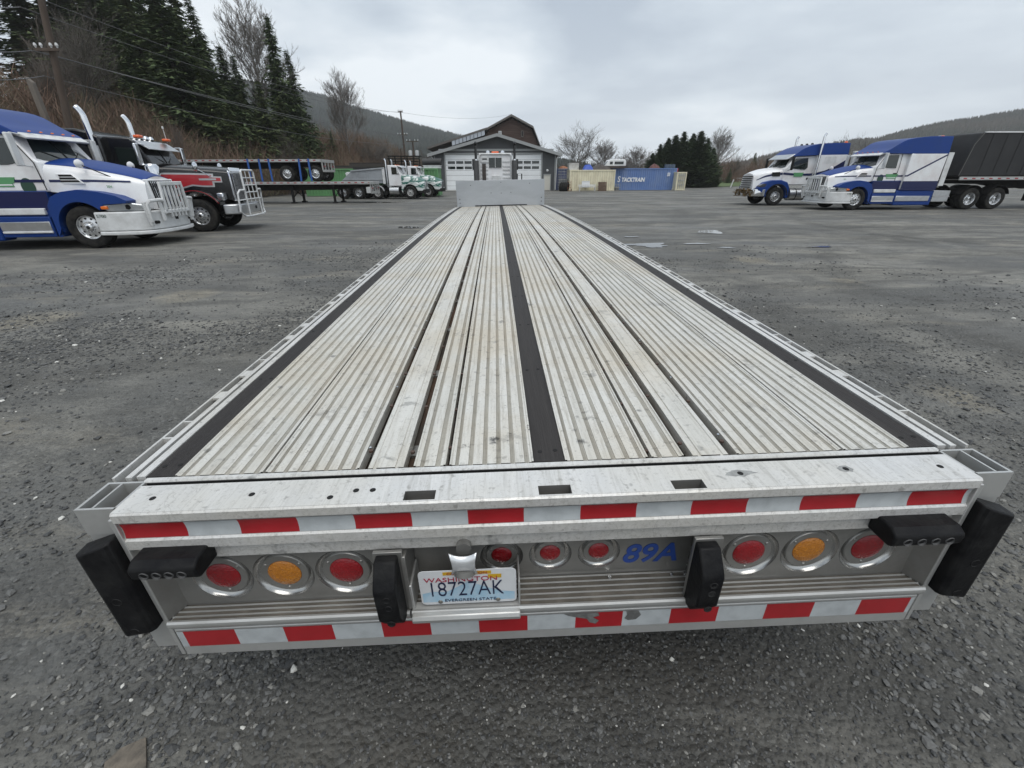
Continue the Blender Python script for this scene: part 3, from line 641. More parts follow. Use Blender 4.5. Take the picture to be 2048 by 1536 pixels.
# dock bumper brackets and bumpers
for s in (-1, 1):
    xb = -.443 if s < 0 else .471
    b = MB(); b.prism([(.10, .715), (.0, .715), (-.004, .70), (-.006, .50), (.10, .49)], 'x', xb-.007, xb+.007)
    b.prism([(.0, .735), (.012, .735), (.012, .49), (.0, .49)], 'x', xb-.085 if s < 0 else xb-.055, xb+.0 if s < 0 else xb+.03); b.build('bumper_bracket', alu_grey, trailer, 30, .002)
    xc = -.487 if s < 0 else .447
    b = MB(); b.prism([(0, .728), (-.03, .728), (-.075, .672), (-.08, .66), (-.078, .545), (-.045, .490), (0, .480)], 'x', xc-.032, xc+.032)
    o = b.build('dock_bumper', black_rub, trailer, 30, .005, 2)
    q = MB()
    for z in (.635, .60, .535): q.lathe([(.0005, .0), (.007, .0), (.0105, -.002), (.0125, .0)], (xc+.004, -.0795, z), 'y', 14)
    stuff(q.build('bolt_recess', dark if s > 0 else black_rub, o, 30, fix=False))
    # horizontal bumper under the corner
    x0, x1 = (-1.155, -.975) if s < 0 else (.940, 1.140)
    b = MB(); b.prism([(.02, .796), (-.046, .796), (-.068, .782), (-.070, .772), (-.067, .746), (-.056, .736), (.02, .736)], 'x', x0, x1)
    o = b.build('dock_bumper', black_rub, trailer, 30, .006, 2)
    q = MB()
    for k in range(4): q.lathe([(.0005, .002), (.008, .001), (.0115, -.003), (.0135, .0)], (x0+.04+k*(x1-x0-.08)/3, -.069, .760), 'y', 14)
    stuff(q.build('bolt_recess', mat('scuffed_rubber', (0.05, 0.05, 0.05), .6), o, 30, fix=False))
    # corner plate and D-shaped corner bumper
    b = MB(); b.prism([(s*1.192, -.003), (s*1.206, -.003), (s*1.206, .12), (s*1.192, .12)], 'z', .33, .898); b.build('corner_plate', alu, trailer, 20, .002)
    b = MB(); b.prism([(s*1.192, .052), (s*1.192, .0), (s*1.165, .052)], 'z', .492, .715); b.build('corner_gusset', alu_grey, trailer, 20)
    b = MB(); b.prism([(s*1.2065, .024), (s*1.30, .024), (s*1.30, .06), (s*1.2065, .06)], 'z', .335, .748); b.build('corner_post', alu, trailer, 20, .002)
    d = [(s*1.208, .022), (s*1.208, -.026), (s*1.222, -.038), (s*1.292, -.042), (s*1.314, -.026), (s*1.320, .022)]
    b = MB(); b.prism(d, 'z', .474, .842)
    for v_ in range(len(b.v)):
        x, y, z = b.v[v_]
        if z > .8: b.v[v_] = (x, y, z-abs(x-s*1.208)*.35)
        else: b.v[v_] = (x, y, z+abs(x-s*1.335)*.12)
    o = b.build('corner_bumper', black_rub, trailer, 25, .005, 2)
    q = MB()
    for z in (.63, .50): q.lathe([(.0005, .004), (.009, .003), (.013, -.001), (.015, .002)], (s*1.262, -.0408, z), 'y', 14)
    stuff(q.build('bolt_recess', dark, o, 30, fix=False))
    # open pockets at the rail ends
    b = MB(); zt, zb = H-.001, H-.09
    def wall(x0, x1, y0, y1): b.box(s*x0, s*x1, y0, y1, zb, zt)
    wall(1.297, 1.305, .020, .138); wall(1.257, 1.263, .026, .132); wall(1.193, 1.2, .026, .132); wall(1.2, 1.297, .020, .027); wall(1.2, 1.297, .131, .138)
    b.box(s*1.2, s*1.297, .027, .131, zb, zb+.006); b.build('rail_pocket', alu, trailer, 20)
    b = MB(); b.box(s*1.2, s*1.302, .022, .06, .75, zb-.001); b.lathe([(.0004, -.002), (.006, -.0015), (.007, .001)], (s*1.225, .022, .795), 'y', 12); b.build('pocket_face', alu, trailer, 20)
# licence plate in its pocket
plate_w = mat('plate_white', (0.62, 0.63, 0.64), .4, 0, (0.5, 0.5, 0.5), .4, 20)
b = MB(); b.prism([(-.024, .462), (-.034, .468), (-.036, .482), (-.030, .494), (.02, .4995), (.02, .462)], 'x', -.438, -.104); b.box(-.108, -.102, -.006, .10, .493, .60); b.box(-.44, -.43, -.006, .10, .493, .60); b.build('plate_pocket', alu, trailer, 30, .003)
PY = .0
def rrect(x0, x1, z0, z1, r, n=5):
    pts = []
    for cx, cz, a0 in ((x1-r, z1-r, 0), (x0+r, z1-r, 90), (x0+r, z0+r, 180), (x1-r, z0+r, 270)):
        for k in range(n+1): a = RAD(a0+90*k/n); pts.append((cx+r*math.cos(a), cz+r*math.sin(a)))
    return pts
X0, X1, Z0, Z1 = -.4085, -.1135, .507, .652
b = MB(); b.prism(rrect(X0, X1, Z0, Z1, .016), 'y', PY, PY+.002); plate = b.build('licence_plate', plate_w, trailer, 30, .0008)
mt = [(X0+.006, Z0+.012), (X0+.006, Z0+.05), (X0+.04, Z0+.058), (X0+.08, Z0+.055), (X0+.12, Z0+.078), (X0+.15, Z0+.098), (X0+.175, Z0+.085), (X0+.21, Z0+.066), (X0+.25, Z0+.05), (X1-.006, Z0+.045), (X1-.006, Z0+.012)]
b = MB(); b.add([(x, PY-.0006, z) for x, z in mt], [tuple(range(len(mt)))]); b.build('plate_mountain', mat('plate_blue', (0.33, 0.50, 0.62), .45, 0, (0.55, 0.62, 0.68), .7, 30), plate, 0)
pdark = mat('plate_navy', (0.010, 0.016, 0.05), .4); pred = mat('plate_red', (0.33, 0.02, 0.05), .45)
text('plate_number', '18727AK', .088, (X0+.022, PY-.0012, Z0+.038), (1, 0, 0), (0, 0, 1), pdark, plate, .0008, .70, bold=-.001)
text('plate_state', 'WASHINGTON', .026, ((X0+X1)/2-.02, PY-.0012, Z1-.046), (1, 0, 0), (0, 0, 1), pred, plate, .0005, 1.25, align='CENTER')
text('plate_motto', 'EVERGREEN STATE', .0165, ((X0+X1)/2+.004, PY-.0012, Z0+.012), (1, 0, 0), (0, 0, 1), pdark, plate, .0005, 1.15, align='CENTER')
yel = mat('plate_yellow', (0.55, 0.33, 0.02), .5)
b = MB(); b.box(X0+.075, X1-.075, PY-.0008, PY-.0002, Z1-.019, Z1-.006); b.box(X1-.085, X1-.045, PY-.0016, PY-.0009, Z1-.036, Z1-.021); b.build('plate_sticker', yel, plate, 0)
text('plate_class', 'COMBINATION', .0135, ((X0+X1)/2, PY-.0016, Z1-.017), (1, 0, 0), (0, 0, 1), pred, plate, .0004, 1.3, align='CENTER')
b = MB()
for x, z in ((X0+.058, Z0+.012), (X1-.058, Z0+.012)): b.lathe([(.0004, -.0035), (.006, -.003), (.008, 0)], (x, PY, z), 'y', 12)
b.build('plate_bolt', mat('dull_bolt', (0.2, 0.19, 0.17), .5, .6), plate, 30, fix=False)
# plate lamp: bright folded tab hanging in front of the plate top
b = MB(); nn = 12; rows = []
for (zz, yy, w, dz) in ((.750, -.026, .040, -.014), (.722, -.032, .034, -.007), (.698, -.032, .032, -.006), (.670, -.028, .038, .012)):
    rows.append([(-.264+w*(2*k/nn-1), yy, zz+dz*(1-(2*k/nn-1)**2)) for k in range(nn+1)])
b.rings(rows, False, False); o = b.build('plate_lamp', mat('bright_tab', (.72, .73, .74), .35, .6, (.5, .5, .5), .5, 30), trailer, 40, fix=False)
sd = o.modifiers.new('thick', 'SOLIDIFY'); sd.thickness = .004
b = MB(); b.cyl((-.264, -.020, .662), (-.264, -.014, .678), .033, 20); b.cyl((-.264, .0, .735), (-.264, .1, .735), .022, 16); b.build('lamp_body', alu_grey, trailer)
# bulkhead at the step
b = MB(); b.box(-1.268, 1.268, LEN, LEN+.05, H-.1, 1.602); bk = b.build('bulkhead', mat('bulkhead_plate', (0.44, 0.46, 0.48), .38, .45, (0.30, 0.31, 0.32), .6, 1.3, stretch=(.6, 1, 2), bump=.03, rvar=.08), trailer, 20, .004)
b = MB(); b.box(-.75, .76, LEN-.025, LEN-.001, H+.004, H+.028); b.build('bulkhead_sill', dark, bk)
b = MB()
for x in (-1.18, 1.18):
    for z in (1.02, 1.12): b.lathe([(.0004, -.006), (.014, -.005), (.017, 0)], (x, LEN, z), 'y', 10)
for x, z in ((.02, 1.26), (.02, 1.54), (-.85, 1.48), (-.27, 1.27), (.3, 1.27), (.84, 1.5)): b.lathe([(.0004, -.004), (.012, -.003), (.014, 0)], (x, LEN, z), 'y', 10)
b.build('bulkhead_bolt', mat('bolt_grey', (.16, .16, .16), .5, .5), bk, 30, fix=False)
# upper deck, landing gear and running gear out of sight below
b = MB(); b.box(-1.26, 1.26, LEN+.05, LEN+3.2, 1.36, 1.46); b.box(-.6, .6, LEN+.05, LEN+3.0, 1.15, 1.36); b.build('upper_deck', alu_grey, trailer)
for s in (-1, 1):
    b = MB(); b.box(s*.75-.06, s*.75+.06, LEN-.5, LEN-.38, .1, .8); b.box(s*.75-.13, s*.75+.13, LEN-.57, LEN-.31, .0, .1); b.build('landing_leg', undercar, trailer)

# grey weld smears round two of the plate holes
for cx, cy, w in ((.541, .062, .05), (.851, .063, .03)):
    rr = random.Random(int(cx*100)); pts = [(cx+w*math.cos(a)*rr.uniform(.5, 1.1), cy+.016*math.sin(a)*rr.uniform(.6, 1.1), H+.0004) for a in np.linspace(0, 6.0, 16)]
    b = MB(); b.add(pts, [tuple(range(16))]); b.build('weld_smear', mat('weld_grey', (.27, .27, .26), .5, .4, (.42, .42, .4), .8, 40), trailer, 0, fix=False)
# ------------------------------------------------------------------ wheels (mesh data shared)
WC = {}
def wheel(parent, x, y, side, R=.52, W=.28, style='alu', z=None, face=True):
    """tyre with a rim child; side = +1/-1: the way the outer face looks along local y"""
    key = (R, W, style, face)
    if key not in WC:
        b = MB(); h = W/2; ri = R*.56
        pr = [(ri, -h*.75), (ri*1.08, -h*.92), (R*.80, -h), (R*.93, -h*.95), (R*.985, -h*.80)]
        for g in (-.52, -.17, .17, .52): pr += [(R, h*(g-.10)), (R-.013, h*(g-.085)), (R-.013, h*(g+.085)), (R, h*(g+.10))]
        pr += [(R*.985, h*.80), (R*.93, h*.95), (R*.80, h), (ri*1.08, h*.92), (ri, h*.75)]
        b.lathe(pr, (0, 0, 0), 'y', 44); t = b.build('wheel', rubber, None, 35, fix=True); tm = t.data; bpy.data.objects.remove(t)
        b = MB(); dish = .02 if style != 'dual' else -.10
        if style == 'dual': rp = [(ri*1.07, .115), (ri*.97, .10), (ri*.92, .02), (ri*.86, -.07), (ri*.55, -.085), (ri*.52, -.02), (ri*.34, .0), (ri*.30, .06), (.001, .07)]
        elif style == 'steel': rp = [(ri*1.07, .115), (ri*.98, .10), (ri*.90, .03), (ri*.78, .01), (ri*.66, .06), (ri*.45, .07), (ri*.33, .065), (ri*.30, .12), (.001, .135)]
        else: rp = [(ri*1.07, .115), (ri*.98, .105), (ri*.92, .055), (ri*.84, .05), (ri*.60, .075), (ri*.48, .08), (ri*.46, .075), (ri*.33, .075), (ri*.31, .13), (ri*.22, .15), (.001, .155)]
        b.lathe(rp, (0, 0, 0), 'y', 36, 0)
        nh = 10 if style == 'alu' else 5
        hr = ri*.74; off = .062 if style == 'alu' else (.038 if style == 'steel' else -.074)
        for k in range(nh):
            a = 2*math.pi*(k+.5)/nh; rr_ = ri*.085 if style == 'alu' else ri*.10
            b.lathe([(.0005, off+.010), (rr_, off+.010), (rr_*1.02, off-.02)], (hr*math.cos(a), 0, hr*math.sin(a)), 'y', 10, 1)
        for k in range(10):
            a = 2*math.pi*k/10; yo = .078 if style == 'alu' else (.066 if style == 'steel' else -.02)
            b.lathe([(.0005, yo+.035), (.014, yo+.033), (.017, yo)], (ri*.40*math.cos(a), 0, ri*.40*math.sin(a)), 'y', 6, 0)
        b.lathe([(.0005, .157), (ri*.12, .156), (ri*.17, .150)], (0, 0, 0), 'y', 14, 1)
        o = b.build('rim', [rim_m if style != 'steel' else mat('white_rim', (.55, .55, .54), .45, .2, GRIME, .5, 6), dark], None, 40, fix=True); rm = o.data; bpy.data.objects.remove(o)
        WC[key] = (tm, rm)
    tm, rm = WC[key]
    w = bpy.data.objects.new('wheel', tm); COL.objects.link(w); w.parent = parent; w.location = (x, y, R if z is None else z)
    w.rotation_euler = (0, random.uniform(0, 6.28), 0 if side > 0 else math.pi)
    if face:
        r = bpy.data.objects.new('rim', rm); COL.objects.link(r); r.parent = w
    return w
for yy in (1.25, 2.5):
    for s in (-1, 1): wheel(trailer, s*.93, yy, s, .40, .24, 'dual').rotation_euler = (0, 0, -s*math.pi/2)
    bb = MB(); bb.cyl((-.9, yy, .40), (.9, yy, .40), .065, 12); bb.build('axle', undercar, trailer)
for s in (-1, 1):
    bb = MB(); bb.box(s*.93-.30, s*.93+.30, .62, .63, .12, .78); bb.build('shade_mud_flap', black_rub, trailer)  # unseen flap, added to deepen the shade beneath the trailer
    bb = MB(); bb.box(s*.55-.12, s*.55+.12, .75, 3.1, .30, .60); bb.build('shade_suspension', undercar, trailer)  # unseen undercarriage block, added to keep light out from below
bb = MB(); bb.box(-.44, .44, .7, 3.2, .48, .62); bb.build('shade_axle_frame', undercar, trailer)  # unseen centre mass, added to darken the space under the deck
# ------------------------------------------------------------------ trucks; local frame: heading +x, origin on the ground under the front axle
def mir(name, fn, mats, parent, **k):
    """one object each side: fn(mb, s)"""
    out = []
    for s in (-1, 1):
        b = MB(); fn(b, s); out.append(b.build(name, mats, parent, **k))
    return out
def hood_net(rings, nu=22, nv=25, lift=0.0, jmax=None):
    rows = []
    for x, half in rings:
        full = [(x, -w, z) for w, z in half]+[(x, w, z) for w, z in half[::-1][1:]]
        rows.append(full)
    return surf(rows, nu, nv)
def hood(parent, rings, m, name='hood', nu=22, nv=25, wclip=None, lift=0):
    G = hood_net(rings, nu, nv); b = MB()
    if wclip:
        j0, j1 = wclip; G = G[:, j0:j1].copy(); G[..., 2] += lift
        b.rings([list(map(tuple, r)) for r in G], False, False); o = b.build(name, m, parent, 50, fix=True)
        sd = o.modifiers.new('thick', 'SOLIDIFY'); sd.thickness = lift*1.4; sd.offset = -1; return o
    b.rings([list(map(tuple, r)) for r in G], True, True); return b.build(name, m, parent, 50)
_SY = {}
def side_y(rings, x, z):
    k = id(rings)
    if k not in _SY: _SY[k] = (rings, hood_net(rings, 40, 41))
    G = _SY[k][1]; i = int(np.argmin(np.abs(G[:, 0, 0]-x))); r = G[i, 21:]; o = np.argsort(r[:, 2]); return float(np.interp(z, r[o, 2], r[o, 1]))
def hood_decal(parent, rings, name, rowsxz, s, m, lift=.006, nx_=14, nz_=4):
    """rowsxz: bottom polyline and top polyline [(x,z)...] of equal length; the patch hugs the hood side"""
    lo, hi = np.array(rowsxz[0]), np.array(rowsxz[1]); b = MB(); rr = []
    tt = np.linspace(0, len(lo)-1, nx_)
    for t in tt:
        i = min(int(t), len(lo)-2); f = t-i; a = lo[i]*(1-f)+lo[i+1]*f; c = hi[i]*(1-f)+hi[i+1]*f
        rr.append([((a*(1-k)+c*k)[0], s*(side_y(rings, (a*(1-k)+c*k)[0], (a*(1-k)+c*k)[1])+lift), (a*(1-k)+c*k)[1]) for k in np.linspace(0, 1, nz_)])
    b.rings(rr, False, False); return b.build(name, m, parent, 40, fix=False)
def arc(cx, cz, r, a0, a1, n=14): return [(cx+r*math.cos(RAD(a0+(a1-a0)*k/n)), cz+r*math.sin(RAD(a0+(a1-a0)*k/n))) for k in range(n+1)]
def tapered(name, prof, half, m, parent, fn=None, bevel=.05, segs=3):
    """side profile (x,z) across the cab width, then narrowed by fn(x,z)->factor"""
    b = MB(); b.prism(prof, 'y', -half, half)
    if fn: b.v = [(x, y*fn(x, z), z) for x, y, z in b.v]
    return b.build(name, m, parent, 40, bevel, segs)
def plate_y(name, poly, s, y, m, parent, t=.012, fn=None, bevel=0.0):
    """flat panel (window, stripe, decal) on a cab side"""
    b = MB(); b.prism(poly, 'y', s*(y-.01), s*(y+t))
    if fn: b.v = [(x, yy*fn(x, z), z) for x, yy, z in b.v]
    return b.build(name, m, parent, 30, bevel)
def mirror_set(parent, x, y, z, m=chrome, h=.75, reach=.25):
    for s in (-1, 1):
        b = MB(); b.box(x-.04, x+.03, s*(y+reach), s*(y+reach+.2), z-h/2, z+h/2); o = b.build('mirror', m, parent, 30, .025)
        g = MB(); g.box(x-.047, x-.041, s*(y+reach+.02), s*(y+reach+.18), z-h/2+.04, z+h/2-.04); g.build('mirror_glass', glass, o)
        q = MB(); q.tube([(x, s*(y-.05), z+h/2-.02), (x, s*(y+reach+.05), z+h/2)], .018, 6); q.tube([(x, s*(y-.05), z-h/2), (x, s*(y+reach+.05), z-h/2+.02)], .018, 6); q.build('mirror_arm', m, o)
def windshield(parent, xb, zb, xt, zt, wb, wt, bulge=.10, inset=.0):
    rows = []
    for t in (0, .5, 1):
        x, z, w = xb+(xt-xb)*t, zb+(zt-zb)*t, wb+(wt-wb)*t
        rows.append([(x-bulge, -w, z), (x-bulge*.25, -w*.6, z), (x, 0, z), (x-bulge*.25, w*.6, z), (x-bulge, w, z)])
    G = surf(rows, 7, 15); b = MB(); b.rings([list(map(tuple, r)) for r in G], False, False); o = b.build('windshield', glass, parent, 60)
    q = MB(); q.tube([(xb+.008, 0, zb), (xt+.008, 0, zt)], .014, 6); q.build('centre_post', undercar, o)
    for s in (-1, 1):
        q = MB(); q.tube([(xb+.01, s*.15, zb+.02), (xb+(xt-xb)*.45-.01, s*.62, zb+(zt-zb)*.42)], .010, 5); q.build('wiper', undercar, o)
    return o
def stack(parent, x, y, z0, z1, r, m, tip=.25, muffler=None, curve=(-1, 0)):
    b = MB(); pts = [(x, y, z0), (x, y, z1-tip)]
    for k in range(1, 6): a = k/5*RAD(48); pts.append((x+curve[0]*tip*1.2*(1-math.cos(a)), y+curve[1]*tip*(1-math.cos(a)), z1-tip+tip*1.35*math.sin(a)))
    b.tube(pts, r, 14)
    o = b.build('exhaust_stack', m, parent, 50)
    q = MB(); e = Vector(pts[-1]); d = (e-Vector(pts[-2])).normalized(); q.cyl(tuple(e-d*.02), tuple(e+d*.003), r*.86, 12); q.build('stack_opening', dark, o)
    if muffler: q = MB(); q.cyl((x, y, muffler[0]), (x, y, muffler[1]), muffler[2], 18); q.build('muffler', muffler[3], o, 40)
def chassis(parent, x0, x1, rear_axles, R=.52, style='dual', lift=None, fenders=None, front_style='alu', fw=.30, track=1.0):
    for s in (-1, 1):
        b = MB(); b.box(x0, x1, s*.36, s*.46, .62, .86); b.build('frame_rail', undercar, parent)
        wheel(parent, 0, s*track, s, R, fw, front_style)
    b = MB(); b.cyl((0, -.95, R), (0, .95, R), .07, 10); b.box(-.45, .9, -.38, .38, .55, 1.1); b.build('front_axle', undercar, parent)
    for xa in rear_axles:
        b = MB(); b.cyl((xa, -.9, R), (xa, .9, R), .09, 10); b.lathe([(.001, -.22), (.16, -.15), (.2, 0), (.16, .15), (.001, .22)], (xa, 0, R), 'x', 14); b.build('rear_axle', undercar, parent)
        for s in (-1, 1):
            wheel(parent, xa, s*1.06, s, R, .27, style); wheel(parent, xa, s*.74, s, R, .27, style, face=False)
def lettering(parent, s_txt, size, x, y, z, s, m, xs=1.0, shear=0.0, name='lettering'):
    """lettering readable on side s (y sign)"""
    return text(name, s_txt, size, (x, s*y, z), (1, 0, 0) if s < 0 else (-1, 0, 0), (0, 0, 1), m, parent, .001, xs, shear, 'CENTER')
def fender(parent, poly_top, R, cz, m, y0=.76, y1=1.18, gap=.10, a0=190, a1=-5, tail=None, lip=None):
    def fn(b, s):
        p = list(poly_top)+arc(0, cz, R+gap, a1, a0, 18)
        b.prism(p, 'y', s*y0, s*y1)
    return mir('fender', fn, m, parent, smooth=35, bevel=.045, segs=3)

def aero_tractor(name, label, loc, rotz, group=None, number='204', kind='a'):
    """long-nosed blue and white sleeper tractor"""
    T = thing(name, label, 'truck', loc, rotz, group)
    chassis(T, -8.3, 1.1, (-6.2, -7.62))
    rings = [(-.62, [(1.02, 1.38), (1.03, 1.72), (.97, 1.96), (.66, 2.08), (0, 2.17)]), (0, [(1.0, 1.3), (.98, 1.68), (.90, 1.90), (.6, 2.02), (0, 2.12)]), (.6, [(.93, 1.15), (.88, 1.6), (.79, 1.79), (.52, 1.90), (0, 2.0)]),
             (1.1, [(.82, 1.0), (.76, 1.5), (.68, 1.68), (.46, 1.78), (0, 1.87)]), (1.42, [(.74, .92), (.66, 1.40), (.60, 1.58), (.42, 1.67), (0, 1.73)])]
    hood(T, rings, white_p)
    hood(T, rings, blue_p, 'hood_panel', wclip=(7, 18), lift=.012)
    fender(T, [(-.60, .50), (-.66, .30), (-.74, .30), (-.72, 1.05), (-.58, 1.26), (-.30, 1.38), (.10, 1.43), (.55, 1.38), (.95, 1.28), (1.16, 1.16), (1.14, 1.10), (.60, 1.07), (.50, 1.0)], .52, .52, blue_p, .74, 1.19, a1=42)
    # headlamps
    def hl(b, s): b.prism([(.46, 1.06), (.62, .90), (1.30, .90), (1.44, .93), (1.36, 1.06), (1.05, 1.12)], 'y', s*.70, s*1.13); b.v = [(x, y*(1.065-.26*max(0, x-.45)), z) for x, y, z in b.v]
    for o in mir('headlamp', hl, lamp_l, T, smooth=30, bevel=.03):
        s = -1 if o.data.vertices[0].co.y < 0 else 1
        q = MB(); q.box(.50, .66, s*1.06, s*1.196, .955, 1.035); q.build('turn_lens', amber, o, 30, .02)
        q = MB(); q.lathe([(.0005, .02), (.055, .02), (.065, 0)], (1.05, s*1.02, 1.0), 'y', 16, sgn=s); q.build('projector', undercar, o, 40)
    # bumper with lower lip
    plan = [(.28, 1.2), (.75, 1.215), (1.15, 1.15), (1.42, .96), (1.56, .62), (1.60, .25)]
    plan = plan+[(x, -y) for x, y in plan[::-1]]
    b = MB(); b.prism(plan, 'z', .42, .89); b.build('bumper', white_bar, T, 35, .03)
    b = MB(); b.prism([(x*1.0+(.06 if x > 1 else .02), y*1.035) for x, y in plan], 'z', .32, .41); b.build('bumper_lip', white_bar, T, 35, .02)
    b = MB(); b.box(1.595, 1.615, -.07, .06, .62, .70); b.build('tow_hole', dark, T)
    for s in (-1, 1): b = MB(); b.box(1.40, 1.53, s*.66, s*.84, .56, .64); b.build('fog_lamp', undercar, T, 30, .02)
    lettering(T, '5700', .10, .46, 1.217, .76, -1, dkgreen_d, 1.2); lettering(T, '5700', .10, .46, 1.217, .76, 1, dkgreen_d, 1.2)
    # grille
    b = MB(); b.prism([(1.40, .90), (1.52, .90), (1.46, 1.66), (1.36, 1.66)], 'y', -.60, .60); b.v = [(x, y*(.86+.14*(z-.9)/.76), z) for x, y, z in b.v]; g = b.build('grille_frame', white_p, T, 30, .02)
    b = MB(); b.prism([(1.50, .94), (1.535, .94), (1.475, 1.62), (1.44, 1.62)], 'y', -.52, .52); b.build('grille', dark, g)
    for k in range(13):
        y = -.48+k*.08; b = MB(); b.prism([(1.53, .95), (1.55, .95), (1.49, 1.61), (1.47, 1.61)], 'y', y-.013, y+.013); b.build('grille_bar', chrome, g)
    b = MB(); b.prism([(1.54, 1.0), (1.56, 1.0), (1.50, 1.62), (1.48, 1.62)], 'y', -.055, .055); b.build('grille_badge', navy_p, g)
    # bull bar
    bb = MB(); bx = 1.70
    bb.prism([(-.60, .88), (-.50, .88), (-.46, 1.50), (.46, 1.50), (.50, .88), (.60, .88), (.54, 1.60), (-.54, 1.60)], 'x', bx-.03, bx+.03); gu = bb.build('bull_bar', white_bar, T, 30, .015)
    for k in range(5):
        y = -.34+k*.17; q = MB(); q.box(bx-.02, bx+.02, y-.028, y+.028, .70, 1.52); q.build('upright', white_bar, gu, 30, .008)
    q = MB(); q.box(1.58, 1.72, -.62, .62, .80, .89); q.build('cross_bar', white_bar, gu, 30, .015)
    for s in (-1, 1):
        q = MB(); q.tube([(1.52, s*1.0, .62), (1.56, s*1.05, 1.06), (1.60, s*1.02, 1.14), (1.68, s*.66, 1.16), (1.70, s*.60, 1.14)], .045, 8); q.build('side_loop', white_bar, gu, 40)
        q = MB(); q.prism([(s*.93, .52), (s*1.03, .52), (s*1.12, 1.12), (s*1.0, 1.12)], 'x', 1.46, 1.52); q.build('side_plate', white_bar, gu, 30, .01)
        q = MB(); q.box(1.60, 1.68, s*.60, s*.66, .62, 1.16); q.build('side_post', white_bar, gu, 30, .01)
    # cab, sleeper, roof
    tw = lambda x, z: 1.0-.075*max(0, z-1.9)
    tapered('cab', [(-.60, 1.38), (-.60, 2.06), (-.72, 2.14), (-1.02, 2.66), (-2.30, 2.70), (-2.30, 1.38)], 1.06, white_p, T, tw)
    tapered('sleeper', [(-2.20, .98), (-2.20, 2.66), (-4.10, 2.66), (-4.10, .98)], 1.20, white_p, T, None, .04)
    rw = lambda x, z: (.905 if x > -1.25 else .905+.095*min(1, (-1.25-x)/1.0))*(1-.10*max(0, z-2.9))
    prof = [(-.80, 2.66)]+[tuple(p) for p in catmull([(-.80, 2.70), (-.95, 2.80), (-1.15, 2.90), (-1.40, 3.06), (-1.75, 3.26), (-2.3, 3.37), (-3.2, 3.43), (-4.10, 3.42)], 18)]+[(-4.12, 2.64), (-2.4, 2.64), (-1.3, 2.66)]
    tapered('roof_cap', prof, 1.20, blue_p, T, rw, .06)
    b = MB(); b.prism([(-.55, 2.56), (-.50, 2.60), (-.82, 2.78), (-1.02, 2.76), (-.95, 2.70)], 'y', -1.02, 1.02); b.v = [(x-.12*(abs(y)/1.02)**2, y, z) for x, y, z in b.v]; b.build('sun_visor', white_bar, T, 30, .02)
    for y in (-.7, -.35, 0, .35, .7): q = MB(); q.lathe([(.0005, .03), (.03, .02), (.035, 0)], (-.78, y, 2.74), 'z', 10); q.build('marker_lamp', amber, T, 30)
    windshield(T, -.60, 2.10, -.96, 2.62, .94, .86, .10)
    for s in (-1, 1):
        plate_y('side_window', [(-.92, 2.07), (-1.10, 2.58), (-1.72, 2.60), (-1.72, 2.00), (-1.3, 2.0)], s, 1.062, glass, T, .006, tw, .01)
        b = MB(); b.tube([(-1.86, s*1.065, 1.40), (-1.86, s*1.065, 2.1), (-1.86, s*1.015, 2.64)], .012, 4); b.tube([(-.66, s*1.065, 1.42), (-.70, s*1.065, 2.04), (-1.06, s*1.01, 2.64)], .012, 4); b.build('door_seam', undercar, T)
        b = MB(); b.box(-1.82, -1.64, s*1.06, s*1.09, 1.72, 1.77); b.build('door_handle', undercar, T, 30, .01)
        # paint: stripe, lower navy band, roof line
        hood_decal(T, rings, 'stripe', ([(-.55, 1.60), (.3, 1.60), (1.15, 1.585)], [(-.55, 1.66), (.3, 1.66), (1.15, 1.625)]), s, navy_p)
        plate_y('stripe', [(-.64, 1.665), (-2.2, 1.665), (-2.2, 1.60), (-.64, 1.60)], s, 1.063, navy_p, T, .004)
        plate_y('stripe', [(-2.2, 1.665), (-2.2, 1.60), (-2.34, 1.60), (-4.08, 2.56), (-4.08, 2.64), (-2.30, 1.665)], s, 1.203, navy_p, T, .004)
        plate_y('lower_panel', [(-.70, 1.385), (-2.22, 1.385), (-2.22, .95), (-.72, .95)], s, 1.09, navy_p, T, .004, None)
        plate_y('lower_panel', [(-2.2, 1.385), (-4.10, 1.385), (-4.10, .95), (-2.2, .95)], s, 1.205, navy_p, T, .004)
        b = MB(); b.box(-2.2, -.7, s*.85, s*1.085, .70, 1.40); b.build('cab_base', blue_p, T, 30, .02)
        # vent, logo, decal
        b = MB(); b.prism([(-.36, 1.80), (.0, 1.79), (.22, 1.56), (-.26, 1.56)], 'y', s*.96, s*1.022); v_ = b.build('hood_vent', white_p, T, 30, .01)
        for k in range(3):
            z = 1.60+k*.065; b = MB(); b.prism([(-.29, z), (.16-k*.06, z), (.12-k*.06, z+.045), (-.30, z+.045)], 'y', s*1.0, s*1.027); b.build('vent_slot', dark, v_)
        b = MB(); b.lathe([(.0005, .004), (.16, .004), (.162, 0)], (-1.05, s*1.062, 1.50), 'y', 24, sgn=s); b.v = [(x*1.0, y, 1.50+(z-1.50)*1.25) for x, y, z in b.v]; b.build('round_decal', dkgreen_d, T, 0)
        plate_y('door_logo', [(-1.28, 1.72), (-1.94, 1.72), (-1.90, 1.60), (-1.84, 1.58), (-1.86, 1.50), (-1.36, 1.50), (-1.38, 1.58), (-1.32, 1.60)], s, 1.066, green_d, T, .004)
        b = MB(); b.box(-1.84, -1.38, s*1.066, s*1.074, 1.53, 1.56); b.build('logo_line', white_p, T)
        lettering(T, number, .09, .70, side_y(rings, .70, 1.50)+.012, 1.46, s, green_d)
        # steps, tank, skirts
        b = MB(); b.box(-2.02, -.86, s*.95, s*1.16, .84, 1.0); b.build('upper_step', white_bar, T, 30, .02)
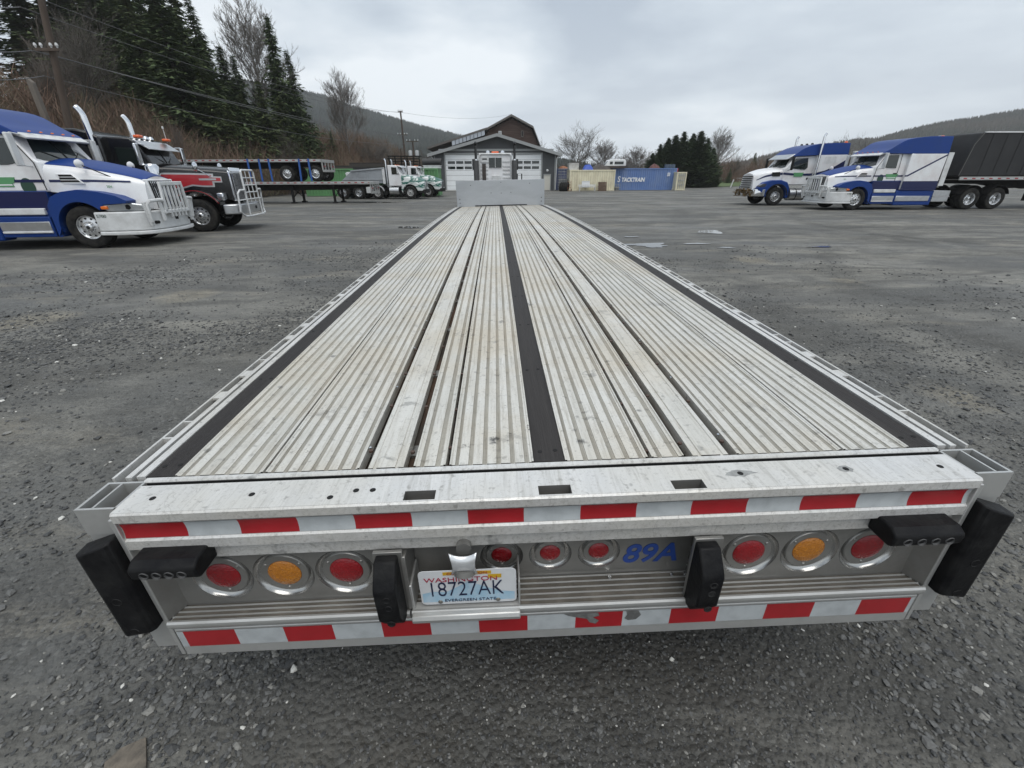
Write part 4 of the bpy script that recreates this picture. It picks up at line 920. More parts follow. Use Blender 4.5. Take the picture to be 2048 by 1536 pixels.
        b = MB(); b.box(-2.05, -.80, s*.95, s*1.17, .30, .80); b.build('step_box', blue_p, T, 30, .02)
        b = MB(); b.box(-2.02, -.84, s*1.12, s*1.185, .46, .68); b.build('step_insert', steel, T, 30, .015)
        b = MB(); b.box(-2.0, -.84, s*1.10, s*1.21, .40, .455); b.build('lower_step', white_bar, T, 30, .012)
        b = MB(); b.box(-4.10, -2.06, s*.80, s*1.18, .22, .94); b.build('side_fairing', blue_p, T, 30, .04)
        b = MB(); b.box(-3.95, -2.12, s*1.16, s*1.20, .42, .68); b.build('tank_panel', steel, T, 30, .02)
        b = MB(); b.box(-5.05, -4.15, s*.62, s*1.14, .38, .93); b.build('tool_box', steel, T, 30, .02)
        b = MB(); b.box(-5.07, -4.13, s*.60, s*1.16, .62, .66); b.build('box_band', chrome, T, 30)
        b = MB(); b.prism([(-4.16, 1.15), (-4.44, 1.15), (-4.40, 2.70), (-4.12, 2.70)], 'y', s*1.17, s*1.20); b.build('rear_fairing', white_bar, T, 30, .01)
        for xa in (-6.2, -7.62):
            q = MB(); pts = arc(xa, .52, .64, 20, 160, 12); q.rings([[(px, s*.62, pz), (px, s*1.21, pz), (px, s*1.21, pz+.02), (px, s*.62, pz+.02)] for px, pz in pts], True, True); q.build('wheel_guard', undercar, T, 40)
        q = MB(); q.lathe([(.0005, .08), (.08, .06), (.10, 0)], (-3.75, s*.85, 3.40), 'z', 14); q.build('beacon', orange_l, T, 40)
    # cowl mirrors
    for s in (-1, 1):
        b = MB(); b.tube([(.75, s*.78, 1.72), (.30, s*.96, 1.98)], .014, 6); o = b.build('hood_mirror_arm', undercar, T)
        q = MB(); q.lathe([(.001, .05), (.10, .04), (.14, 0), (.13, -.03), (.001, -.05)], (.26, s*.98, 2.02), 'x', 16); q.v = [(x, y, 2.02+(z-2.02)*.75) for x, y, z in q.v]; q.build('hood_mirror', white_p, o, 50)
    mirror_set(T, -.78, 1.06, 2.32, white_bar, .72, .18)
    b = MB(); b.lathe([(.001, .0), (.45, .0), (.5, -.05), (.5, -.09), (.001, -.09)], (-6.9, 0, 1.12), 'z', 24); b.build('fifth_wheel', undercar, T)
    return T
LEFT_ROT = RAD(5)
def from_tyre(px, ang, track_half=1.15, side=-1, g=0.0):
    """truck origin from the pixel under the near front tyre's outer face"""
    p = on_ground(px[0], px[1]); n = np.array([-math.sin(ang), math.cos(ang), 0]); return Vector((p[0]-side*n[0]*track_half, p[1]-side*n[1]*track_half, 0))
aero_tractor('semi_truck', 'blue and white sleeper truck with white bull bar beside the black and red truck', from_tyre((193, 496), LEFT_ROT), LEFT_ROT)
aero_tractor('semi_truck', 'blue and white sleeper truck coupled to the black tarped trailer', from_tyre((1704, 420), math.pi, side=1), math.pi)
# ------------------------------------------------------------------ black and red long-nose truck
def black_truck():
    ang = RAD(8); T = thing('semi_truck', 'black and red long nose truck with silver grille guard and chrome stacks', 'truck', from_tyre((410, 464), ang), ang)
    chassis(T, -8.2, .95, (-6.1, -7.5))
    rings = [(-1.08, [(.92, 1.30), (.92, 1.80), (.86, 2.02), (.55, 2.11), (0, 2.15)]), (-.3, [(.82, 1.28), (.82, 1.80), (.77, 1.97), (.5, 2.06), (0, 2.10)]), (.5, [(.68, 1.1), (.68, 1.76), (.64, 1.91), (.42, 2.0), (0, 2.04)]), (1.0, [(.60, .95), (.60, 1.72), (.565, 1.86), (.38, 1.95), (0, 1.98)])]
    hood(T, rings, black_p)
    silver = mat('silver_pinstripe', (.5, .5, .5), .3, .5)
    for s in (-1, 1):
        hood_decal(T, rings, 'flame_border', ([(-1.0, 1.33), (-.7, 1.32), (-.4, 1.36), (-.1, 1.44), (.2, 1.40), (.52, 1.40)], [(-1.0, 1.84), (-.7, 1.84), (-.4, 1.835), (-.1, 1.83), (.2, 1.82), (.56, 1.81)]), s, silver, .008, 24, 8)
        hood_decal(T, rings, 'flame_panel', ([(-1.0, 1.375), (-.7, 1.365), (-.42, 1.40), (-.12, 1.485), (.2, 1.45), (.47, 1.45)], [(-1.0, 1.79), (-.7, 1.79), (-.4, 1.785), (-.1, 1.78), (.2, 1.77), (.50, 1.76)]), s, red_p, .013, 24, 8)
        hood_decal(T, rings, 'flame_tongue', ([(.48, 1.54), (.78, 1.54)], [(.48, 1.73), (.78, 1.72)]), s, silver, .018, 8, 5); hood_decal(T, rings, 'flame_tongue', ([(.40, 1.58), (.745, 1.58)], [(.40, 1.69), (.745, 1.68)]), s, red_p, .023, 8, 5)
        hood_decal(T, rings, 'side_badge', ([(.12, 1.61), (.62, 1.61)], [(.12, 1.665), (.62, 1.665)]), s, silver, .03, 6, 3)
        # round fender
        q = MB(); pts = [(.74, .80), (.72, 1.02)]+arc(0, .52, .80, 36, 150, 14)+[(-.86, .72), (-1.02, .52)]
        q.rings([[(px, s*.66, pz), (px, s*1.16, pz-.02), (px, s*1.18, pz-.05), (px, s*1.16, pz-.07), (px, s*.66, pz-.05)] for px, pz in pts]); q.build('fender', black_p, T, 50)
        q = MB(); pts = arc(0, .52, .81, 30, 150, 14); q.rings([[(px, s*1.17, pz-.02), (px, s*1.186, pz-.02), (px, s*1.186, pz-.035), (px, s*1.17, pz-.035)] for px, pz in pts]); q.build('fender_trim', red_p, T, 40)
        b = MB(); b.box(.62, .82, s*.72, s*1.0, .98, 1.22); o = b.build('headlamp', chrome, T, 30, .03); q = MB(); q.box(.82, .835, s*.75, s*.97, 1.01, 1.19); q.build('headlamp_glass', lamp_l, o, 30, .02)
        b = MB(); b.lathe([(.001, -.42), (.19, -.40), (.20, -.1), (.20, .25), (.15, .33), (.001, .36)], (-1.02, s*1.12, 1.76), 'z', 20); b.build('air_cleaner', chrome, T, 40)
        b = MB(); b.lathe([(.001, .05), (.10, .04), (.15, 0), (.14, -.03), (.001, -.05)], (.20, s*.96, 2.02), 'x', 16); o = b.build('hood_mirror', chrome, T, 50); q = MB(); q.tube([(.5, s*.72, 1.7), (.22, s*.94, 1.95)], .014, 6); q.build('mirror_arm', chrome, o)
        b = MB(); b.cyl((-2.9, s*.98, .55), (-1.35, s*.98, .55), .30, 20); b.build('fuel_tank', steel, T, 40)
        b = MB(); b.box(-2.8, -1.3, s*.9, s*1.16, .86, .94); b.build('step', steel, T, 30, .01)
        plate_y('side_window', [(-1.32, 2.08), (-1.36, 2.55), (-1.95, 2.57), (-1.95, 2.05)], s, .985, glass, T, .008)
        plate_y('sleeper_window', [(-2.75, 2.3), (-2.75, 2.55), (-3.1, 2.55), (-3.1, 2.3)], s, 1.16, glass, T, .008)
        stack(T, -2.42, s*1.12, 1.0, 3.62, .085, chrome, .30, (1.2, 2.6, .15, steel))
        b = MB(); b.box(-1.35, -1.16, s*.72, s*.96, 2.83, 2.92); b.build('roof_marker', orange_l, T, 30, .03)
    for y in (-.45, -.15, .15, .45):
        b = MB(); b.lathe([(.001, .10), (.06, .08), (.09, .0)], (-1.55, y, 2.86), 'z', 14); b.build('roof_lamp', chrome, T, 40)
    tw = lambda x, z: 1-.06*max(0, z-2.0)
    tapered('cab', [(-1.05, 1.05), (-1.05, 2.12), (-1.30, 2.70), (-1.5, 2.84), (-2.25, 2.88), (-2.25, 1.05)], .985, black_p, T, tw)
    tapered('sleeper', [(-2.2, 1.0), (-2.2, 2.84), (-2.45, 2.98), (-2.8, 3.06), (-3.9, 3.08), (-3.9, 1.0)], 1.16, black_p, T, None, .06)
    windshield(T, -1.06, 2.14, -1.28, 2.66, .88, .82, .06)
    b = MB(); b.prism([(-.92, 2.45), (-.90, 2.47), (-1.26, 2.78), (-1.32, 2.76)], 'y', -.96, .96); b.v = [(x-.08*(abs(y)/.96)**2, y, z+(.06*abs(y) if z < 2.6 else 0)) for x, y, z in b.v]
    b.v = b.v; b.build('sun_visor', steel, T, 30, .006)
    mirror_set(T, -1.12, 1.0, 2.35, chrome, .62, .30)
    b = MB(); b.prism([(.98, .95), (1.06, .95), (1.04, 1.86), (.98, 1.92)], 'y', -.60, .60); b.prism([(.97, 1.86), (1.06, 1.86), (1.02, 2.0), (.97, 2.0)], 'y', -.45, .45); g = b.build('grille_frame', chrome, T, 30, .02)
    b = MB(); b.box(1.04, 1.072, -.52, .52, 1.0, 1.80); b.build('grille_mesh', mat('grille_dark', (.06, .06, .065), .4, .6), g)
    for k in range(12): b = MB(); y = -.495+k*.09; b.box(1.07, 1.085, y-.012, y+.012, 1.0, 1.8); b.build('grille_bar', chrome, g)
    b = MB(); b.prism([(.80, 1.18), (1.1, 1.15), (1.30, 1.0), (1.38, .7), (1.38, -.7), (1.30, -1.0), (1.1, -1.15), (.80, -1.18)], 'z', .55, .86); b.build('bumper', steel, T, 35, .03)
    b = MB(); b.box(1.375, 1.392, .1, .24, .66, .76); b.build('tow_hole', dark, T)
    bar = MB(); x = 1.40
    bar.tube([(x, -.62, .5), (x, -.60, 1.86), (x, -.5, 1.92), (x, .5, 1.92), (x, .60, 1.86), (x, .62, .5)], .032, 8); gu = bar.build('grille_guard', white_bar, T, 40)
    for z in (1.0, 1.22, 1.45, 1.68): q = MB(); q.tube([(x, -.6, z), (x, .6, z)], .022, 6); q.build('guard_rung', white_bar, gu, 40)
    for y in (-.2, .2): q = MB(); q.tube([(x, y, .9), (x, y, 1.92)], .018, 6); q.build('guard_upright', white_bar, gu, 40)
    for s in (-1, 1):
        q = MB(); q.tube([(x, s*.6, 1.30), (x-.02, s*1.0, 1.30), (x-.06, s*1.12, 1.2), (x-.10, s*1.15, .62), (x-.02, s*1.0, .48), (x+.02, s*.6, .46)], .03, 8); q.build('side_loop', white_bar, gu, 40)
        q = MB(); q.tube([(x, s*.6, 1.0), (x-.1, s*1.13, .98)], .02, 6); q.build('side_rung', white_bar, gu, 40)
    q = MB(); q.tube([(x+.03, -.6, .46), (x+.03, .6, .46)], .03, 8); q.build('lower_bar', white_bar, gu, 40)
    b = MB(); b.tube([(-1.3, .95, 2.8), (-1.32, .98, 3.25)], .01, 5); b.lathe([(.001, .05), (.03, .03), (.03, -.03), (.001, -.05)], (-1.32, .98, 3.27), 'z', 8); b.build('antenna', white_bar, T)
    return T
black_truck()

# ------------------------------------------------------------------ day-sleeper with swoosh paint on the right
def swoosh_truck():
    T = thing('semi_truck', 'white and blue truck with green swoosh on its sleeper and brown netting on its bumper', 'truck', from_tyre((1546, 411), math.pi, side=1), math.pi)
    chassis(T, -8.0, 1.3, (-6.0, -7.4))
    rings = [(-.25, [(1.0, 1.25), (1.0, 1.75), (.94, 1.95), (.62, 2.06), (0, 2.13)]), (.4, [(.95, 1.2), (.93, 1.70), (.85, 1.9), (.56, 2.0), (0, 2.07)]), (1.1, [(.84, 1.05), (.80, 1.58), (.73, 1.78), (.5, 1.88), (0, 1.95)]), (1.62, [(.74, .9), (.68, 1.45), (.62, 1.64), (.45, 1.74), (0, 1.80)])]
    hood(T, rings, white_p)
    fender(T, [(-.70, .42), (-.76, .42), (-.74, 1.0), (-.55, 1.30), (-.15, 1.42), (.4, 1.42), (.95, 1.30), (1.35, 1.05), (1.38, .88)], .52, .52, blue_p, .76, 1.19)
    for s in (-1, 1):
        q = MB(); pts = arc(0, .52, .64, 10, 175, 14); q.rings([[(px, s*1.10, pz), (px, s*1.205, pz), (px*1.09, s*1.205, .52+(pz-.52)*1.09), (px*1.09, s*1.10, .52+(pz-.52)*1.09)] for px, pz in pts]); q.build('arch_trim', undercar, T, 40)
        b = MB(); b.prism([(.70, 1.20), (.86, 1.02), (1.30, 1.0), (1.36, 1.12), (1.0, 1.24)], 'y', s*.9, s*1.192); b.build('headlamp', mat('smoked_lamp', (.05, .05, .06), .1, 0, coat=.5), T, 30, .02)
    plan = [(.72, 1.2), (1.25, 1.18), (1.65, .95), (1.78, .5)]; plan += [(x, -y) for x, y in plan[::-1]]
    b = MB(); b.prism(plan, 'z', .52, .92); b.build('bumper', chrome, T, 35, .03)
    net = mat('brown_netting', (0.16, 0.10, 0.035), .9, 0, (0.05, 0.035, 0.02), .8, 20, bump=.6)
    r = random.Random(5); b = MB()
    for k in range(60):
        p = [(1.80+r.uniform(-.03, .14), r.uniform(-.9, .9), r.uniform(.55, .92))]
        for _ in range(4): p.append((p[-1][0]+r.uniform(-.05, .05), p[-1][1]+r.uniform(-.2, .2), min(.95, max(.5, p[-1][2]+r.uniform(-.14, .14)))))
        b.tube(p, r.uniform(.012, .03), 5)
    b.build('bumper_netting', net, T, 50)
    b = MB(); b.prism([(1.58, .92), (1.74, .92), (1.66, 1.70), (1.55, 1.76)], 'y', -.66, .66); b.v = [(x-.12*(abs(y)/.66)**2, y, z) for x, y, z in b.v]; g = b.build('grille_frame', chrome, T, 30, .03)
    for k in range(6): z = 1.0+k*.12; b = MB(); b.box(1.70-.1*(z-.92), 1.75-.1*(z-.92), -.56, .56, z, z+.045); b.build('grille_bar', undercar, g)
    tw = lambda x, z: 1-.075*max(0, z-1.9)
    tapered('cab', [(-.22, 1.15), (-.22, 2.04), (-.36, 2.12), (-.78, 2.68), (-2.1, 2.74), (-2.1, 1.15)], 1.06, white_p, T, tw)
    tapered('sleeper', [(-2.0, 1.15), (-2.0, 2.78), (-3.8, 2.80), (-3.8, 1.15)], 1.18, white_p, T, None, .05)
    rw = lambda x, z: (.92 if x > -1.0 else .92+.08*min(1, (-1.0-x)/1.0))*(1-.1*max(0, z-2.9))
    tapered('roof_cap', [(-.62, 2.68)]+[tuple(p) for p in catmull([(-.62, 2.72), (-.85, 2.92), (-1.2, 3.14), (-1.8, 3.31), (-2.6, 3.38), (-3.8, 3.38)], 14)]+[(-3.82, 2.76), (-2.0, 2.74)], 1.18, blue_p, T, rw, .06)
    windshield(T, -.24, 2.08, -.72, 2.64, .94, .86, .10)
    b = MB(); b.prism([(-.20, 2.52), (-.17, 2.56), (-.60, 2.82), (-.72, 2.74)], 'y', -1.0, 1.0); b.v = [(x-.10*abs(y)**2, y, z) for x, y, z in b.v]; b.build('sun_visor', steel, T, 30, .015)
    lime = mat('lime_paint', (.22, .42, .06), .35, coat=.4); grey = mat('grey_paint', (.20, .23, .25), .35, coat=.4)
    for s in (-1, 1):
        plate_y('side_window', [(-.62, 2.05), (-.80, 2.58), (-1.55, 2.60), (-1.62, 2.1), (-1.5, 1.98)], s, 1.062, glass, T, .008, tw)
        hood_decal(T, rings, 'hood_stripe', ([(-.22, 1.70), (.2, 1.68), (.8, 1.56), (1.4, 1.40)], [(-.22, 1.83), (.2, 1.80), (.8, 1.66), (1.4, 1.44)]), s, navy_p)
        plate_y('swoosh', [(-.22, 1.83), (-1.2, 1.76), (-2.05, 1.78), (-2.05, 1.66), (-1.1, 1.66), (-.22, 1.72)], s, 1.064, navy_p, T, .004)
        plate_y('swoosh', [(-2.0, 1.78), (-2.6, 1.92), (-3.2, 2.16), (-3.79, 2.52), (-3.79, 2.10), (-3.1, 1.86), (-2.5, 1.72), (-2.0, 1.66)], s, 1.184, navy_p, T, .004)
        plate_y('green_swoosh', [(-2.0, 1.645), (-2.5, 1.70), (-3.1, 1.84), (-3.79, 2.08), (-3.79, 1.80), (-3.1, 1.64), (-2.0, 1.58)], s, 1.184, lime, T, .004)
        plate_y('lower_swoosh', [(-2.0, 1.56), (-3.1, 1.62), (-3.79, 1.78), (-3.79, 1.18), (-2.0, 1.18)], s, 1.184, grey, T, .003)
        plate_y('sleeper_window', rrect(-3.15, -2.45, 2.30, 2.66, .06), s, 1.181, white_bar, T, .003)
        b = MB(); b.prism([(-.05, 1.86), (.42, 1.84), (.36, 1.62), (-.10, 1.62)], 'y', s*.94, s*1.01); b.build('hood_intake', dark, T, 30, .01)
        plate_y('door_logo', [(-.84, 1.82), (-1.46, 1.82), (-1.40, 1.60), (-.90, 1.60)], s, 1.070, green_d, T, .004)
        b = MB(); b.lathe([(.0005, .02), (.05, .02), (.06, 0)], (-1.75, s*1.06, 1.50), 'y', 12, sgn=s); b.build('door_handle', undercar, T)
        stack(T, -2.02, s*1.28, 1.25, 3.85, .065, chrome, .16, None)
        b = MB(); b.cyl((-2.05, s*.95, .62), (-.82, s*.95, .62), .33, 22); o = b.build('fuel_tank', steel, T, 40)
        for x in (-1.2, -1.75): q = MB(); q.cyl((x-.03, s*.95, .62), (x+.03, s*.95, .62), .338, 22); q.build('tank_strap', undercar, o, 40)
        b = MB(); b.box(-3.7, -2.1, s*.6, s*1.15, .30, .90); b.build('tool_box', steel, T, 30, .02)
        b = MB(); b.box(-4.55, -4.15, s*1.0, s*1.2, 1.3, 2.95); b.build('rear_fairing', white_bar, T, 30, .03)
        b = MB(); b.lathe([(.0005, .09), (.08, .07), (.10, 0)], (-3.65, s*.9, 3.40), 'z', 14); b.build('beacon', orange_l, T, 40)
    mirror_set(T, -.45, 1.06, 2.30, undercar, .70, .2)
    b = MB(); b.box(-3.72, -3.58, -1.05, -.85, 3.0, 3.3); b.build('roof_lamp', undercar, T, 30, .03)
    for y in (-.5, 0, .5): b = MB(); b.lathe([(.001, .08), (.06, .06), (.08, 0)], (-1.9, y, 3.34), 'z', 10); b.build('roof_horn', undercar, T, 40)
    for o in list(T.children_recursive):                       # set-back nose
        if o.name.startswith(('wheel', 'rim')): continue
        for v in o.data.vertices:
            if v.co.x > .7: v.co.x = .7+(v.co.x-.7)*.68
    return T
swoosh_truck()

# ------------------------------------------------------------------ dump trucks with green flames
flame_m = two_tone('green_flame_paint', (0.62, 0.64, 0.63), (0.008, 0.10, 0.075), 1.0, .50, .03, (.8, .5, 2.6), distort=1.6)
def dump_truck(loc, ang, label):
    T = thing('dump_truck', label, 'truck', loc, ang, 'green flame dump trucks')
    chassis(T, -6.3, .9, (-4.35, -5.68), .50, 'dual', front_style='steel')
    for s in (-1, 1):
        wheel(T, -2.77, s*1.02, s, .47, .28, 'steel', z=.47)
        q = MB(); pts = arc(-2.77, .47, .56, 15, 165, 12); q.rings([[(px, s*.8, pz), (px, s*1.18, pz), (px, s*1.18, pz+.03), (px, s*.8, pz+.03)] for px, pz in pts]); q.build('lift_axle_guard', white_bar, T, 40)
        b = MB(); b.cyl((-1.72, s*.95, .62), (-.95, s*.95, .62), .30, 20); o = b.build('fuel_tank', steel, T, 40)
        b = MB(); b.box(-3.7, -3.35, s*.85, s*1.12, .45, .95); b.build('tool_box', white_bar, T, 30, .02)
        plate_y('side_window', [(-.86, 1.86), (-.98, 2.36), (-1.45, 2.38), (-1.45, 1.86)], s, .965, glass, T, .01)
    rings = [(-.75, [(.92, 1.10), (.92, 1.55), (.84, 1.75), (.55, 1.84), (0, 1.88)]), (0, [(.90, 1.08), (.86, 1.46), (.76, 1.64), (.5, 1.73), (0, 1.78)]), (.65, [(.82, .95), (.76, 1.32), (.66, 1.48), (.44, 1.57), (0, 1.61)]), (1.1, [(.72, .72), (.66, 1.12), (.58, 1.30), (.40, 1.38), (0, 1.42)])]
    hood(T, rings, flame_m)
    fender(T, [(-.66, .50), (-.72, .60), (-.68, 1.0), (-.4, 1.26), (0, 1.32), (.5, 1.26), (.95, 1.0), (1.08, .70), (1.02, .62)], .50, .50, flame_m, .70, 1.12, gap=.12, a0=185, a1=12)
    plan = [(.72, 1.12), (1.05, 1.10), (1.22, .8), (1.26, .4)]; plan += [(x, -y) for x, y in plan[::-1]]
    b = MB(); b.prism(plan, 'z', .45, .72); b.build('bumper', undercar, T, 35, .03)
    b = MB(); b.box(1.08, 1.15, -.45, .45, .75, 1.28); b.build('grille', chrome, T, 30, .02)
    tapered('cab', [(-.72, .98), (-.72, 1.86), (-.98, 2.42), (-1.1, 2.52), (-1.78, 2.54), (-1.78, .98)], .965, white_p, T, lambda x, z: 1-.06*max(0, z-1.8))
    windshield(T, -.73, 1.88, -.96, 2.38, .86, .80, .06)
    b = MB(); b.prism([(-.62, 2.34), (-.60, 2.36), (-.95, 2.52), (-1.02, 2.48)], 'y', -.92, .92); b.build('sun_visor', steel, T, 30, .01)
    mirror_set(T, -.85, .98, 2.15, white_bar, .5, .25)
    for y in (-.5, 0, .5): b = MB(); b.lathe([(.001, .06), (.05, .04), (.06, 0)], (-1.2, y, 2.52), 'z', 10); b.build('roof_marker', amber, T, 40)
    for s in (-1, 1): stack(T, -1.92, s*.85, 1.0, 2.98, .07, chrome if s < 0 else steel, .2, None)
    grey = mat('dump_body_grey', (.33, .35, .37), .45, .2, (.2, .2, .2), .5, 2)
    b = MB(); b.prism([(-2.05, 1.20), (-2.05, 2.32), (-4.75, 2.12), (-5.9, 1.20)], 'y', -1.12, 1.12); body = b.build('dump_body', grey, T, 30, .02)
    for s in (-1, 1):
        b = MB(); b.prism([(-2.0, 2.25), (-2.0, 2.36), (-4.80, 2.16), (-4.80, 2.05)], 'y', s*1.10, s*1.19); b.build('top_rail', grey, body, 30, .02)
        b = MB(); b.prism([(-2.02, 1.42), (-2.02, 1.52), (-5.5, 1.52), (-5.6, 1.42)], 'y', s*1.10, s*1.17); b.build('side_rib', grey, body, 30, .01)
        b = MB(); b.prism([(-1.98, 1.15), (-2.18, 1.15), (-2.18, 2.34), (-1.98, 2.36)], 'y', s*1.10, s*1.18); b.build('corner_post', white_bar, body, 30, .01)
        for x in (-3.5, -4.3): b = MB(); b.prism([(x-.04, 1.2), (x+.04, 1.2), (x+.04, 2.14), (x-.04, 2.14)], 'y', s*1.10, s*1.16); b.build('side_post', grey, body, 30)
    b = MB(); b.prism([(-1.95, 2.30), (-1.95, 2.36), (-4.6, 2.40), (-4.6, 2.22)], 'y', -1.05, 1.05); b.build('load_tarp', mat('black_tarp', (.015, .015, .016), .7, bump=.3, bump_scale=6), T, 30)
    b = MB(); b.prism([(-4.76, 1.25), (-5.0, 1.2), (-5.3, 1.95), (-5.1, 2.05)], 'y', -1.1, 1.1); b.build('tailgate', white_bar, T, 30, .02)
    return T
dump_truck(from_tyre((822, 398), RAD(-5)), RAD(-5), 'white dump truck with green flame paint parked in front of its twin')
dump_truck(Vector((float(on_ground(866, 394.5)[0])-.35, float(on_ground(866, 394.5)[1])+1.6, 0)), RAD(-5), 'white dump truck with green flame paint half hidden behind its twin')

# ------------------------------------------------------------------ white day cab seen from behind
def day_cab():
    c = at_y(991, 352, 28.5); T = thing('day_cab_truck', 'white day cab truck seen from behind with two tall black stacks', 'truck', (c[0], c[1], 0), RAD(90))
    chassis(T, -4.6, 3.0, (-2.1, -3.4)); 
    for w in [q for q in T.children if q.name.startswith('wheel')]: pass
    E_ = T
    tapered('cab', [(.1, 1.15), (.1, 2.95), (1.2, 2.95), (1.6, 2.2), (1.6, 1.15)], 1.0, white_p, E_, None, .07)
    b = MB(); b.box(1.6, 3.1, -.75, .75, 1.1, 2.0); b.build('hood', white_p, E_, 30, .1)
    b = MB(); b.tube([(.06, y, z) for y, z in ((-.96, 1.3), (-.96, 2.80), (-.86, 2.90), (.86, 2.90), (.96, 2.80), (.96, 1.3))], .05, 8); b.build('rear_frame', white_bar, E_, 40)
    b = MB(); b.box(.06, .10, -.38, .38, 2.16, 2.70); w = b.build('rear_window', glass, E_)
    b = MB(); b.box(.04, .06, -.012, .012, 2.16, 2.70); b.build('window_bar', white_bar, w)
    for z in (1.55, 1.78, 2.0, 2.2, 2.45):
        for s in (-1, 1): b = MB(); b.box(.07, .10, s*.45, s*.90, z, z+.10); b.build('rear_rib', white_bar, E_, 30, .01)
    b = MB(); b.box(.03, .09, .40, .84, 2.44, 2.78); b.build('access_panel', white_bar, E_, 30, .01)
    b = MB(); b.box(.015, .04, .50, .78, 2.60, 2.66); b.build('panel_slot', dark, E_)
    b = MB(); b.box(.01, .06, .58, .80, 1.4, 2.38); b.build('hose_rack', mat('rack_brown', (.05, .04, .035), .7), E_)
    b = MB(); b.box(-.02, .06, -.30, .22, 1.35, 1.75); b.build('mud_panel', white_bar, E_, 30, .03)
    for s in (-1, 1):
        b = MB(); b.cyl((-.12, s*1.16, 1.0), (-.12, s*1.16, 2.55), .155, 20); o = b.build('muffler', mat('sooty_steel', (.10, .10, .10), .5, .4, (.05, .05, .05), .5, 3), E_, 40)
        q = MB(); q.cyl((-.12, s*1.16, 2.55), (-.12, s*1.16, 3.35), .075, 16); q.tube([(-.12, s*1.16, 3.35), (-.14, s*1.16, 3.42), (-.2, s*1.16, 3.50)], [.085, .085, .08], 14); q.build('exhaust_stack', black_p, o, 40)
        q = MB(); q.cyl((-.12, s*1.16, 2.50), (-.12, s*1.16, 2.62), .11, 16); q.build('clamp', chrome, o, 40)
        b = MB(); b.lathe([(.001, .16), (.10, .13), (.125, .03), (.10, 0)], (.5, s*.45, 2.95), 'z', 14); b.build('roof_lamp', chrome, E_, 40)
        b = MB(); b.box(.5, .6, s*1.22, s*1.42, 2.05, 2.65); b.build('mirror', black_p, E_, 30, .03)
    b = MB(); b.box(.5, .62, -.22, .22, 2.96, 3.06); b.build('light_bar', orange_l, E_, 30, .03)
    b = MB(); b.tube([(.2, -1.35, 1.0), (.2, -1.35, 1.82), (.2, -1.62, 1.82), (.2, -1.62, 1.0)], .035, 8); b.build('grab_rail', undercar, E_, 40)
day_cab()
# ------------------------------------------------------------------ flatbed trailers stacked on the left
tape_mix = None
def rail_tape(parent, x0, x1, y, z, s, h=.05, step=.46):
    x = x0; k = 0
    while x < x1:
        b = MB(); b.box(x, min(x+step*(.4 if k % 2 == 0 else .6), x1), y, y+s*.006, z, z+h); b.build('red_tape' if k % 2 == 0 else 'white_tape', tape_red if k % 2 == 0 else tape_white, parent); x += step*(.4 if k % 2 == 0 else .6); k += 1
def yard_trailer(label, group, x_rear, x_front, yc, z, axles, legs, zg, depth=.14):
    """flat trailer lying along x; rear at x_rear (right), front at x_front (left); z deck height above zg"""
    T = thing('flatbed_trailer', label, 'trailer', ((x_rear+x_front)/2, yc, zg), 0, group); cx = (x_rear+x_front)/2; r, f = x_rear-cx, x_front-cx; zd = z-zg
    wh = mat('pale_trailer_rail', (.42, .42, .41), .5, .3, (.2, .19, .17), .6, 2)
    b = MB(); b.box(f, r, -1.22, 1.22, zd-.06, zd); b.build('deck', mat('worn_deck', (.18, .16, .14), .8, 0, (.3, .29, .27), .6, 2), T)
    for s in (-1, 1):
        b = MB(); b.box(f, r, s*1.22, s*1.28, zd-depth, zd+.03); b.build('side_rail', wh, T, 30, .006); rail_tape(T, f+.1, r-.05, s*1.281, zd-.06, s)
        b = MB(); b.prism([(f+.3, zd-.06), (r-.3, zd-.06), (r-.3, zd-.32), (r-3, zd-.50), (f+3, zd-.55), (f+.8, zd-.3)], 'y', s*.42, s*.56); b.build('main_beam', undercar, T)
    b = MB()
    for k in range(int((r-f)/.6)): b.box(f+.3+k*.6, f+.38+k*.6, -1.2, 1.2, zd-.16, zd-.06)
    b.build('crossmember_frame', undercar, T)
    for xa in axles:
        b = MB(); b.cyl((xa-cx, -.9, .5), (xa-cx, .9, .5), .08, 10); b.box(xa-cx-.3, xa-cx+.3, -.5, .5, .5, max(.6, zd-.3)); b.build('axle', undercar, T)
        for s in (-1, 1): wheel(T, xa-cx, s*1.07, s, .5, .27, 'alu'); wheel(T, xa-cx, s*.75, s, .5, .27, 'alu', face=False)
    for xl in legs:
        for s in (-1, 1):
            b = MB(); b.box(xl-cx-.07, xl-cx+.07, s*.85, s*.99, .08, zd-.1); b.box(xl-cx-.16, xl-cx+.16, s*.78, s*1.06, 0, .08); b.build('landing_leg', undercar, T)
        b = MB(); b.tube([(xl-cx, -.9, .35), (xl-cx, .9, zd-.3)], .03, 6); b.tube([(xl-cx, .9, .35), (xl-cx, -.9, zd-.3)], .03, 6); b.build('leg_brace', undercar, T)
    # rear frame with lamps
    b = MB(); b.box(r, r+.06, -1.25, 1.25, zd-.16, zd+.03); b.box(r, r+.05, -1.2, 1.2, zd-.75, zd-.60); b.build('rear_frame', wh, T, 30, .008)
    for y in (-1.15, -.6, 0, .6, 1.15): b = MB(); b.box(r-.02, r+.05, y-.05, y+.05, zd-.62, zd-.15); b.build('rear_post', wh, T)
    for y in (-.95, -.75, .75, .95): b = MB(); b.lathe([(.0005, .02), (.05, .015), (.06, 0)], (r+.05, y, zd-.40), 'x', 12); b.build('tail_lamp', red_lens, T, 40)
    return T
YT = 33.7
pf = lambda u, v=360, Y=YT-1.28: float(at_y(u, v, Y)[0])
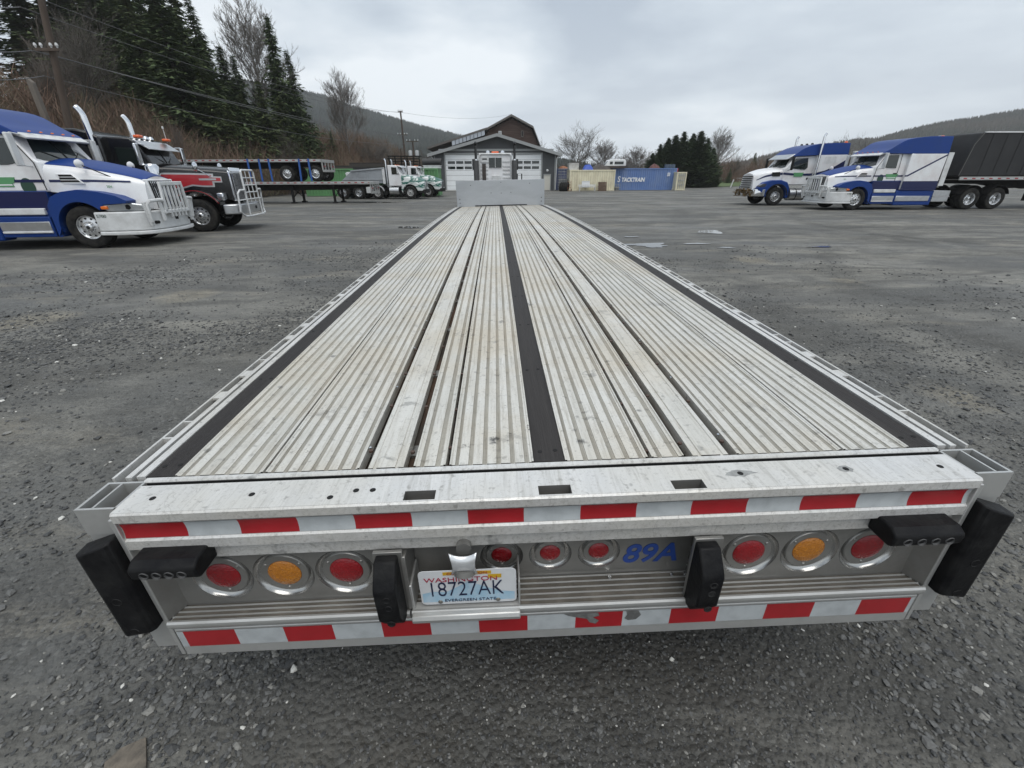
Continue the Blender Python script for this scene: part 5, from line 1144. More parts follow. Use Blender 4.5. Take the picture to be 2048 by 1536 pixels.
lower = yard_trailer('flatbed trailer on landing legs carrying another flatbed strapped on top', 'stacked flatbeds', pf(738), pf(738)-14.0, YT, 1.36, (pf(738)-12.2, pf(738)-10.9), (pf(660), pf(575)), 0)
upper = yard_trailer('flatbed trailer strapped with blue straps on top of another flatbed', 'stacked flatbeds', pf(648), pf(648)-11.2, YT, 2.74, (pf(629, 343), pf(572, 343)), (), 1.40)
strap_m = mat('blue_webbing', (.02, .09, .32), .7)
for i, (u0, u1) in enumerate(((494, 502), (517, 524), (536, 544), (597, 602), (616, 623))):
    p = [at_y(u0, 319, YT-1.31), at_y(u1, 357, YT-1.31)]
    c = Vector(((p[0][0]+p[1][0])/2, YT-1.30, 1.40)); b = MB(); dx = p[0][0]-c.x, p[1][0]-c.x
    b.add([(dx[0]-.06, 0, 1.40), (dx[0]+.06, 0, 1.40), (dx[1]+.06, 0, .02), (dx[1]-.06, 0, .02), (dx[0]-.06, -.006, 1.40), (dx[0]+.06, -.006, 1.40), (dx[1]+.06, -.006, .02), (dx[1]-.06, -.006, .02)], [(0, 1, 2, 3), (7, 6, 5, 4), (0, 4, 5, 1), (2, 6, 7, 3), (1, 5, 6, 2), (0, 3, 7, 4)])
    o = b.build('tie_strap', strap_m, None, 0); o.location = c
    tag(o, '%s blue strap on the stacked flatbeds counting from the rear lamps' % ORD[4-i], 'strap', 'blue tie-down straps')

# ------------------------------------------------------------------ black tarped trailer behind the right truck
def tarp_trailer():
    o0 = from_tyre((1704, 420), math.pi, side=1); T = thing('tarped_trailer', 'flatbed trailer with tall black tarp cover coupled to the blue and white truck', 'trailer', o0, math.pi)
    tarp = mat('black_tarpaulin', (.012, .012, .013), .62, 0, (.03, .03, .03), .5, 1.5, bump=.35, bump_scale=3)
    b = MB(); b.prism([(-4.95, 1.60), (-5.15, 3.05), (-5.35, 3.55), (-5.55, 3.60), (-18, 3.60), (-18, 1.60)], 'y', -1.27, 1.27); c = b.build('tarp_cover', tarp, T, 30, .05, 3)
    for s in (-1, 1):
        b = MB(); b.box(-18, -5.5, s*1.22, s*1.30, 3.56, 3.62); b.build('top_rail', white_bar, c, 30, .01)
        b = MB(); b.tube([(-5.0, s*1.275, 1.62), (-5.2, s*1.275, 3.05), (-5.5, s*1.275, 3.58)], .014, 6); b.build('cover_rope', mat('grey_rope', (.12, .12, .115), .8), c)
        for k in range(16): q = MB(); x = -6.0-k*.75; q.box(x-.015, x+.015, s*1.272, s*1.283, 1.62, 3.56); q.build('cover_rib', tarp, c)
        b = MB(); b.box(-18, -5.1, s*1.24, s*1.30, 1.42, 1.58); b.build('side_rail', mat('pale_trailer_rail', (.4, .4, .4)), T, 30, .008); rail_tape(T, -17.9, -5.2, s*1.301, 1.47, s)
        b = MB(); b.prism([(-5.2, 1.42), (-18, 1.42), (-18, 1.05), (-9.5, .98), (-8, 1.2), (-5.2, 1.25)], 'y', s*.45, s*.58); b.build('main_beam', undercar, T)
    b = MB(); b.box(-18, -5.1, -1.24, 1.24, 1.45, 1.59); b.build('deck', undercar, T)
    for xa in (-15.5, -16.9):
        for s in (-1, 1): wheel(T, xa, s*1.06, s, .5, .27, 'dual')
        b = MB(); b.cyl((xa, -.9, .5), (xa, .9, .5), .08, 10); b.box(xa-.3, xa+.3, -.5, .5, .5, 1.2); b.build('axle', undercar, T)
    for s in (-1, 1): b = MB(); b.box(-9.6, -9.45, s*.85, s*1.0, .4, 1.4); b.build('landing_leg', undercar, T)
tarp_trailer()
def loader():
    c = at_y(1757, 330, 31.0); T = thing('forklift', 'yellow machine with black boom partly hidden behind the parked trucks', 'forklift', (c[0]+.9, c[1], 0), math.pi)
    yel_ = mat('machine_yellow', (.55, .40, .05), .5, 0, (.2, .15, .04), .6, 3)
    b = MB(); b.prism([(-.9, 1.2), (-1.0, 2.7), (-.3, 3.15), (.5, 3.25), (.75, 2.6), (.9, 1.2)], 'y', -.7, .7); b.build('body', yel_, T, 30, .06)
    b = MB(); b.prism([(.55, 2.9), (.45, 3.15), (-1.2, 3.62), (-2.2, 3.66), (-2.2, 3.40), (-1.1, 3.36)], 'y', -.25, .25); b.build('boom', undercar, T, 30, .04)
    b = MB(); b.prism([(.6, 2.5), (2.3, 2.72), (2.3, 2.86), (.6, 2.8)], 'y', -.5, .5); b.build('fork_frame', undercar, T, 30, .03)
    b = MB(); b.box(-1, 1, -.8, .8, .6, 1.25); b.build('chassis', undercar, T, 30, .04)
    for x in (-.7, .7):
        for s in (-1, 1): wheel(T, x, s*.85, s, .45, .3, 'steel')
loader()

# ------------------------------------------------------------------ shop building
GY_ = 59.5
def P(u, v, Y): q = at_y(u, v, Y); return float(q[0]), float(q[2])
def garage():
    xl, xr = P(873, 381, GY_)[0], P(1109, 381, GY_)[0]; xc = (xl+xr)/2; px_, pz = P(994, 268, GY_); ze = P(990, 305, GY_)[1]; D = 13
    T = thing('garage', 'dark grey gabled truck shop with two white sectional doors', 'building', (xc, GY_, 0)); w = (xr-xl)/2; pk = px_-xc
    wallm = mat('dark_grey_siding', (.055, .058, .062), .7, 0, (.075, .078, .08), .5, .8); trim = mat('pale_grey_trim', (.30, .31, .31), .6); roofm = mat('shop_roof', (.10, .10, .105), .6, .2)
    rp = lambda x: pz-.25-(pz-ze)*(abs(x-pk)/((w+pk) if x < pk else (w-pk)))*.98
    dl, dlr = P(890, 309, GY_)[0]-xc, P(964, 309, GY_)[0]-xc; dr0, dr1 = P(1010, 309, GY_)[0]-xc, P(1083, 309, GY_)[0]-xc; zt = P(900, 309, GY_)[1]
    md0, md1 = P(1087, 349, GY_)[0]-xc, P(1102, 349, GY_)[0]-xc; mz = P(1090, 348, GY_)[1]
    xs_ = [-w, dl, dlr, dr0, dr1, md0, md1, w]; b = MB()
    for i in range(7):
        z0 = zt if i in (1, 3) else (mz if i == 5 else 0)
        x0, x1 = xs_[i], xs_[i+1]; pts = [(x0, z0), (x1, z0), (x1, rp(x1))]+([(pk, rp(pk))] if x0 < pk < x1 else [])+[(x0, rp(x0))]; b.prism(pts, 'y', 0, .2)
    b.box(-w, -w+.2, .2, D, 0, rp(-w)); b.box(w-.2, w, .2, D, 0, rp(w)); b.prism([(-w, 0), (w, 0), (w, rp(w)), (pk, rp(pk)), (-w, rp(-w))], 'y', D-.2, D); b.build('wall', wallm, T, 0)
    for k in range(1, 18):
        x = -w+k*2*w/18
        if any(a-.15 < x < c+.15 for a, c in ((dl, dlr), (dr0, dr1), (md0, md1))): z0 = zt+.5
        else: z0 = .05
        q = MB(); q.box(x-.025, x+.025, -.02, -.001, z0, rp(x)-.3); q.build('batten', wallm, T)
    ov = .75
    for s in (-1, 1):
        x0, x1 = pk, (w+ov if s > 0 else -w-ov); z1 = pz-(pz-ze)*(abs(x1-pk)/((w+pk) if s < 0 else (w-pk)))
        b = MB(); b.prism([(x0, pz-.22), (x1, z1-.22), (x1, z1), (x0, pz)], 'y', -.6, D+.5); r = b.build('roof', roofm, T, 0)
        b = MB(); b.prism([(x0, pz-.30), (x1, z1-.30), (x1, z1+.04), (x0, pz+.04)], 'y', -.68, -.602); b.build('fascia', trim, r, 0)
        b = MB(); b.tube([(s*(w+.5), -.45, rp(s*w)+.0), (s*(w+.12), -.12, rp(s*w)-.45), (s*(w+.09), -.1, .1)], .06, 6); b.build('downspout', white_bar, T)
        b = MB(); b.box(s*w-.10 if s > 0 else -w-.02, w+.02 if s > 0 else -w+.10, -.035, -.001, 0, rp(s*w)-.1); b.build('corner_trim', trim, T)
    zb = P(990, 300, GY_)[1]; b = MB(); b.box(-w+.6, w-.3, -.05, -.001, zb-.12, zb+.12); b.build('gable_band', trim, T)
    for (x0, x1) in ((dl, dlr), (dr0, dr1)):
        d = MB(); d.box(x0-.14, x1+.14, -.045, .0, zt, zt+.18); d.box(x0-.14, x0, -.045, 0, 0, zt); d.box(x1, x1+.14, -.045, 0, 0, zt); fr = d.build('overhead_door', trim, T, 0)
        n = 7; h = zt/n
        for k in range(n):
            q = MB(); q.box(x0, x1, .06, .12, k*h+.012, (k+1)*h-.012); q.build('door_panel', mat('door_white', (.82, .84, .85), .5, 0, (.66, .66, .66), .4, .9), fr, 30, .012)
            if k in (4, 5):
                for j in range(4):
                    a = x0+.2+j*(x1-x0-.4)/4; g = MB(); g.box(a+.07, a+(x1-x0-.4)/4-.07, .045, .06, k*h+.14, (k+1)*h-.14); g.build('pane', glass, fr)
        q = MB(); q.box(x0, x1, .12, .14, 0, zt); q.build('door_backing', dark, fr)
    b = MB(); b.box(md0+.08, md1-.08, .04, .09, .02, mz-.08); md = b.build('entry_door', mat('cream_door', (.58, .56, .50), .6), T, 30, .01)
    b = MB(); b.box(md0, md0+.08, -.03, .1, 0, mz); b.box(md1-.08, md1, -.03, .1, 0, mz); b.box(md0+.08, md1-.08, -.03, .1, mz-.08, mz); b.build('door_frame', trim, md, 0)
    q = MB(); q.lathe([(.0005, -.14), (.12, -.1), (.16, 0)], ((md0+md1)/2, 0, P(1095, 341, GY_)[1]), 'y', 12); q.build('wall_lamp', white_bar, T, 40)
    b = MB(); b.box(-w-.2, dlr+.5, -2.2, -.3, .0, .14); b.build('door_apron', mat('pale_concrete', (.36, .36, .34), .8, 0, (.2, .2, .19), .6, 1), T, 0, .02)
garage()
def barn():
    Y = 73.5; x0, z0 = P(1022.6, 235, Y); T = thing('barn', 'old brown plank barn with gambrel roof rising behind the grey shop', 'building', (x0, Y, 0))
    pl = [P(u, v, Y) for u, v in ((977, 259), (1022.6, 235), (1064, 257), (1077, 290))]; pl = [(x-x0, z) for x, z in pl]
    lx, lz = P(855, 299, Y); lx -= x0
    (bx, bz), (kx, kz), (rx, rz), (sx, sz) = pl
    bz -= 0; plank_m = mat('weathered_barn_boards', (.060, .036, .028), .85, 0, (.12, .085, .07), .7, 2.2, stretch=(.25, 1, 3), bump=.4, bump_scale=6)
    n = 26; edge = lambda z: (bx+(kx-bx)*max(0, (z-bz)/(kz-bz)) if z > bz else bx-(bz-z)*.9, kx+(rx-kx)*(1-(z-rz)/(kz-rz)) if z > rz else rx+(sx-rx)*(rz-z)/(rz-sz))
    zz = np.linspace(3.0, kz-.12, n); r = random.Random(2)
    b = MB(); b.prism([(bx, 0), (sx, 0), (sx, sz), (rx-.05, rz-.1), (kx, kz-.2), (bx, bz-.1)], 'y', .15, 20); b.build('wall', plank_m, T, 0)
    for k in range(n-1):
        e = edge((zz[k]+zz[k+1])/2); d = r.uniform(0, .05); b = MB(); b.box(e[0]+.15, e[1]-.15, .06+d, .14, zz[k]+.01, zz[k+1]-.015); b.build('plank', plank_m, T, 0)
    rm = mat('barn_roof_trim', (.13, .12, .11), .8); metal = mat('metal_roof_panel', (.45, .48, .52), .35, .5, (.25, .25, .26), .5, 1)
    for (a, c, m) in (((bx-.3, bz-.12), (kx, kz+.1), rm), ((kx, kz+.1), (rx+.15, rz), rm), ((rx+.15, rz), (sx+.3, sz-.4), rm), ((lx, lz), (bx-.25, bz-.05), rm)):
        b = MB(); b.prism([a, c, (c[0], c[1]+.28), (a[0], a[1]+.28)], 'y', -.5, 20); b.build('roof', m, T, 0)
    for k in range(9):
        t0, t1 = .42+k*.062, .42+(k+1)*.062-.008; A = (lx+(bx-.3-lx)*t0, lz+(bz-.05-lz)*t0+.29); B_ = (lx+(bx-.3-lx)*t1, lz+(bz-.05-lz)*t1+.29)
        b = MB(); b.prism([(A[0], A[1]-.9), (B_[0], B_[1]-.9), (B_[0], B_[1]-.30), (A[0], A[1]-.30)], 'y', -.45, -.42); b.build('fascia_panel', metal, T, 0)
    for (u, v0, v1) in ((997, 262, 270), (1042, 261, 274)):
        xa, za = P(u, v1, Y); xb, zb = P(u+(6 if v1 == 270 else 5), v0, Y); b = MB(); b.box(xa-x0, xb-x0, -.03, .05, za, zb); w = b.build('window', white_bar if v1 == 270 else rm, T); q = MB(); q.box(xa-x0+.1, xb-x0-.1, -.045, -.031, za+.1, zb-.1); q.build('pane', mat('pale_pane', (.35, .36, .36), .4) if v1 == 270 else dark, w)
    b = MB(); b.cyl((P(937, 272, Y)[0]-x0, 3, 4), (P(937, 272, Y)[0]-x0, 3, P(937, 265, Y)[1]), .18, 8); b.build('roof_vent', rm, T)
barn()

# ------------------------------------------------------------------ shipping containers
def container(label, u0, u1, Y, vtop, m, depth=2.44, doors=None, group='shipping containers', lx=None, trimm=None):
    x0 = float(at_y(u0, 381, Y)[0]); x1 = float(at_y(u1, 381, Y)[0]) if lx is None else x0+lx; h = float(at_y((u0+u1)/2, vtop, Y)[2]); L_ = x1-x0
    T = thing('shipping_container', label, 'container', ((x0+x1)/2, Y, 0), 0, group); a = L_/2; tm = trimm or m
    n = max(4, int(L_/.28)); pts = []
    for k in range(n):
        p = -a+.12+k*(L_-.24)/n; d = (L_-.24)/n
        pts += [(p, .04), (p+d*.30, .04), (p+d*.45, .085), (p+d*.80, .085), (p+d*.98, .04)]
    b = MB(); v = []
    for z in (.16, h-.12): v += [(x, y, z) for x, y in pts]
    m_ = len(pts); b.add(v, [(i, i+1, m_+i+1, m_+i) for i in range(m_-1)]); b.add([(x, depth-y, z) for x, y, z in v], [(i+1, i, m_+i, m_+i+1) for i in range(m_-1)]); b.build('side_panel', m, T, 20, fix=False)
    b = MB(); b.box(-a+.02, a-.02, .03, depth-.03, h-.05, h-.02); b.build('roof_panel', tm, T, 0)
    b = MB(); b.box(-a+.05, -a+.08, .1, depth-.1, .16, h-.1); b.box(a-.08, a-.05, .1, depth-.1, .16, h-.1); b.build('end_wall', m, T, 0)
    for z0, z1, nm in ((0.02, .17, 'bottom_rail'), (h-.13, h, 'top_rail')):
        for y in (0, depth-.1): b = MB(); b.box(-a+.12, a-.12, y, y+.1, z0, z1); b.build(nm, tm, T, 0)
        for x in (-a, a-.12): b = MB(); b.box(x, x+.12, .12, depth-.12, z0, z1); b.build(nm, tm, T, 0)
    for x in (-a, a-.12):
        for y in (0, depth-.12): b = MB(); b.box(x, x+.12, y, y+.12, 0, h+.004); b.build('corner_post', tm, T, 30, .01)
    return T, a, h
rust = (.16, .09, .05)
cream_c = mat('cream_container', (.74, .69, .51), .6, 0, rust, .35, 1.4, stretch=(1, 1, .5)); blue_c = mat('blue_container', (.11, .19, .40), .55, 0, (.20, .26, .40), .6, 1.1, stretch=(1, 1, .4)); green_c = mat('green_container', (.11, .27, .11), .6, 0, (.07, .14, .06), .6, 1.2, stretch=(1, 1, .5))
dblue_c = mat('dark_blue_container', (.05, .08, .20), .6, 0, (.12, .10, .10), .5, 1.2)
container('cream corrugated shipping container with tyres and pallets in front', 1138, 1228, 57.0, 339.5, cream_c)
BT, ba, bh = container('long faded blue container with white STACKTRAIN lettering', 1222, 1349, 58.6, 336.5, blue_c)
ww = mat('sign_white', (.86, .87, .88), .6)
tx = float(at_y(1237, 363, 58.6)[0])-BT.location.x
text('lettering', 'TACKTRAIN', .66, (tx+.36, -.006, float(at_y(1233, 363.5, 58.6)[2])), (1, 0, 0), (0, 0, 1), ww, BT, .006, .80, .12, bold=.02)
text('big_initial', 'S', .92, (tx-.16, -.006, float(at_y(1233, 363.5, 58.6)[2])-.02), (1, 0, 0), (0, 0, 1), ww, BT, .006, .8, .12, bold=.014)
text('size_mark', '53', .52, (float(at_y(1334, 352, 58.6)[0])-BT.location.x, -.006, float(at_y(1334, 352, 58.6)[2])), (1, 0, 0), (0, 0, 1), ww, BT, .006, .7, .1, bold=.02)
b = MB(); b.box(ba-.02, ba+.08, -.02, .1, .1, bh); b.build('red_edge', mat('faded_red', (.28, .03, .05), .6), BT, 0)
CT, ca, chh = container('cream container showing its barred end doors beside the blue container', 1350, 1369, 57.4, 344, cream_c, 6.0)
for k in range(4): b = MB(); x = -ca+.25+k*(2*ca-.5)/3; b.cyl((x, .0, .15), (x, .0, chh-.15), .03, 6); b.build('lock_rod', steel, CT)
for z in (.6, 1.1, 1.7): b = MB(); b.box(-ca+.2, ca-.2, -.03, .03, z, z+.06); b.build('hinge_bar', steel, CT)
container('dark blue container standing beside the shop wall behind the cages', 1111, 1136, 60.6, 337, dblue_c)
GT, ga, gh = container('long bright green container behind the dump trucks loaded with beams', 612, 879, 45.0, 337, green_c)
# ------------------------------------------------------------------ things on and around the containers
zt_ = lambda v, Y: float(at_y(1180, v, Y)[2])
def spot(u, v, Y): q = at_y(u, v, Y); return Vector((float(q[0]), float(Y), float(q[2])))
def small_box(name, label, cat, u0, u1, v0, v1, Y, D, m, group=None, bev=.03, fn=None, base=None):
    a, c = spot(u0, v1, Y), spot(u1, v0, Y); z0 = a.z if base is None else base; w = (c.x-a.x)/2; h = c.z-z0
    b = MB(); b.box(-w, w, 0, D, 0, h)
    if fn: fn(b, w, h, D)
    o = b.build(name, m, None, 30, bev); o.location = ((a.x+c.x)/2, Y, z0); return tag(o, label, cat, group)
YTOP = zt_(339.5, 57.0)
def crate_detail(b, w, h, D):
    for x in (-w, w-.08): b.box(x, x+.08, -.04, 0, 0, h)
    b.box(-w+.08, w-.08, -.04, 0, 0, .09); b.box(-w+.08, w-.08, -.04, 0, h-.09, h)
small_box('utility_box', 'white boxy cabinet sitting on the cream container roof', 'cabinet', 1138, 1158, 326, 339, 57.4, 1.2, mat('grubby_white', (.55, .55, .53), .6, 0, rust, .5, 2), fn=crate_detail, base=YTOP)
def lumpy(name, label, cat, u0, u1, v0, base, Y, D, m, seed):
    a, c = spot(u0, 340, Y), spot(u1, v0, Y); w = (c.x-a.x)/2; h = c.z-base; r = np.random.default_rng(seed); n = 14; rows = []
    for i in range(n):
        t = i/(n-1); prof = []
        for j in range(9):
            q = j/8; hh = h*(math.sin(math.pi*t)**.45)*(math.sin(math.pi*min(max(q, .0), 1))**.5)*(1+r.normal(0, .12)); prof.append((-w+2*w*t, D*q, max(0, hh)))
        rows.append(prof)
    b = MB(); b.rings(rows, False, False); o = b.build(name, m, None, 35); o.location = ((a.x+c.x)/2, Y, base); return tag(o, label, cat)
lumpy('tarp_bundle', 'bright blue tarp bundle on the cream container roof', 'tarp', 1167, 1188, 329, YTOP, 57.5, 1.2, mat('blue_tarp', (.02, .07, .38), .5), 1)
lumpy('scrap_pile', 'dark brown heap covered over between the blue tarp and the white canopy', 'pile', 1186, 1224, 329, YTOP, 57.6, 1.6, mat('brown_cover', (.07, .06, .055), .8), 2)
lumpy('scrap_pile', 'orange rusty scrap on the dark blue container by the shop', 'pile', 1118, 1137, 332, zt_(337, 60.6), 60.9, 1.4, mat('orange_scrap', (.28, .12, .06), .8), 3)
lumpy('scrap_pile', 'black scrap heap on the blue container beside the white canopy', 'pile', 1256, 1278, 327, bh, 59.0, 1.4, mat('black_scrap', (.03, .028, .026), .8), 4)
lumpy('scrap_pile', 'rusty red scrap pile on the blue container roof', 'pile', 1303, 1322, 328, bh, 59.0, 1.4, mat('red_scrap', (.12, .05, .045), .8), 5)
for i, u in enumerate((1333, 1339, 1345)):
    p = spot(u, 337, 59.2); b = MB(); b.lathe([(.001, 0), (.28, .01), (.29, .12), (.29, .3), (.28, .42), (.001, .43)], (0, 0, 0), 'z', 14); b.lathe([(.295, .14), (.305, .155), (.295, .17)], (0, 0, 0), 'z', 14); b.lathe([(.295, .28), (.305, .295), (.295, .31)], (0, 0, 0), 'z', 14)
    o = b.build('drum', mat('slate_drum', (.07, .10, .14), .5), None, 40); o.location = (p.x, 59.2, bh); tag(o, '%s slate drum from the red scrap pile on the blue container roof' % ORD[i], 'drum', 'drums on the blue container')
def canopy():
    Y = 58.0; a, c = spot(1209, 333.5, Y), spot(1253, 319, Y); w = (c.x-a.x)/2; h = c.z-bh+.02; T = thing('truck_canopy', 'white pickup canopy with dark windows on top of the containers', 'canopy', ((a.x+c.x)/2, Y, bh-.0))
    b = MB(); b.prism([(-w, .25), (-w+.55, h*.92), (-w+.8, h), (w-.15, h), (w, h*.8), (w, .25)], 'y', 0, 1.7); b.build('shell', mat('canopy_white', (.72, .73, .74), .4), T, 30, .06)
    b = MB(); b.box(-w, w, .05, 1.65, 0, .25); b.build('base_blocks', mat('dark_timber', (.06, .05, .045), .8), T)
    for (x0, x1) in ((-w+.62, -w+1.0), (-w+1.2, w-.3)): b = MB(); b.box(x0, x1, -.012, .01, .42, h*.76); b.build('side_window', glass, T, 30, .03)
    b = MB(); b.prism([(-w+.10, .40), (-w+.50, h*.80), (-w+.46, h*.82), (-w+.04, .44)], 'y', .2, 1.5); b.build('front_window', glass, T)
canopy()
def tyre_row():
    for i, u in enumerate((1122, 1126.5, 1130.5, 1134)):
        p = on_ground(u, 382.5); w = wheel(None, p[0], p[1], 1, .50, .27, 'steel', face=False); w.name = 'spare_tyre'; w.rotation_euler = (RAD(8), 0, RAD(62)); w.location = (p[0], 56.3, .50)
        tag(w, '%s loose tyre from the shop in the row beside the cream container' % ORD[i], 'tyre', 'tyres by the cream container')
tyre_row()
small_box('panel_board', 'bright white panel leaning on the cream container', 'panel', 1163, 1180, 362, 375, 56.75, .05, mat('bright_panel', (.75, .76, .77), .5), bev=.005, fn=lambda b, w, h, D: (b.box(-w, w, -.03, 0, 0, .05), b.box(-w, w, -.03, 0, h-.05, h)))
def bench():
    a, c = spot(1157, 383, 56.3), spot(1192, 375, 56.3); w = (c.x-a.x)/2; T = thing('long_bench', 'long white slatted bench frame in front of the cream container', 'bench', ((a.x+c.x)/2, 56.2, 0))
    for k in range(3): b = MB(); b.box(-w, w, .02+k*.13, .12+k*.13, .42, .46); b.build('seat_slat', white_bar, T)
    for k in range(2): b = MB(); b.box(-w, w, .42, .45, .52+k*.12, .60+k*.12); b.build('back_slat', white_bar, T)
    for x in (-w+.1, w-.15):
        for y in (.03, .37): b = MB(); b.box(x, x+.06, y, y+.06, 0, .42); b.build('leg', white_bar, T)
bench()
def pallet_stack():
    a, c = spot(1196, 383, 56.2), spot(1214, 366, 56.2); w = (c.x-a.x)/2; wm = mat('old_pallet_wood', (.10, .065, .045), .85, 0, (.17, .12, .09), .6, 3)
    for i in range(2):
        T = thing('pallet', ('front brown pallet leaning upright by the cream container', 'brown pallet tucked behind another against the cream container')[i], 'pallet', ((a.x+c.x)/2+.1*i, 56.25+i*.28, 0), 0, 'pallets against the cream container'); T.rotation_euler = (RAD(-10), 0, RAD(6*i))
        for k in range(6): b = MB(); x = -w+.02+k*(2*w-.1)/5.3; b.box(x, x+.14, 0, .025, .0, 1.02); b.build('slat', wm, T)
        for z in (.05, .5, .9): b = MB(); b.box(-w, w, .026, .12, z, z+.06); b.build('stringer', wm, T)
pallet_stack()
def cage(u0, u1, Y, h, label):
    a, c = on_ground(u0, 382), on_ground(u1, 382); w = abs(float(at_y(u1, 380, Y)[0]-at_y(u0, 380, Y)[0]))/2; T = thing('wire_cage', label, 'cage', (float(at_y((u0+u1)/2, 380, Y)[0]), Y, 0)); cm = mat('cage_wire', (.34, .34, .33), .5, .5)
    nx_ = max(3, int(w*2/.3))
    b = MB()
    for k in range(nx_+1): x = -w+k*2*w/nx_; b.cyl((x, 0, 0), (x, 0, h), .016, 5); b.cyl((x, 1, 0), (x, 1, h), .016, 5)
    for z in np.arange(.05, h, .3): b.tube([(-w, 0, z), (w, 0, z), (w, 1, z), (-w, 1, z), (-w, 0, z)], .016, 5)
    b.build('wire_frame', cm, T); b = MB(); b.box(-w, w, 0, 1, .0, .06); b.build('base', undercar, T); b = MB(); b.box(-w+.1, w-.1, .1, .9, .06, h*.55); b.build('contents', mat('dull_contents', (.16, .17, .18), .7), T, 30, .05)
cage(1117, 1138, 58.2, 2.5, 'tall wire cage between the shop wall and the cream container'); cage(1229, 1240, 57.6, .85, 'low wire cage in front of the STACKTRAIN lettering')
def trolley():
    p = on_ground(1141, 383); T = thing('hand_trolley', 'rusty orange hand trolley by the left end of the cream container', 'trolley', (p[0], 56.3, 0)); om = mat('orange_rust', (.25, .09, .03), .7)
    for s in (-1, 1): b = MB(); b.tube([(s*.2, 0, .12), (s*.2, .12, 1.15)], .025, 6); b.build('upright', om, T); b = MB(); b.lathe([(.001, -.03), (.13, -.03), (.14, 0), (.13, .03), (.001, .03)], (s*.26, .08, .14), 'x', 14); b.build('wheel', rubber, T)
    for z in (.4, .7, 1.0): b = MB(); b.tube([(-.2, .03+z*.08, z), (.2, .03+z*.08, z)], .02, 6); b.build('rung', om, T)
    b = MB(); b.box(-.22, .22, -.22, .02, .06, .09); b.build('toe_plate', om, T)
trolley()
# load on the green container
tim = mat('dark_timber', (.06, .05, .045), .8)
for i, (u0, u1, v, Y) in enumerate(((664, 772, 336, 45.4), (700, 768, 333, 46.0), (664, 735, 336.5, 46.6))):
    a, c = spot(u0, v, Y), spot(u1, v, Y); L_ = (c.x-a.x)/2; b = MB(); b.box(-L_, L_, -.09, .09, 0, .2); b.box(-L_, L_, -.13, .13, .2, .23); b.box(-L_, L_, -.13, .13, -.03, 0); o = b.build('steel_beam', tim, None, 20); o.location = ((a.x+c.x)/2, Y, gh+.03+(.26 if i == 1 else 0)); 
    tag(o, ('long rusty dark beam at the front edge of the green container roof', 'dark beam stacked across the others on the green container', 'shorter dark beam at the back of the green container roof')[i], 'beam')
for i, (u, v) in enumerate(((862, 327),)):
    p = spot(864, 330, 45.4); b = MB(); b.lathe([(.24, -.9), (.30, -.9), (.30, .9), (.24, .9), (.24, -.9)], (0, 0, 0), 'x', 18); o = b.build('pipe', mat('black_pipe', (.03, .03, .03), .6), None, 40); o.location = (p.x, 45.6, gh+.55); tag(o, 'fat black pipe section on the green container beside the shop', 'pipe')
    b = MB(); b.box(-.8, .8, -.5, .5, 0, .26); b.box(-.85, .85, -.55, .55, .22, .26); o = b.build('white_crate', white_bar, None, 30, .02); o.location = (p.x, 45.6, gh); tag(o, 'flat white crate under the black pipe on the green container', 'crate')
def rack():
    a, c = spot(772, 330, 45.8), spot(842, 312, 45.8); w = (c.x-a.x)/2; T = thing('steel_rack', 'black steel rack frames piled on the green container above the dump trucks', 'rack', ((a.x+c.x)/2, 45.8, gh)); h = c.z-gh; r = random.Random(3)
    for k in range(5): b = MB(); z = .12+k*(h-.15)/4; b.box(-w*r.uniform(.7, 1), w*r.uniform(.7, 1), r.uniform(0, .3), r.uniform(.7, 1.2), z, z+.07); b.build('shelf', undercar, T)
    for x in np.linspace(-w*.85, w*.85, 6): b = MB(); b.box(x-.04, x+.04, .4, .5, 0, h); b.build('upright', undercar, T)
rack()
# ------------------------------------------------------------------ hillside and far hills
def toe(y): return np.interp(y, [-20, 20, 36, 50, 64, 80, 110, 160], [-21, -21, -22.5, -22, -17, -13, -9, -5])
def hill_h(x, y):
    d = np.maximum(0, toe(y)-x); return 0.46*np.minimum(d, 11)+.12*np.clip(d-11, 0, 40) + np.where(d > 0, .25*np.sin(x*.9+y*.5)*np.minimum(1, d/4)+.18*np.sin(1.7*y-x)*np.minimum(1, d/4), 0)
hx = np.linspace(-130, -3, 110); hy = np.linspace(-15, 165, 120); HX, HY = np.meshgrid(hx, hy, indexing='ij'); HZ = hill_h(HX, HY)-np.where(toe(HY)-HX > 0, 0, .35)
hn = np.arange(110*120).reshape(110, 120); hf = np.stack([hn[:-1, :-1], hn[1:, :-1], hn[1:, 1:], hn[:-1, 1:]], -1).reshape(-1, 4)
def bank_material():
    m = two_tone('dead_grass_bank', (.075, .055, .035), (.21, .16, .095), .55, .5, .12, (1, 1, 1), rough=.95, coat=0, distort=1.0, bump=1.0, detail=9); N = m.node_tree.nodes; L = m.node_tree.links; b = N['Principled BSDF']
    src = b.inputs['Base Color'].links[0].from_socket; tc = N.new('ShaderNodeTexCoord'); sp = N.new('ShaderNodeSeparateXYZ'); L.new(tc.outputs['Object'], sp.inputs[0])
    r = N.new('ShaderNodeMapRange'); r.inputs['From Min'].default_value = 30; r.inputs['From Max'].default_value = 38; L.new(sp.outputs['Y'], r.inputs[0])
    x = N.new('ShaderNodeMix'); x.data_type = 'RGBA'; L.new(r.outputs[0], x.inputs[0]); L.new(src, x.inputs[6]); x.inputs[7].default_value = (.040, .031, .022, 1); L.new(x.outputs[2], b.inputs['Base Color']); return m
bank_m = bank_material()
struct(np_mesh('hillside', np.stack([HX, HY, HZ], -1).reshape(-1, 3), hf, bank_m, smooth=True))
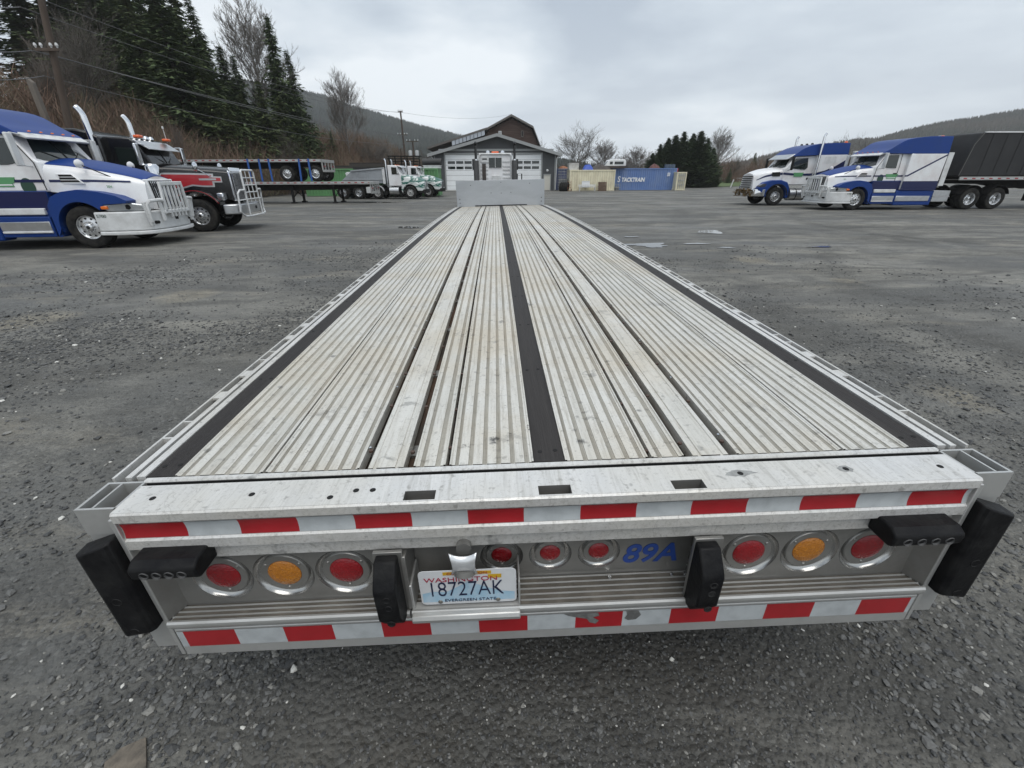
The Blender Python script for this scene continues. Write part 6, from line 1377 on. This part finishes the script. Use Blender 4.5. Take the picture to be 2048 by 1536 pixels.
def leaf_mat(name, c1, c2): 
    m = two_tone(name, c1, c2, 1.3, .5, .2, rough=.8, coat=0, distort=.3); return m
needle = [leaf_mat('fir_needles', (.036, .064, .024), (.095, .130, .042)), leaf_mat('hemlock_needles', (.042, .070, .024), (.115, .140, .045)), leaf_mat('cedar_needles', (.024, .050, .018), (.070, .105, .034))]
bark_c = mat('conifer_bark', (.045, .035, .028), .9); bark_b = mat('bare_bark', (.095, .085, .072), .9); twig_b = mat('bare_twigs', (.10, .085, .072), .95); twig_w = mat('pale_bark', (.20, .19, .17), .9)
def conifer_mesh(seed, h=20.0, r=3.6, base=.06, dense=1.0, up=0.0, tip=.62, pw=.85):
    g = np.random.default_rng(seed); V = []; n = 0; tri = []
    levels = int(46*dense)
    for i in range(levels):
        t = base+(1-base)*((i+g.uniform(-.3, .3))/levels); t = min(max(t, base), .995); z = t*h; env = r*((1-t)**pw)*(1-.25*max(0, .18-t)/.18)+.12
        for k in range(max(3, int((5+4*(1-t))*dense))):
            a = g.uniform(0, 6.283); L_ = env*g.uniform(.35, 1.08)*(1.28 if g.uniform() < .16 else 1); droop = g.uniform(.05, .38)-up
            m = max(3, int(L_/.36)); d = np.array([math.cos(a), math.sin(a)]); pz = z
            for j in range(m):
                s = (j+.6)/m; p = np.array([d[0]*L_*s, d[1]*L_*s, pz-droop*L_*s+.22*L_*s*s]); sz = tip*(1.25-.5*s)*(.30+.70*(1-t)**.6)*g.uniform(.8, 1.4)
                for q in range(4):
                    th = a+g.normal(0, .8); dr = np.array([math.cos(th), math.sin(th), -g.uniform(.0, .6)+up*1.6]); sd = np.cross(dr, [g.normal(0, .4), g.normal(0, .4), 1]); sd /= np.linalg.norm(sd)+1e-9
                    o = p+g.normal(0, .14, 3); V += [o-sd*sz*.30, o+sd*sz*.30, o+dr*sz*1.45+sd*g.normal(0, .1), ]; tri.append((n, n+1, n+2)); n += 3
    return np.array(V), np.array(tri)
def trunk_mb(h, r0, n=7, bend=.0):
    b = MB(); b.tube([(0, 0, -.6), (bend*.3, 0, h*.3), (bend, 0, h*.65), (bend*.7, 0, h*.98)], [r0, r0*.75, r0*.42, r0*.05], n); return b
CON = []
for sd, nm in ((1, 0), (2, 1), (3, 0)):
    V, T_ = conifer_mesh(sd, 20, 4.4 if sd != 3 else 3.4, .03, 1.15); o = np_mesh('crown', V, T_, needle[nm]); cm = o.data; bpy.data.objects.remove(o)
    o = trunk_mb(20, .30).build('trunk', bark_c); tm = o.data; bpy.data.objects.remove(o); CON.append((cm, tm))
V, T_ = conifer_mesh(9, 20, 7.2, .0, 1.7, .26, .85, .8); o = np_mesh('crown', V, T_, needle[2]); cm = o.data; bpy.data.objects.remove(o); CON.append((cm, CON[0][1]))
def place_tree(name, label, meshes, u, vtop, Y, zbase, wid, href=20.0, rot=0, group=None, cat='tree'):
    p = at_y(u, vtop, Y); x = float(p[0]); zb = float(hill_h(x, Y)) if zbase is None else zbase; hh = float(p[2])-zb
    T = thing(name, label, cat, (x, Y, zb), rot, group); T.scale = (wid*hh/href, wid*hh/href, hh/href)
    for nm, me in zip(('crown', 'trunk'), meshes): o = bpy.data.objects.new(nm, me); COL.objects.link(o); o.parent = T
    return T
FIRS = [(140, -120, 58, 1, 1.5, 'pale backed fir deep behind the wooden pole'), (165, -60, 62, 0, 1.6, 'far fir closing the gap behind the pole'), (212, -30, 60, 1, 1.6, 'far fir filling the back of the stand'), (262, -40, 64, 0, 1.5, 'tall far fir at the back of the stand'), (305, -20, 62, 1, 1.5, 'far green fir behind the broad dark fir'), (345, 10, 66, 0, 1.5, 'far fir glimpsed behind the ragged fir'), (395, 70, 60, 1, 1.5, 'mid sized fir between the ragged fir and the slender one'), (505, 175, 62, 0, 1.4, 'dark fir behind the leafless tall tree'), (545, 130, 62, 1, 1.4, 'dark fir tucked behind the spire fir'), (95, -130, 60, 0, 1.5, 'dark fir left behind the tall brown pole'), (45, -150, 58, 1, 1.5, 'gloomy fir above the dry grass bank'), (-12, -110, 56, 0, 1.6, 'gloomy fir at the top of the dry grass bank'),
        (372, -6, 50, 0, 1.0, 'tall dark fir with ragged branches standing left of the leafless tall tree'),
        (325, -70, 54, 1, 1.05, 'tall dense fir crowded behind the ragged fir on the bank'), (278, -110, 47, 2, 1.25, 'broad dark fir in the thick of the fir stand'), (232, -60, 52, 1, 1.1, 'mid green fir in the thick of the stand behind its neighbours'),
        (192, -150, 45, 0, 1.1, 'dark fir at the end of the stand nearest the wooden pole'), (300, 20, 41, 1, 1.1, 'shorter green fir at the front of the fir stand'), (345, 75, 43, 1, 1.15, 'low spreading fir in front of the ragged fir'), (245, 60, 39, 2, 1.3, 'low bushy fir rising from the brush at the front of the stand'),
        (395, 118, 47, 1, 1.2, 'small fir filling the foot of the ragged fir'), (436, 90, 56, 2, 1.3, 'slender pointed fir just left of the leafless tall tree'), (462, 108, 57, 0, 1.1, 'small fir at the foot of the leafless tall tree'), (415, 150, 50, 1, 1.3, 'low green fir behind the stacked flatbeds'), (478, 185, 54, 1, 1.25, 'bushy fir in front of the leafless tall tree'),
        (531, 30, 58, 2, .95, 'tall narrow spire fir right of the leafless tall tree'), (571, 98, 60, 0, 1.0, 'fir with broad skirt leaning on the spire fir'), (515, 160, 52, 1, 1.2, 'low fir before the spire fir'), (556, 190, 55, 1, 1.3, 'low green fir below the broad skirted fir'), (600, 215, 58, 0, 1.2, 'last small fir at the end of the stand'), (150, 30, 44, 2, 1.2, 'dim fir behind the wooden pole'), (190, 80, 37, 1, 1.2, 'low fir at the edge of the dry grass bank'), (660, 262, 66, 1, 1.2, 'small green fir below the pale leafless tree'),
        (450, 205, 47, 1, 1.3, 'low round fir above the stacked flatbeds brush'), (330, 150, 38, 1, 1.2, 'low fir behind the chrome stacks'), (270, 140, 36, 0, 1.3, 'low dark fir behind the black and red truck')]
for i, (u, v, Y, k, w, lab) in enumerate(FIRS): place_tree('fir_tree', lab, CON[k], u, v, Y+(11 if Y < 47 else 0), None, w*1.12, rot=i*1.3, group='firs on the bank')
HEDGE = [(1306, 306, 71), (1322, 288, 72), (1338, 276, 71), (1353, 270, 73), (1370, 263, 72), (1388, 267, 73), (1404, 262, 71), (1418, 276, 72), (1428, 296, 71)]
for i, (u, v, Y) in enumerate(HEDGE): place_tree('cedar_tree', '%s dark green cedar of the dense clump counting from the containers' % ORD[i], CON[3], u, v, Y+(i%3)*1.5, 0, (1.30, 1.05, 1.18)[i % 3], rot=i*2.1, group='cedar clump')
for u, v, Y, lab in ((1462, 335, 95, 'small dark fir on the verge beside the cedar clump'), (1512, 305, 120, 'dark fir behind the verge left of the swoosh truck'), (1548, 312, 118, 'dark fir peeking over the swoosh truck')): place_tree('fir_tree', lab, CON[0], u, v, Y, 0, 1.3, rot=u)
# leafless trees
def bare_mesh(seed, h=14.0, spread=.55, depth=5, r0=.22, levels=None):
    g = random.Random(seed); b = MB(); cnt = [0]
    def grow(p, d, L_, r, lev):
        n = 3; pts = [p]; q = Vector(p); dd = d.copy()
        for i in range(n):
            dd = (dd+Vector((g.gauss(0, .10), g.gauss(0, .10), g.gauss(.05, .05)))).normalized(); q = q+dd*L_/n; pts.append(q.copy())
        b.tube(pts, [r*(1-.5*i/n) for i in range(n+1)], 5 if lev < 2 else 3, cap=False)
        if lev >= depth: return
        k = g.choice((3, 4, 4)) if lev < depth-1 else 4
        for i in range(k):
            t = g.uniform(.35, 1.0) if i else 1.0; idx = min(n, max(1, int(round(t*n)))); ax = Vector((g.gauss(0, 1), g.gauss(0, 1), g.gauss(0, .5))); ax = (ax-dd*ax.dot(dd)).normalized()
            nd = (dd+ax*g.uniform(.4, 1.0)*spread*(1.3 if i else .35)).normalized(); grow(pts[idx], nd, L_*(g.uniform(.58, .84) if i else .86), max(r*.56, .017), lev+1)
    grow(Vector((0, 0, -.4)), Vector((0, 0, 1)), h*.34, r0, 0); return b
BARE = []
for sd, sp, dp, mm in ((1, .42, 6, twig_b), (2, .62, 6, bark_b), (3, .36, 6, twig_b)):
    b = bare_mesh(sd, 14, sp, dp); zmax = max(v[2] for v in b.v); b.v = [(x*14/zmax, y*14/zmax, z*14/zmax) for x, y, z in b.v]; o = b.build('branches', mm, smooth=0, fix=False); BARE.append(o.data); bpy.data.objects.remove(o)
def tall_bare(seed, h=14.0):
    g = random.Random(seed); b = MB(); up = Vector((0, 0, 1))
    def twig(p, d, L_, r, lev):
        q = [p]; dd = d.copy(); n = 3
        for i in range(n): dd = (dd+up*.10+Vector((g.gauss(0, .08), g.gauss(0, .08), 0))).normalized(); q.append(q[-1]+dd*L_/n)
        b.tube(q, [r, r*.8, r*.6, r*.35], 3 if lev else 4, cap=False)
        if lev >= 3: return
        for i in range((9, 6, 4)[lev]):
            k = g.uniform(.2, 1.0); a = q[min(3, int(k*3)+0)]; ax = Vector((g.gauss(0, 1), g.gauss(0, 1), g.gauss(0, .4))).normalized(); twig(a+(q[min(3, int(k*3)+1)]-a)*g.random(), (dd+ax*.62).normalized(), L_*g.uniform(.36, .56), max(r*.5, .013), lev+1)
    t = [Vector((0, 0, -.4)), Vector((.1, 0, h*.4)), Vector((0, .1, h*.75)), Vector((.05, 0, h*.97))]; b.tube(t, [.16, .12, .06, .015], 6)
    for i in range(44):
        k = .24+.72*(i/43)**.9; a = i*2.4+g.uniform(-.5, .5); lean = .95-.35*k; L_ = h*(.34*(1-k)**.6+.05)*g.uniform(.8, 1.15); twig(Vector((0, 0, h*k)), Vector((math.cos(a)*lean, math.sin(a)*lean, .9)).normalized(), L_, .05*(1.1-k)+.016, 0 if k < .75 else 1)
    return b
o = tall_bare(5).build('branches', mat('pale_grey_twigs', (.17, .155, .14), .95), smooth=0, fix=False); BARE.append(o.data); bpy.data.objects.remove(o)
o = trunk_mb(5.5, .17).build('trunk', bark_b); btr = o.data; bpy.data.objects.remove(o)
def bare(label, k, u, v, Y, zb, wid, rot, group='leafless trees', z_=None):
    p = at_y(u, v, Y); x = float(p[0]); zz = float(hill_h(x, Y)) if zb is None else zb; hh = float(p[2])-zz; T = thing('bare_tree', label, 'tree', (x, Y, zz), rot, group); T.scale = (wid*hh/14,)*2+(hh/14,)
    for nm, me in (('branches', BARE[k]), ('trunk', btr)): o = bpy.data.objects.new(nm, me); COL.objects.link(o); o.parent = T
for a in (('leafless tall tree between two firs above the stacked flatbeds', 3, 482, 8, 60, None, 1.0, .3), ('pale leafless tree right of the fir stand', 3, 676, 152, 70, None, 1.0, 1.2), ('big spreading leafless tree behind the cream container', 1, 1160, 229, 80, 0, 1.75, 2.0),
          ('leafless tree behind the white canopy', 0, 1235, 290, 84, 0, 1.9, .4), ('leafless tree behind the blue container', 3, 1277, 297, 86, 0, 1.8, 1.5), ('small leafless tree beside the barn roof', 0, 1097, 268, 92, 0, 1.2, 4.0), ('leafless tree between the big spreading tree and the canopy', 3, 1212, 285, 82, 0, 1.4, 2.5),
          ('leafless tree behind the cedar clump', 3, 1447, 262, 105, 0, 1.2, 2.6), ('leafless tree above the brown thicket right of the cedars', 1, 1468, 298, 100, 0, 1.2, .9), ('leafless tree behind the swoosh truck roof', 0, 1722, 255, 62, 0, 1.8, 3.1), ('leafless tree above the yellow machine', 2, 1748, 262, 64, 0, 1.8, 5.0),
          ('thin leafless tree behind the dump trucks', 3, 762, 285, 72, None, 1.3, .7), ('leafless tree above the green container', 1, 718, 262, 68, None, 1.1, 1.9), ('leafless scrub tree above the dump bodies', 0, 740, 272, 78, None, 1.4, 4.4), ('leafless tree against the bank behind the upper flatbed', 0, 560, 250, 47, None, 1.3, .2), ('grey leafless tree behind the wooden pole', 1, 60, -40, 40, None, 1.0, 1.1), ('grey leafless tree at the edge of the bank', 0, 10, -10, 36, None, 1.1, 2.3), ('leafless tree at the left of the fir stand', 2, 118, -30, 46, None, 1.0, 3.3), ('slim leafless sapling above the upper flatbed', 2, 352, 222, 38, None, 1.1, 3.8), ('grey leafless tree left of the far wooden pole', 1, 790, 292, 80, None, 1.4, 2.8), ('leafless tree by the transformer pole', 0, 850, 290, 84, None, 1.5, 5.4)):
    bare(*a)
# brush: tangled leafless thickets nobody could count
def brush(name, pts, hmin, hmax, m, seed, per=22):
    g = np.random.default_rng(seed); V = []; n = len(pts); F = []
    P0 = np.repeat(np.asarray(pts, float), per, 0); N_ = len(P0); hh = g.uniform(hmin, hmax, (n, 1)).repeat(per, 0).reshape(-1)
    P0 = P0+np.stack([g.normal(0, .5, N_), g.normal(0, .5, N_), hh*g.uniform(0, .55, N_)], -1)
    d = np.stack([g.normal(0, .5, N_), g.normal(0, .5, N_), g.uniform(.35, 1.1, N_)], -1); L_ = hh*g.uniform(.18, .5, N_); d = d/np.linalg.norm(d, axis=1)[:, None]*L_[:, None]
    s = np.stack([g.normal(size=N_), g.normal(size=N_), g.normal(0, .2, N_)], -1); s = s/np.linalg.norm(s, axis=1)[:, None]*g.uniform(.012, .034, N_)[:, None]
    V = np.stack([P0-s, P0+s, P0+d], 1).reshape(-1, 3); T_ = np.arange(N_*3).reshape(-1, 3)
    return stuff(np_mesh(name, V, T_, m))
g = np.random.default_rng(21)
yy = g.uniform(14, 95, 5200); dd = g.beta(1.1, 1.8, 5200)*17-.8; xx = toe(yy)-dd
keep = ~((yy < 33) & (dd > 3.0) & (g.uniform(size=5200) < .93)); xx, yy = xx[keep], yy[keep]
k1 = g.uniform(size=len(xx)) < .62; pts = np.stack([xx, yy, hill_h(xx, yy)], -1)
brush('brush', pts[k1], 1.8, 5.4, mat('brown_brush', (.150, .098, .070), .95), 5, 34); brush('brush', pts[~k1], 1.6, 4.6, mat('olive_brush', (.135, .122, .075), .95), 6, 30)
xx = g.uniform(32, 95, 900); yy = g.uniform(98, 122, 900); brush('thicket', np.stack([xx, yy, 0*xx], -1), 2.5, 8.5, mat('brown_brush', (.15, .098, .07)), 8, 40)
xx = g.uniform(4, 30, 420); yy = g.uniform(84, 96, 420); brush('thicket', np.stack([xx, yy, 0*xx], -1), 2.0, 5.5, mat('grey_brush', (.15, .13, .11), .95), 9, 34)
xx = g.uniform(-19, -3, 420); yy = g.uniform(70, 92, 420); brush('thicket', np.stack([xx, yy, hill_h(xx, yy)], -1), 1.8, 5, mat('grey_brush', (.15, .13, .11), .95), 10, 34)
# far hills with forest
def far_hill(name, ridge, Y, depth, m, treem, nt, th, seed, back=1.35, u_ext=None):
    R_ = [at_y(u, v, Y) for u, v in ridge]; X = np.array([p[0] for p in R_]); Z = np.array([p[2] for p in R_]); xs_ = np.linspace(X[0], X[-1], 90); g = np.random.default_rng(seed)
    zr = np.interp(xs_, X, Z)-th*.55; rows = []; nd = 26
    def hz_(x, t):   # t 0 foot .. 1 ridge
        z = np.interp(x, X, Z)-th*.55; return z*(t**.9)+6*np.sin(x*.03+t*6)*t*(1-t)*1.5
    tt = np.linspace(0, 1, nd); A, B_ = np.meshgrid(xs_, tt, indexing='ij'); yy_ = Y-depth*(1-B_); zz_ = hz_(A, B_)-.5
    Vv = np.stack([A, yy_, zz_], -1); bk = Vv[:, -1:, :]+np.array([0, depth*.6, 0]); bk[..., 2] = -1; Vv = np.concatenate([Vv, bk], 1); nd += 1
    q = np.arange(90*nd).reshape(90, nd); F = np.stack([q[:-1, :-1], q[1:, :-1], q[1:, 1:], q[:-1, 1:]], -1).reshape(-1, 4); struct(np_mesh(name, Vv.reshape(-1, 3), F, m, smooth=True))
    x = g.uniform(X[0], X[-1], nt); t = g.beta(1.6, 1.0, nt)**.8; t[:nt//6] = 1.0; z = hz_(x, t); y = Y-depth*(1-t); hgt = th*g.uniform(.6, 1.25, nt); rad = hgt*g.uniform(.16, .26, nt)
    ring = np.stack([np.cos(np.arange(5)*2*np.pi/5), np.sin(np.arange(5)*2*np.pi/5), 0*np.arange(5)], -1)
    base = np.stack([x, y, z-1], -1); Vt = base[:, None, :]+ring[None]*rad[:, None, None]*g.uniform(.6, 1.4, (nt, 5, 1)); Vt[..., 2] += (hgt*.12)[:, None]; ap = base+np.stack([0*x, 0*x, hgt], -1)
    Va = np.concatenate([Vt, ap[:, None]], 1).reshape(-1, 3); tr = np.array([(i, (i+1) % 5, 5) for i in range(5)]); Ft = (tr[None]+np.arange(nt)[:, None, None]*6).reshape(-1, 3); stuff(np_mesh('forest', Va, Ft, treem))
fh_m = mat('forest_floor', (.018, .024, .020), .95); ft1 = two_tone('far_conifers', (.014, .022, .019), (.032, .040, .030), .02, .5, .1, rough=.95, coat=0, distort=0); ft2 = two_tone('far_mixed_wood', (.026, .033, .025), (.070, .058, .044), .02, .5, .15, rough=.95, coat=0, distort=0)
far_hill('hill', [(470, 160), (560, 176), (622, 190), (660, 201), (700, 214), (750, 227), (800, 242), (850, 256), (915, 272), (975, 283), (1040, 300), (1110, 325), (1160, 349)], 780, 480, fh_m, ft1, 17000, 8, 3)
far_hill('hill', [(1370, 349), (1440, 336), (1500, 322), (1560, 307), (1640, 293), (1700, 284), (1760, 278), (1800, 266), (1870, 250), (1950, 238), (2048, 221), (2300, 195)], 560, 330, fh_m, ft2, 17000, 7, 4)
far_hill('hill', [(1150, 346), (1300, 339), (1480, 324), (1560, 312), (1640, 302), (1750, 294), (1900, 292)], 950, 250, fh_m, ft1, 3000, 8, 5)
far_hill('hill', [(440, 170), (560, 172), (620, 186), (645, 190), (680, 205), (720, 240), (760, 300)], 980, 200, fh_m, ft1, 4000, 8, 6)
# ------------------------------------------------------------------ verge, guard rail, poles, wires
gm = two_tone('verge_grass', (.045, .085, .018), (.085, .11, .03), 1.2, .5, .15, rough=.9, coat=0, bump=.6)
b = MB(); v_ = [on_ground(u, v) for u, v in ((1395, 375.5), (1440, 374), (1500, 372), (1640, 368), (1900, 366))]; v2 = [p+np.array([p[0]*.12, 26, 0]) for p in v_]
b.rings([[(p[0], p[1], .05) for p in v_], [(p[0], p[1], .35) for p in v2]], False, False); struct(b.build('grass_verge', gm, None, 0, fix=False))
def guard_rail():
    T = thing('guard_rail', 'pale guard rail running along the road beyond the grass verge', 'guard rail', (55, 112, .4)); b = MB()
    b.prism([(0, .45), (-.06, .5), (0, .58), (-.06, .66), (0, .72), (.03, .58)], 'x', -22, 60); b.build('rail', mat('galvanised', (.5, .5, .5), .5, .4), T, 0)
    for k in range(14): q = MB(); q.box(-21+k*3, -20.85+k*3, .04, .18, -.4, .66); q.build('post', mat('galvanised', (.5, .5, .5)), T)
guard_rail()
p = on_ground(1461, 375); b = MB(); b.prism([(-.07, 0), (.07, 0), (.36, 1.1), (.22, 1.1)], 'y', 0, .08); o = b.build('marker_stake', white_bar, None, 0, .01); o.location = (p[0], p[1], 0); tag(o, 'leaning white stake at the edge of the grass verge', 'stake')
pole_m = mat('weathered_pole', (.075, .055, .042), .9, 0, (.13, .10, .08), .6, 1.5, stretch=(3, 3, .3))
def pole(label, u, v0, Y, top_v, zb, arms, r=.17, utop=None, trans=None):
    a = at_y(u, v0, Y); zb = float(hill_h(a[0], Y)) if zb is None else zb; zt = float(at_y(u, top_v, Y)[2]); T = thing('utility_pole', label, 'pole', (a[0], Y, zb)); h = zt-zb
    lean = (float(at_y(utop, top_v, Y)[0])-a[0]) if utop else 0
    b = MB(); b.cyl((0, 0, -.3), (lean, 0, h), r, 10, r1=r*.7); b.build('post', pole_m, T, 40)
    for vz, w in arms:
        z = float(at_y(u, vz, Y)[2])-zb; f = z/h*lean; q = MB(); q.box(f-w, f+w, -r-.12, -r, z-.06, z+.06); o = q.build('cross_arm', pole_m, T)
        for s in (-1, -.45, .45, 1): k = MB(); k.lathe([(.001, .22), (.05, .2), (.07, .1), (.04, .06), (.03, 0)], (f+s*w*.92, -r-.06, z+.06), 'z', 8); k.build('insulator', white_bar, o, 40)
    for s in (trans or ()): q = MB(); q.lathe([(.001, 0), (.26, .02), (.27, .1), (.27, .75), (.22, .85), (.001, .88)], (s*.5, 0, h-2.1), 'z', 14); q.build('transformer', mat('transformer_grey', (.5, .51, .52), .5), T, 40)
    return T
pole('tall brown wooden pole on the dry grass bank', 106, 240, 26, -90, None, [(102, .55)], .19, utop=62)
pole('thin tall wooden pole with cross arm behind the dump trucks', 812, 335, 76, 222, None, [(270, .75), (224, .35)], .16)
pole('wooden pole carrying two pale transformers left of the shop', 830, 335, 74, 282, None, [(283, .9)], .16, trans=(-1, 1))
pole('short pole stub beside the thin tall pole', 805, 335, 75, 297, None, [], .15)
pa = at_y(72, 200, 28); o = MB(); o.prism([(-.14, -.5), (.14, -.5), (.14, 1.75), (-.12, 1.85)], 'y', 0, .25); s_ = o.build('broken_post', mat('pale_post', (.16, .14, .12), .9, 0, (.08, .07, .06), .6, 3), None, 20, .02); s_.location = (pa[0], 28, float(hill_h(pa[0], 28))-.0); s_.scale = (1, 1, max(.6, (float(at_y(60, 158, 28)[2])-float(hill_h(pa[0], 28)))/1.8)); tag(s_, 'short broken wooden post beside the tall brown pole', 'post')
wire_m = mat('grey_wire', (.10, .10, .10), .6)
def wire(label, a, c, sag, r):
    A, C_ = Vector(a), Vector(c); mid = (A+C_)/2; b = MB(); pts = []
    for k in range(25): t = k/24; q = A.lerp(C_, t)-mid; pts.append((q.x, q.y, q.z-sag*4*t*(1-t))); 
    b.tube(pts, r, 5); o = b.build('overhead_wire', wire_m, None, 40); o.location = mid; tag(o, label, 'wire', 'overhead wires')
def W3(u, v, Y): q = at_y(u, v, Y); return (float(q[0]), float(q[1]), float(q[2]))
far_t = [W3(804, 270, 75.8), W3(813, 271, 75.8), W3(800, 224, 75.8), W3(810, 226, 75.8)]
for lab, a, c, sg, r in (('left wire of the close pair from the brown pole cross arm', (64, 101, 25.7), (804, 270, 75.8), .5, .022), ('right wire of the close pair from the brown pole cross arm', (79, 103, 25.7), (813, 271, 75.8), .7, .02), ('lowest wire from the tall brown pole towards the dump trucks', (88, 152, 25.9), (811, 287, 75.8), .9, .016), ('second highest wire from the tall brown pole to the thin tall pole', (40, 14, 25.8), (800, 224, 75.8), 1.0, .014), ('topmost wire from the tall brown pole to the thin tall pole', (30, -22, 25.8), (810, 226, 75.8), 1.0, .014)): wire(lab, W3(*a), W3(*c), sg, r)
for lab, u0, v0, u1, v1 in (('middle wire running on beyond the tall brown pole', 64, 101, -260, 66), ('lowest wire running on beyond the tall brown pole', 88, 152, -260, 140), ('highest wire running on beyond the tall brown pole', 40, 14, -260, -40)): wire(lab, W3(u0, v0, 25.8), W3(u1, v1, 14), .2, .018)
wire('overhead wire from the thin tall pole towards the shop', far_t[3], (4.0, 120, 15), .8, .014)

# ------------------------------------------------------------------ damp air between here and the hills
def haze():
    m = bpy.data.materials.new('damp_air'); m.use_nodes = True; N = m.node_tree.nodes; L = m.node_tree.links; N.clear(); o = N.new('ShaderNodeOutputMaterial'); v = N.new('ShaderNodeVolumePrincipled')
    v.inputs['Color'].default_value = (.965, .975, .985, 1); v.inputs['Density'].default_value = HAZE; v.inputs['Anisotropy'].default_value = .2; L.new(v.outputs[0], o.inputs['Volume'])
    b = MB(); b.box(-1120, 1120, -170, 1200, -4, 330); q = b.build('haze', m, None, 0); stuff(q)
HAZE = .00030
haze()
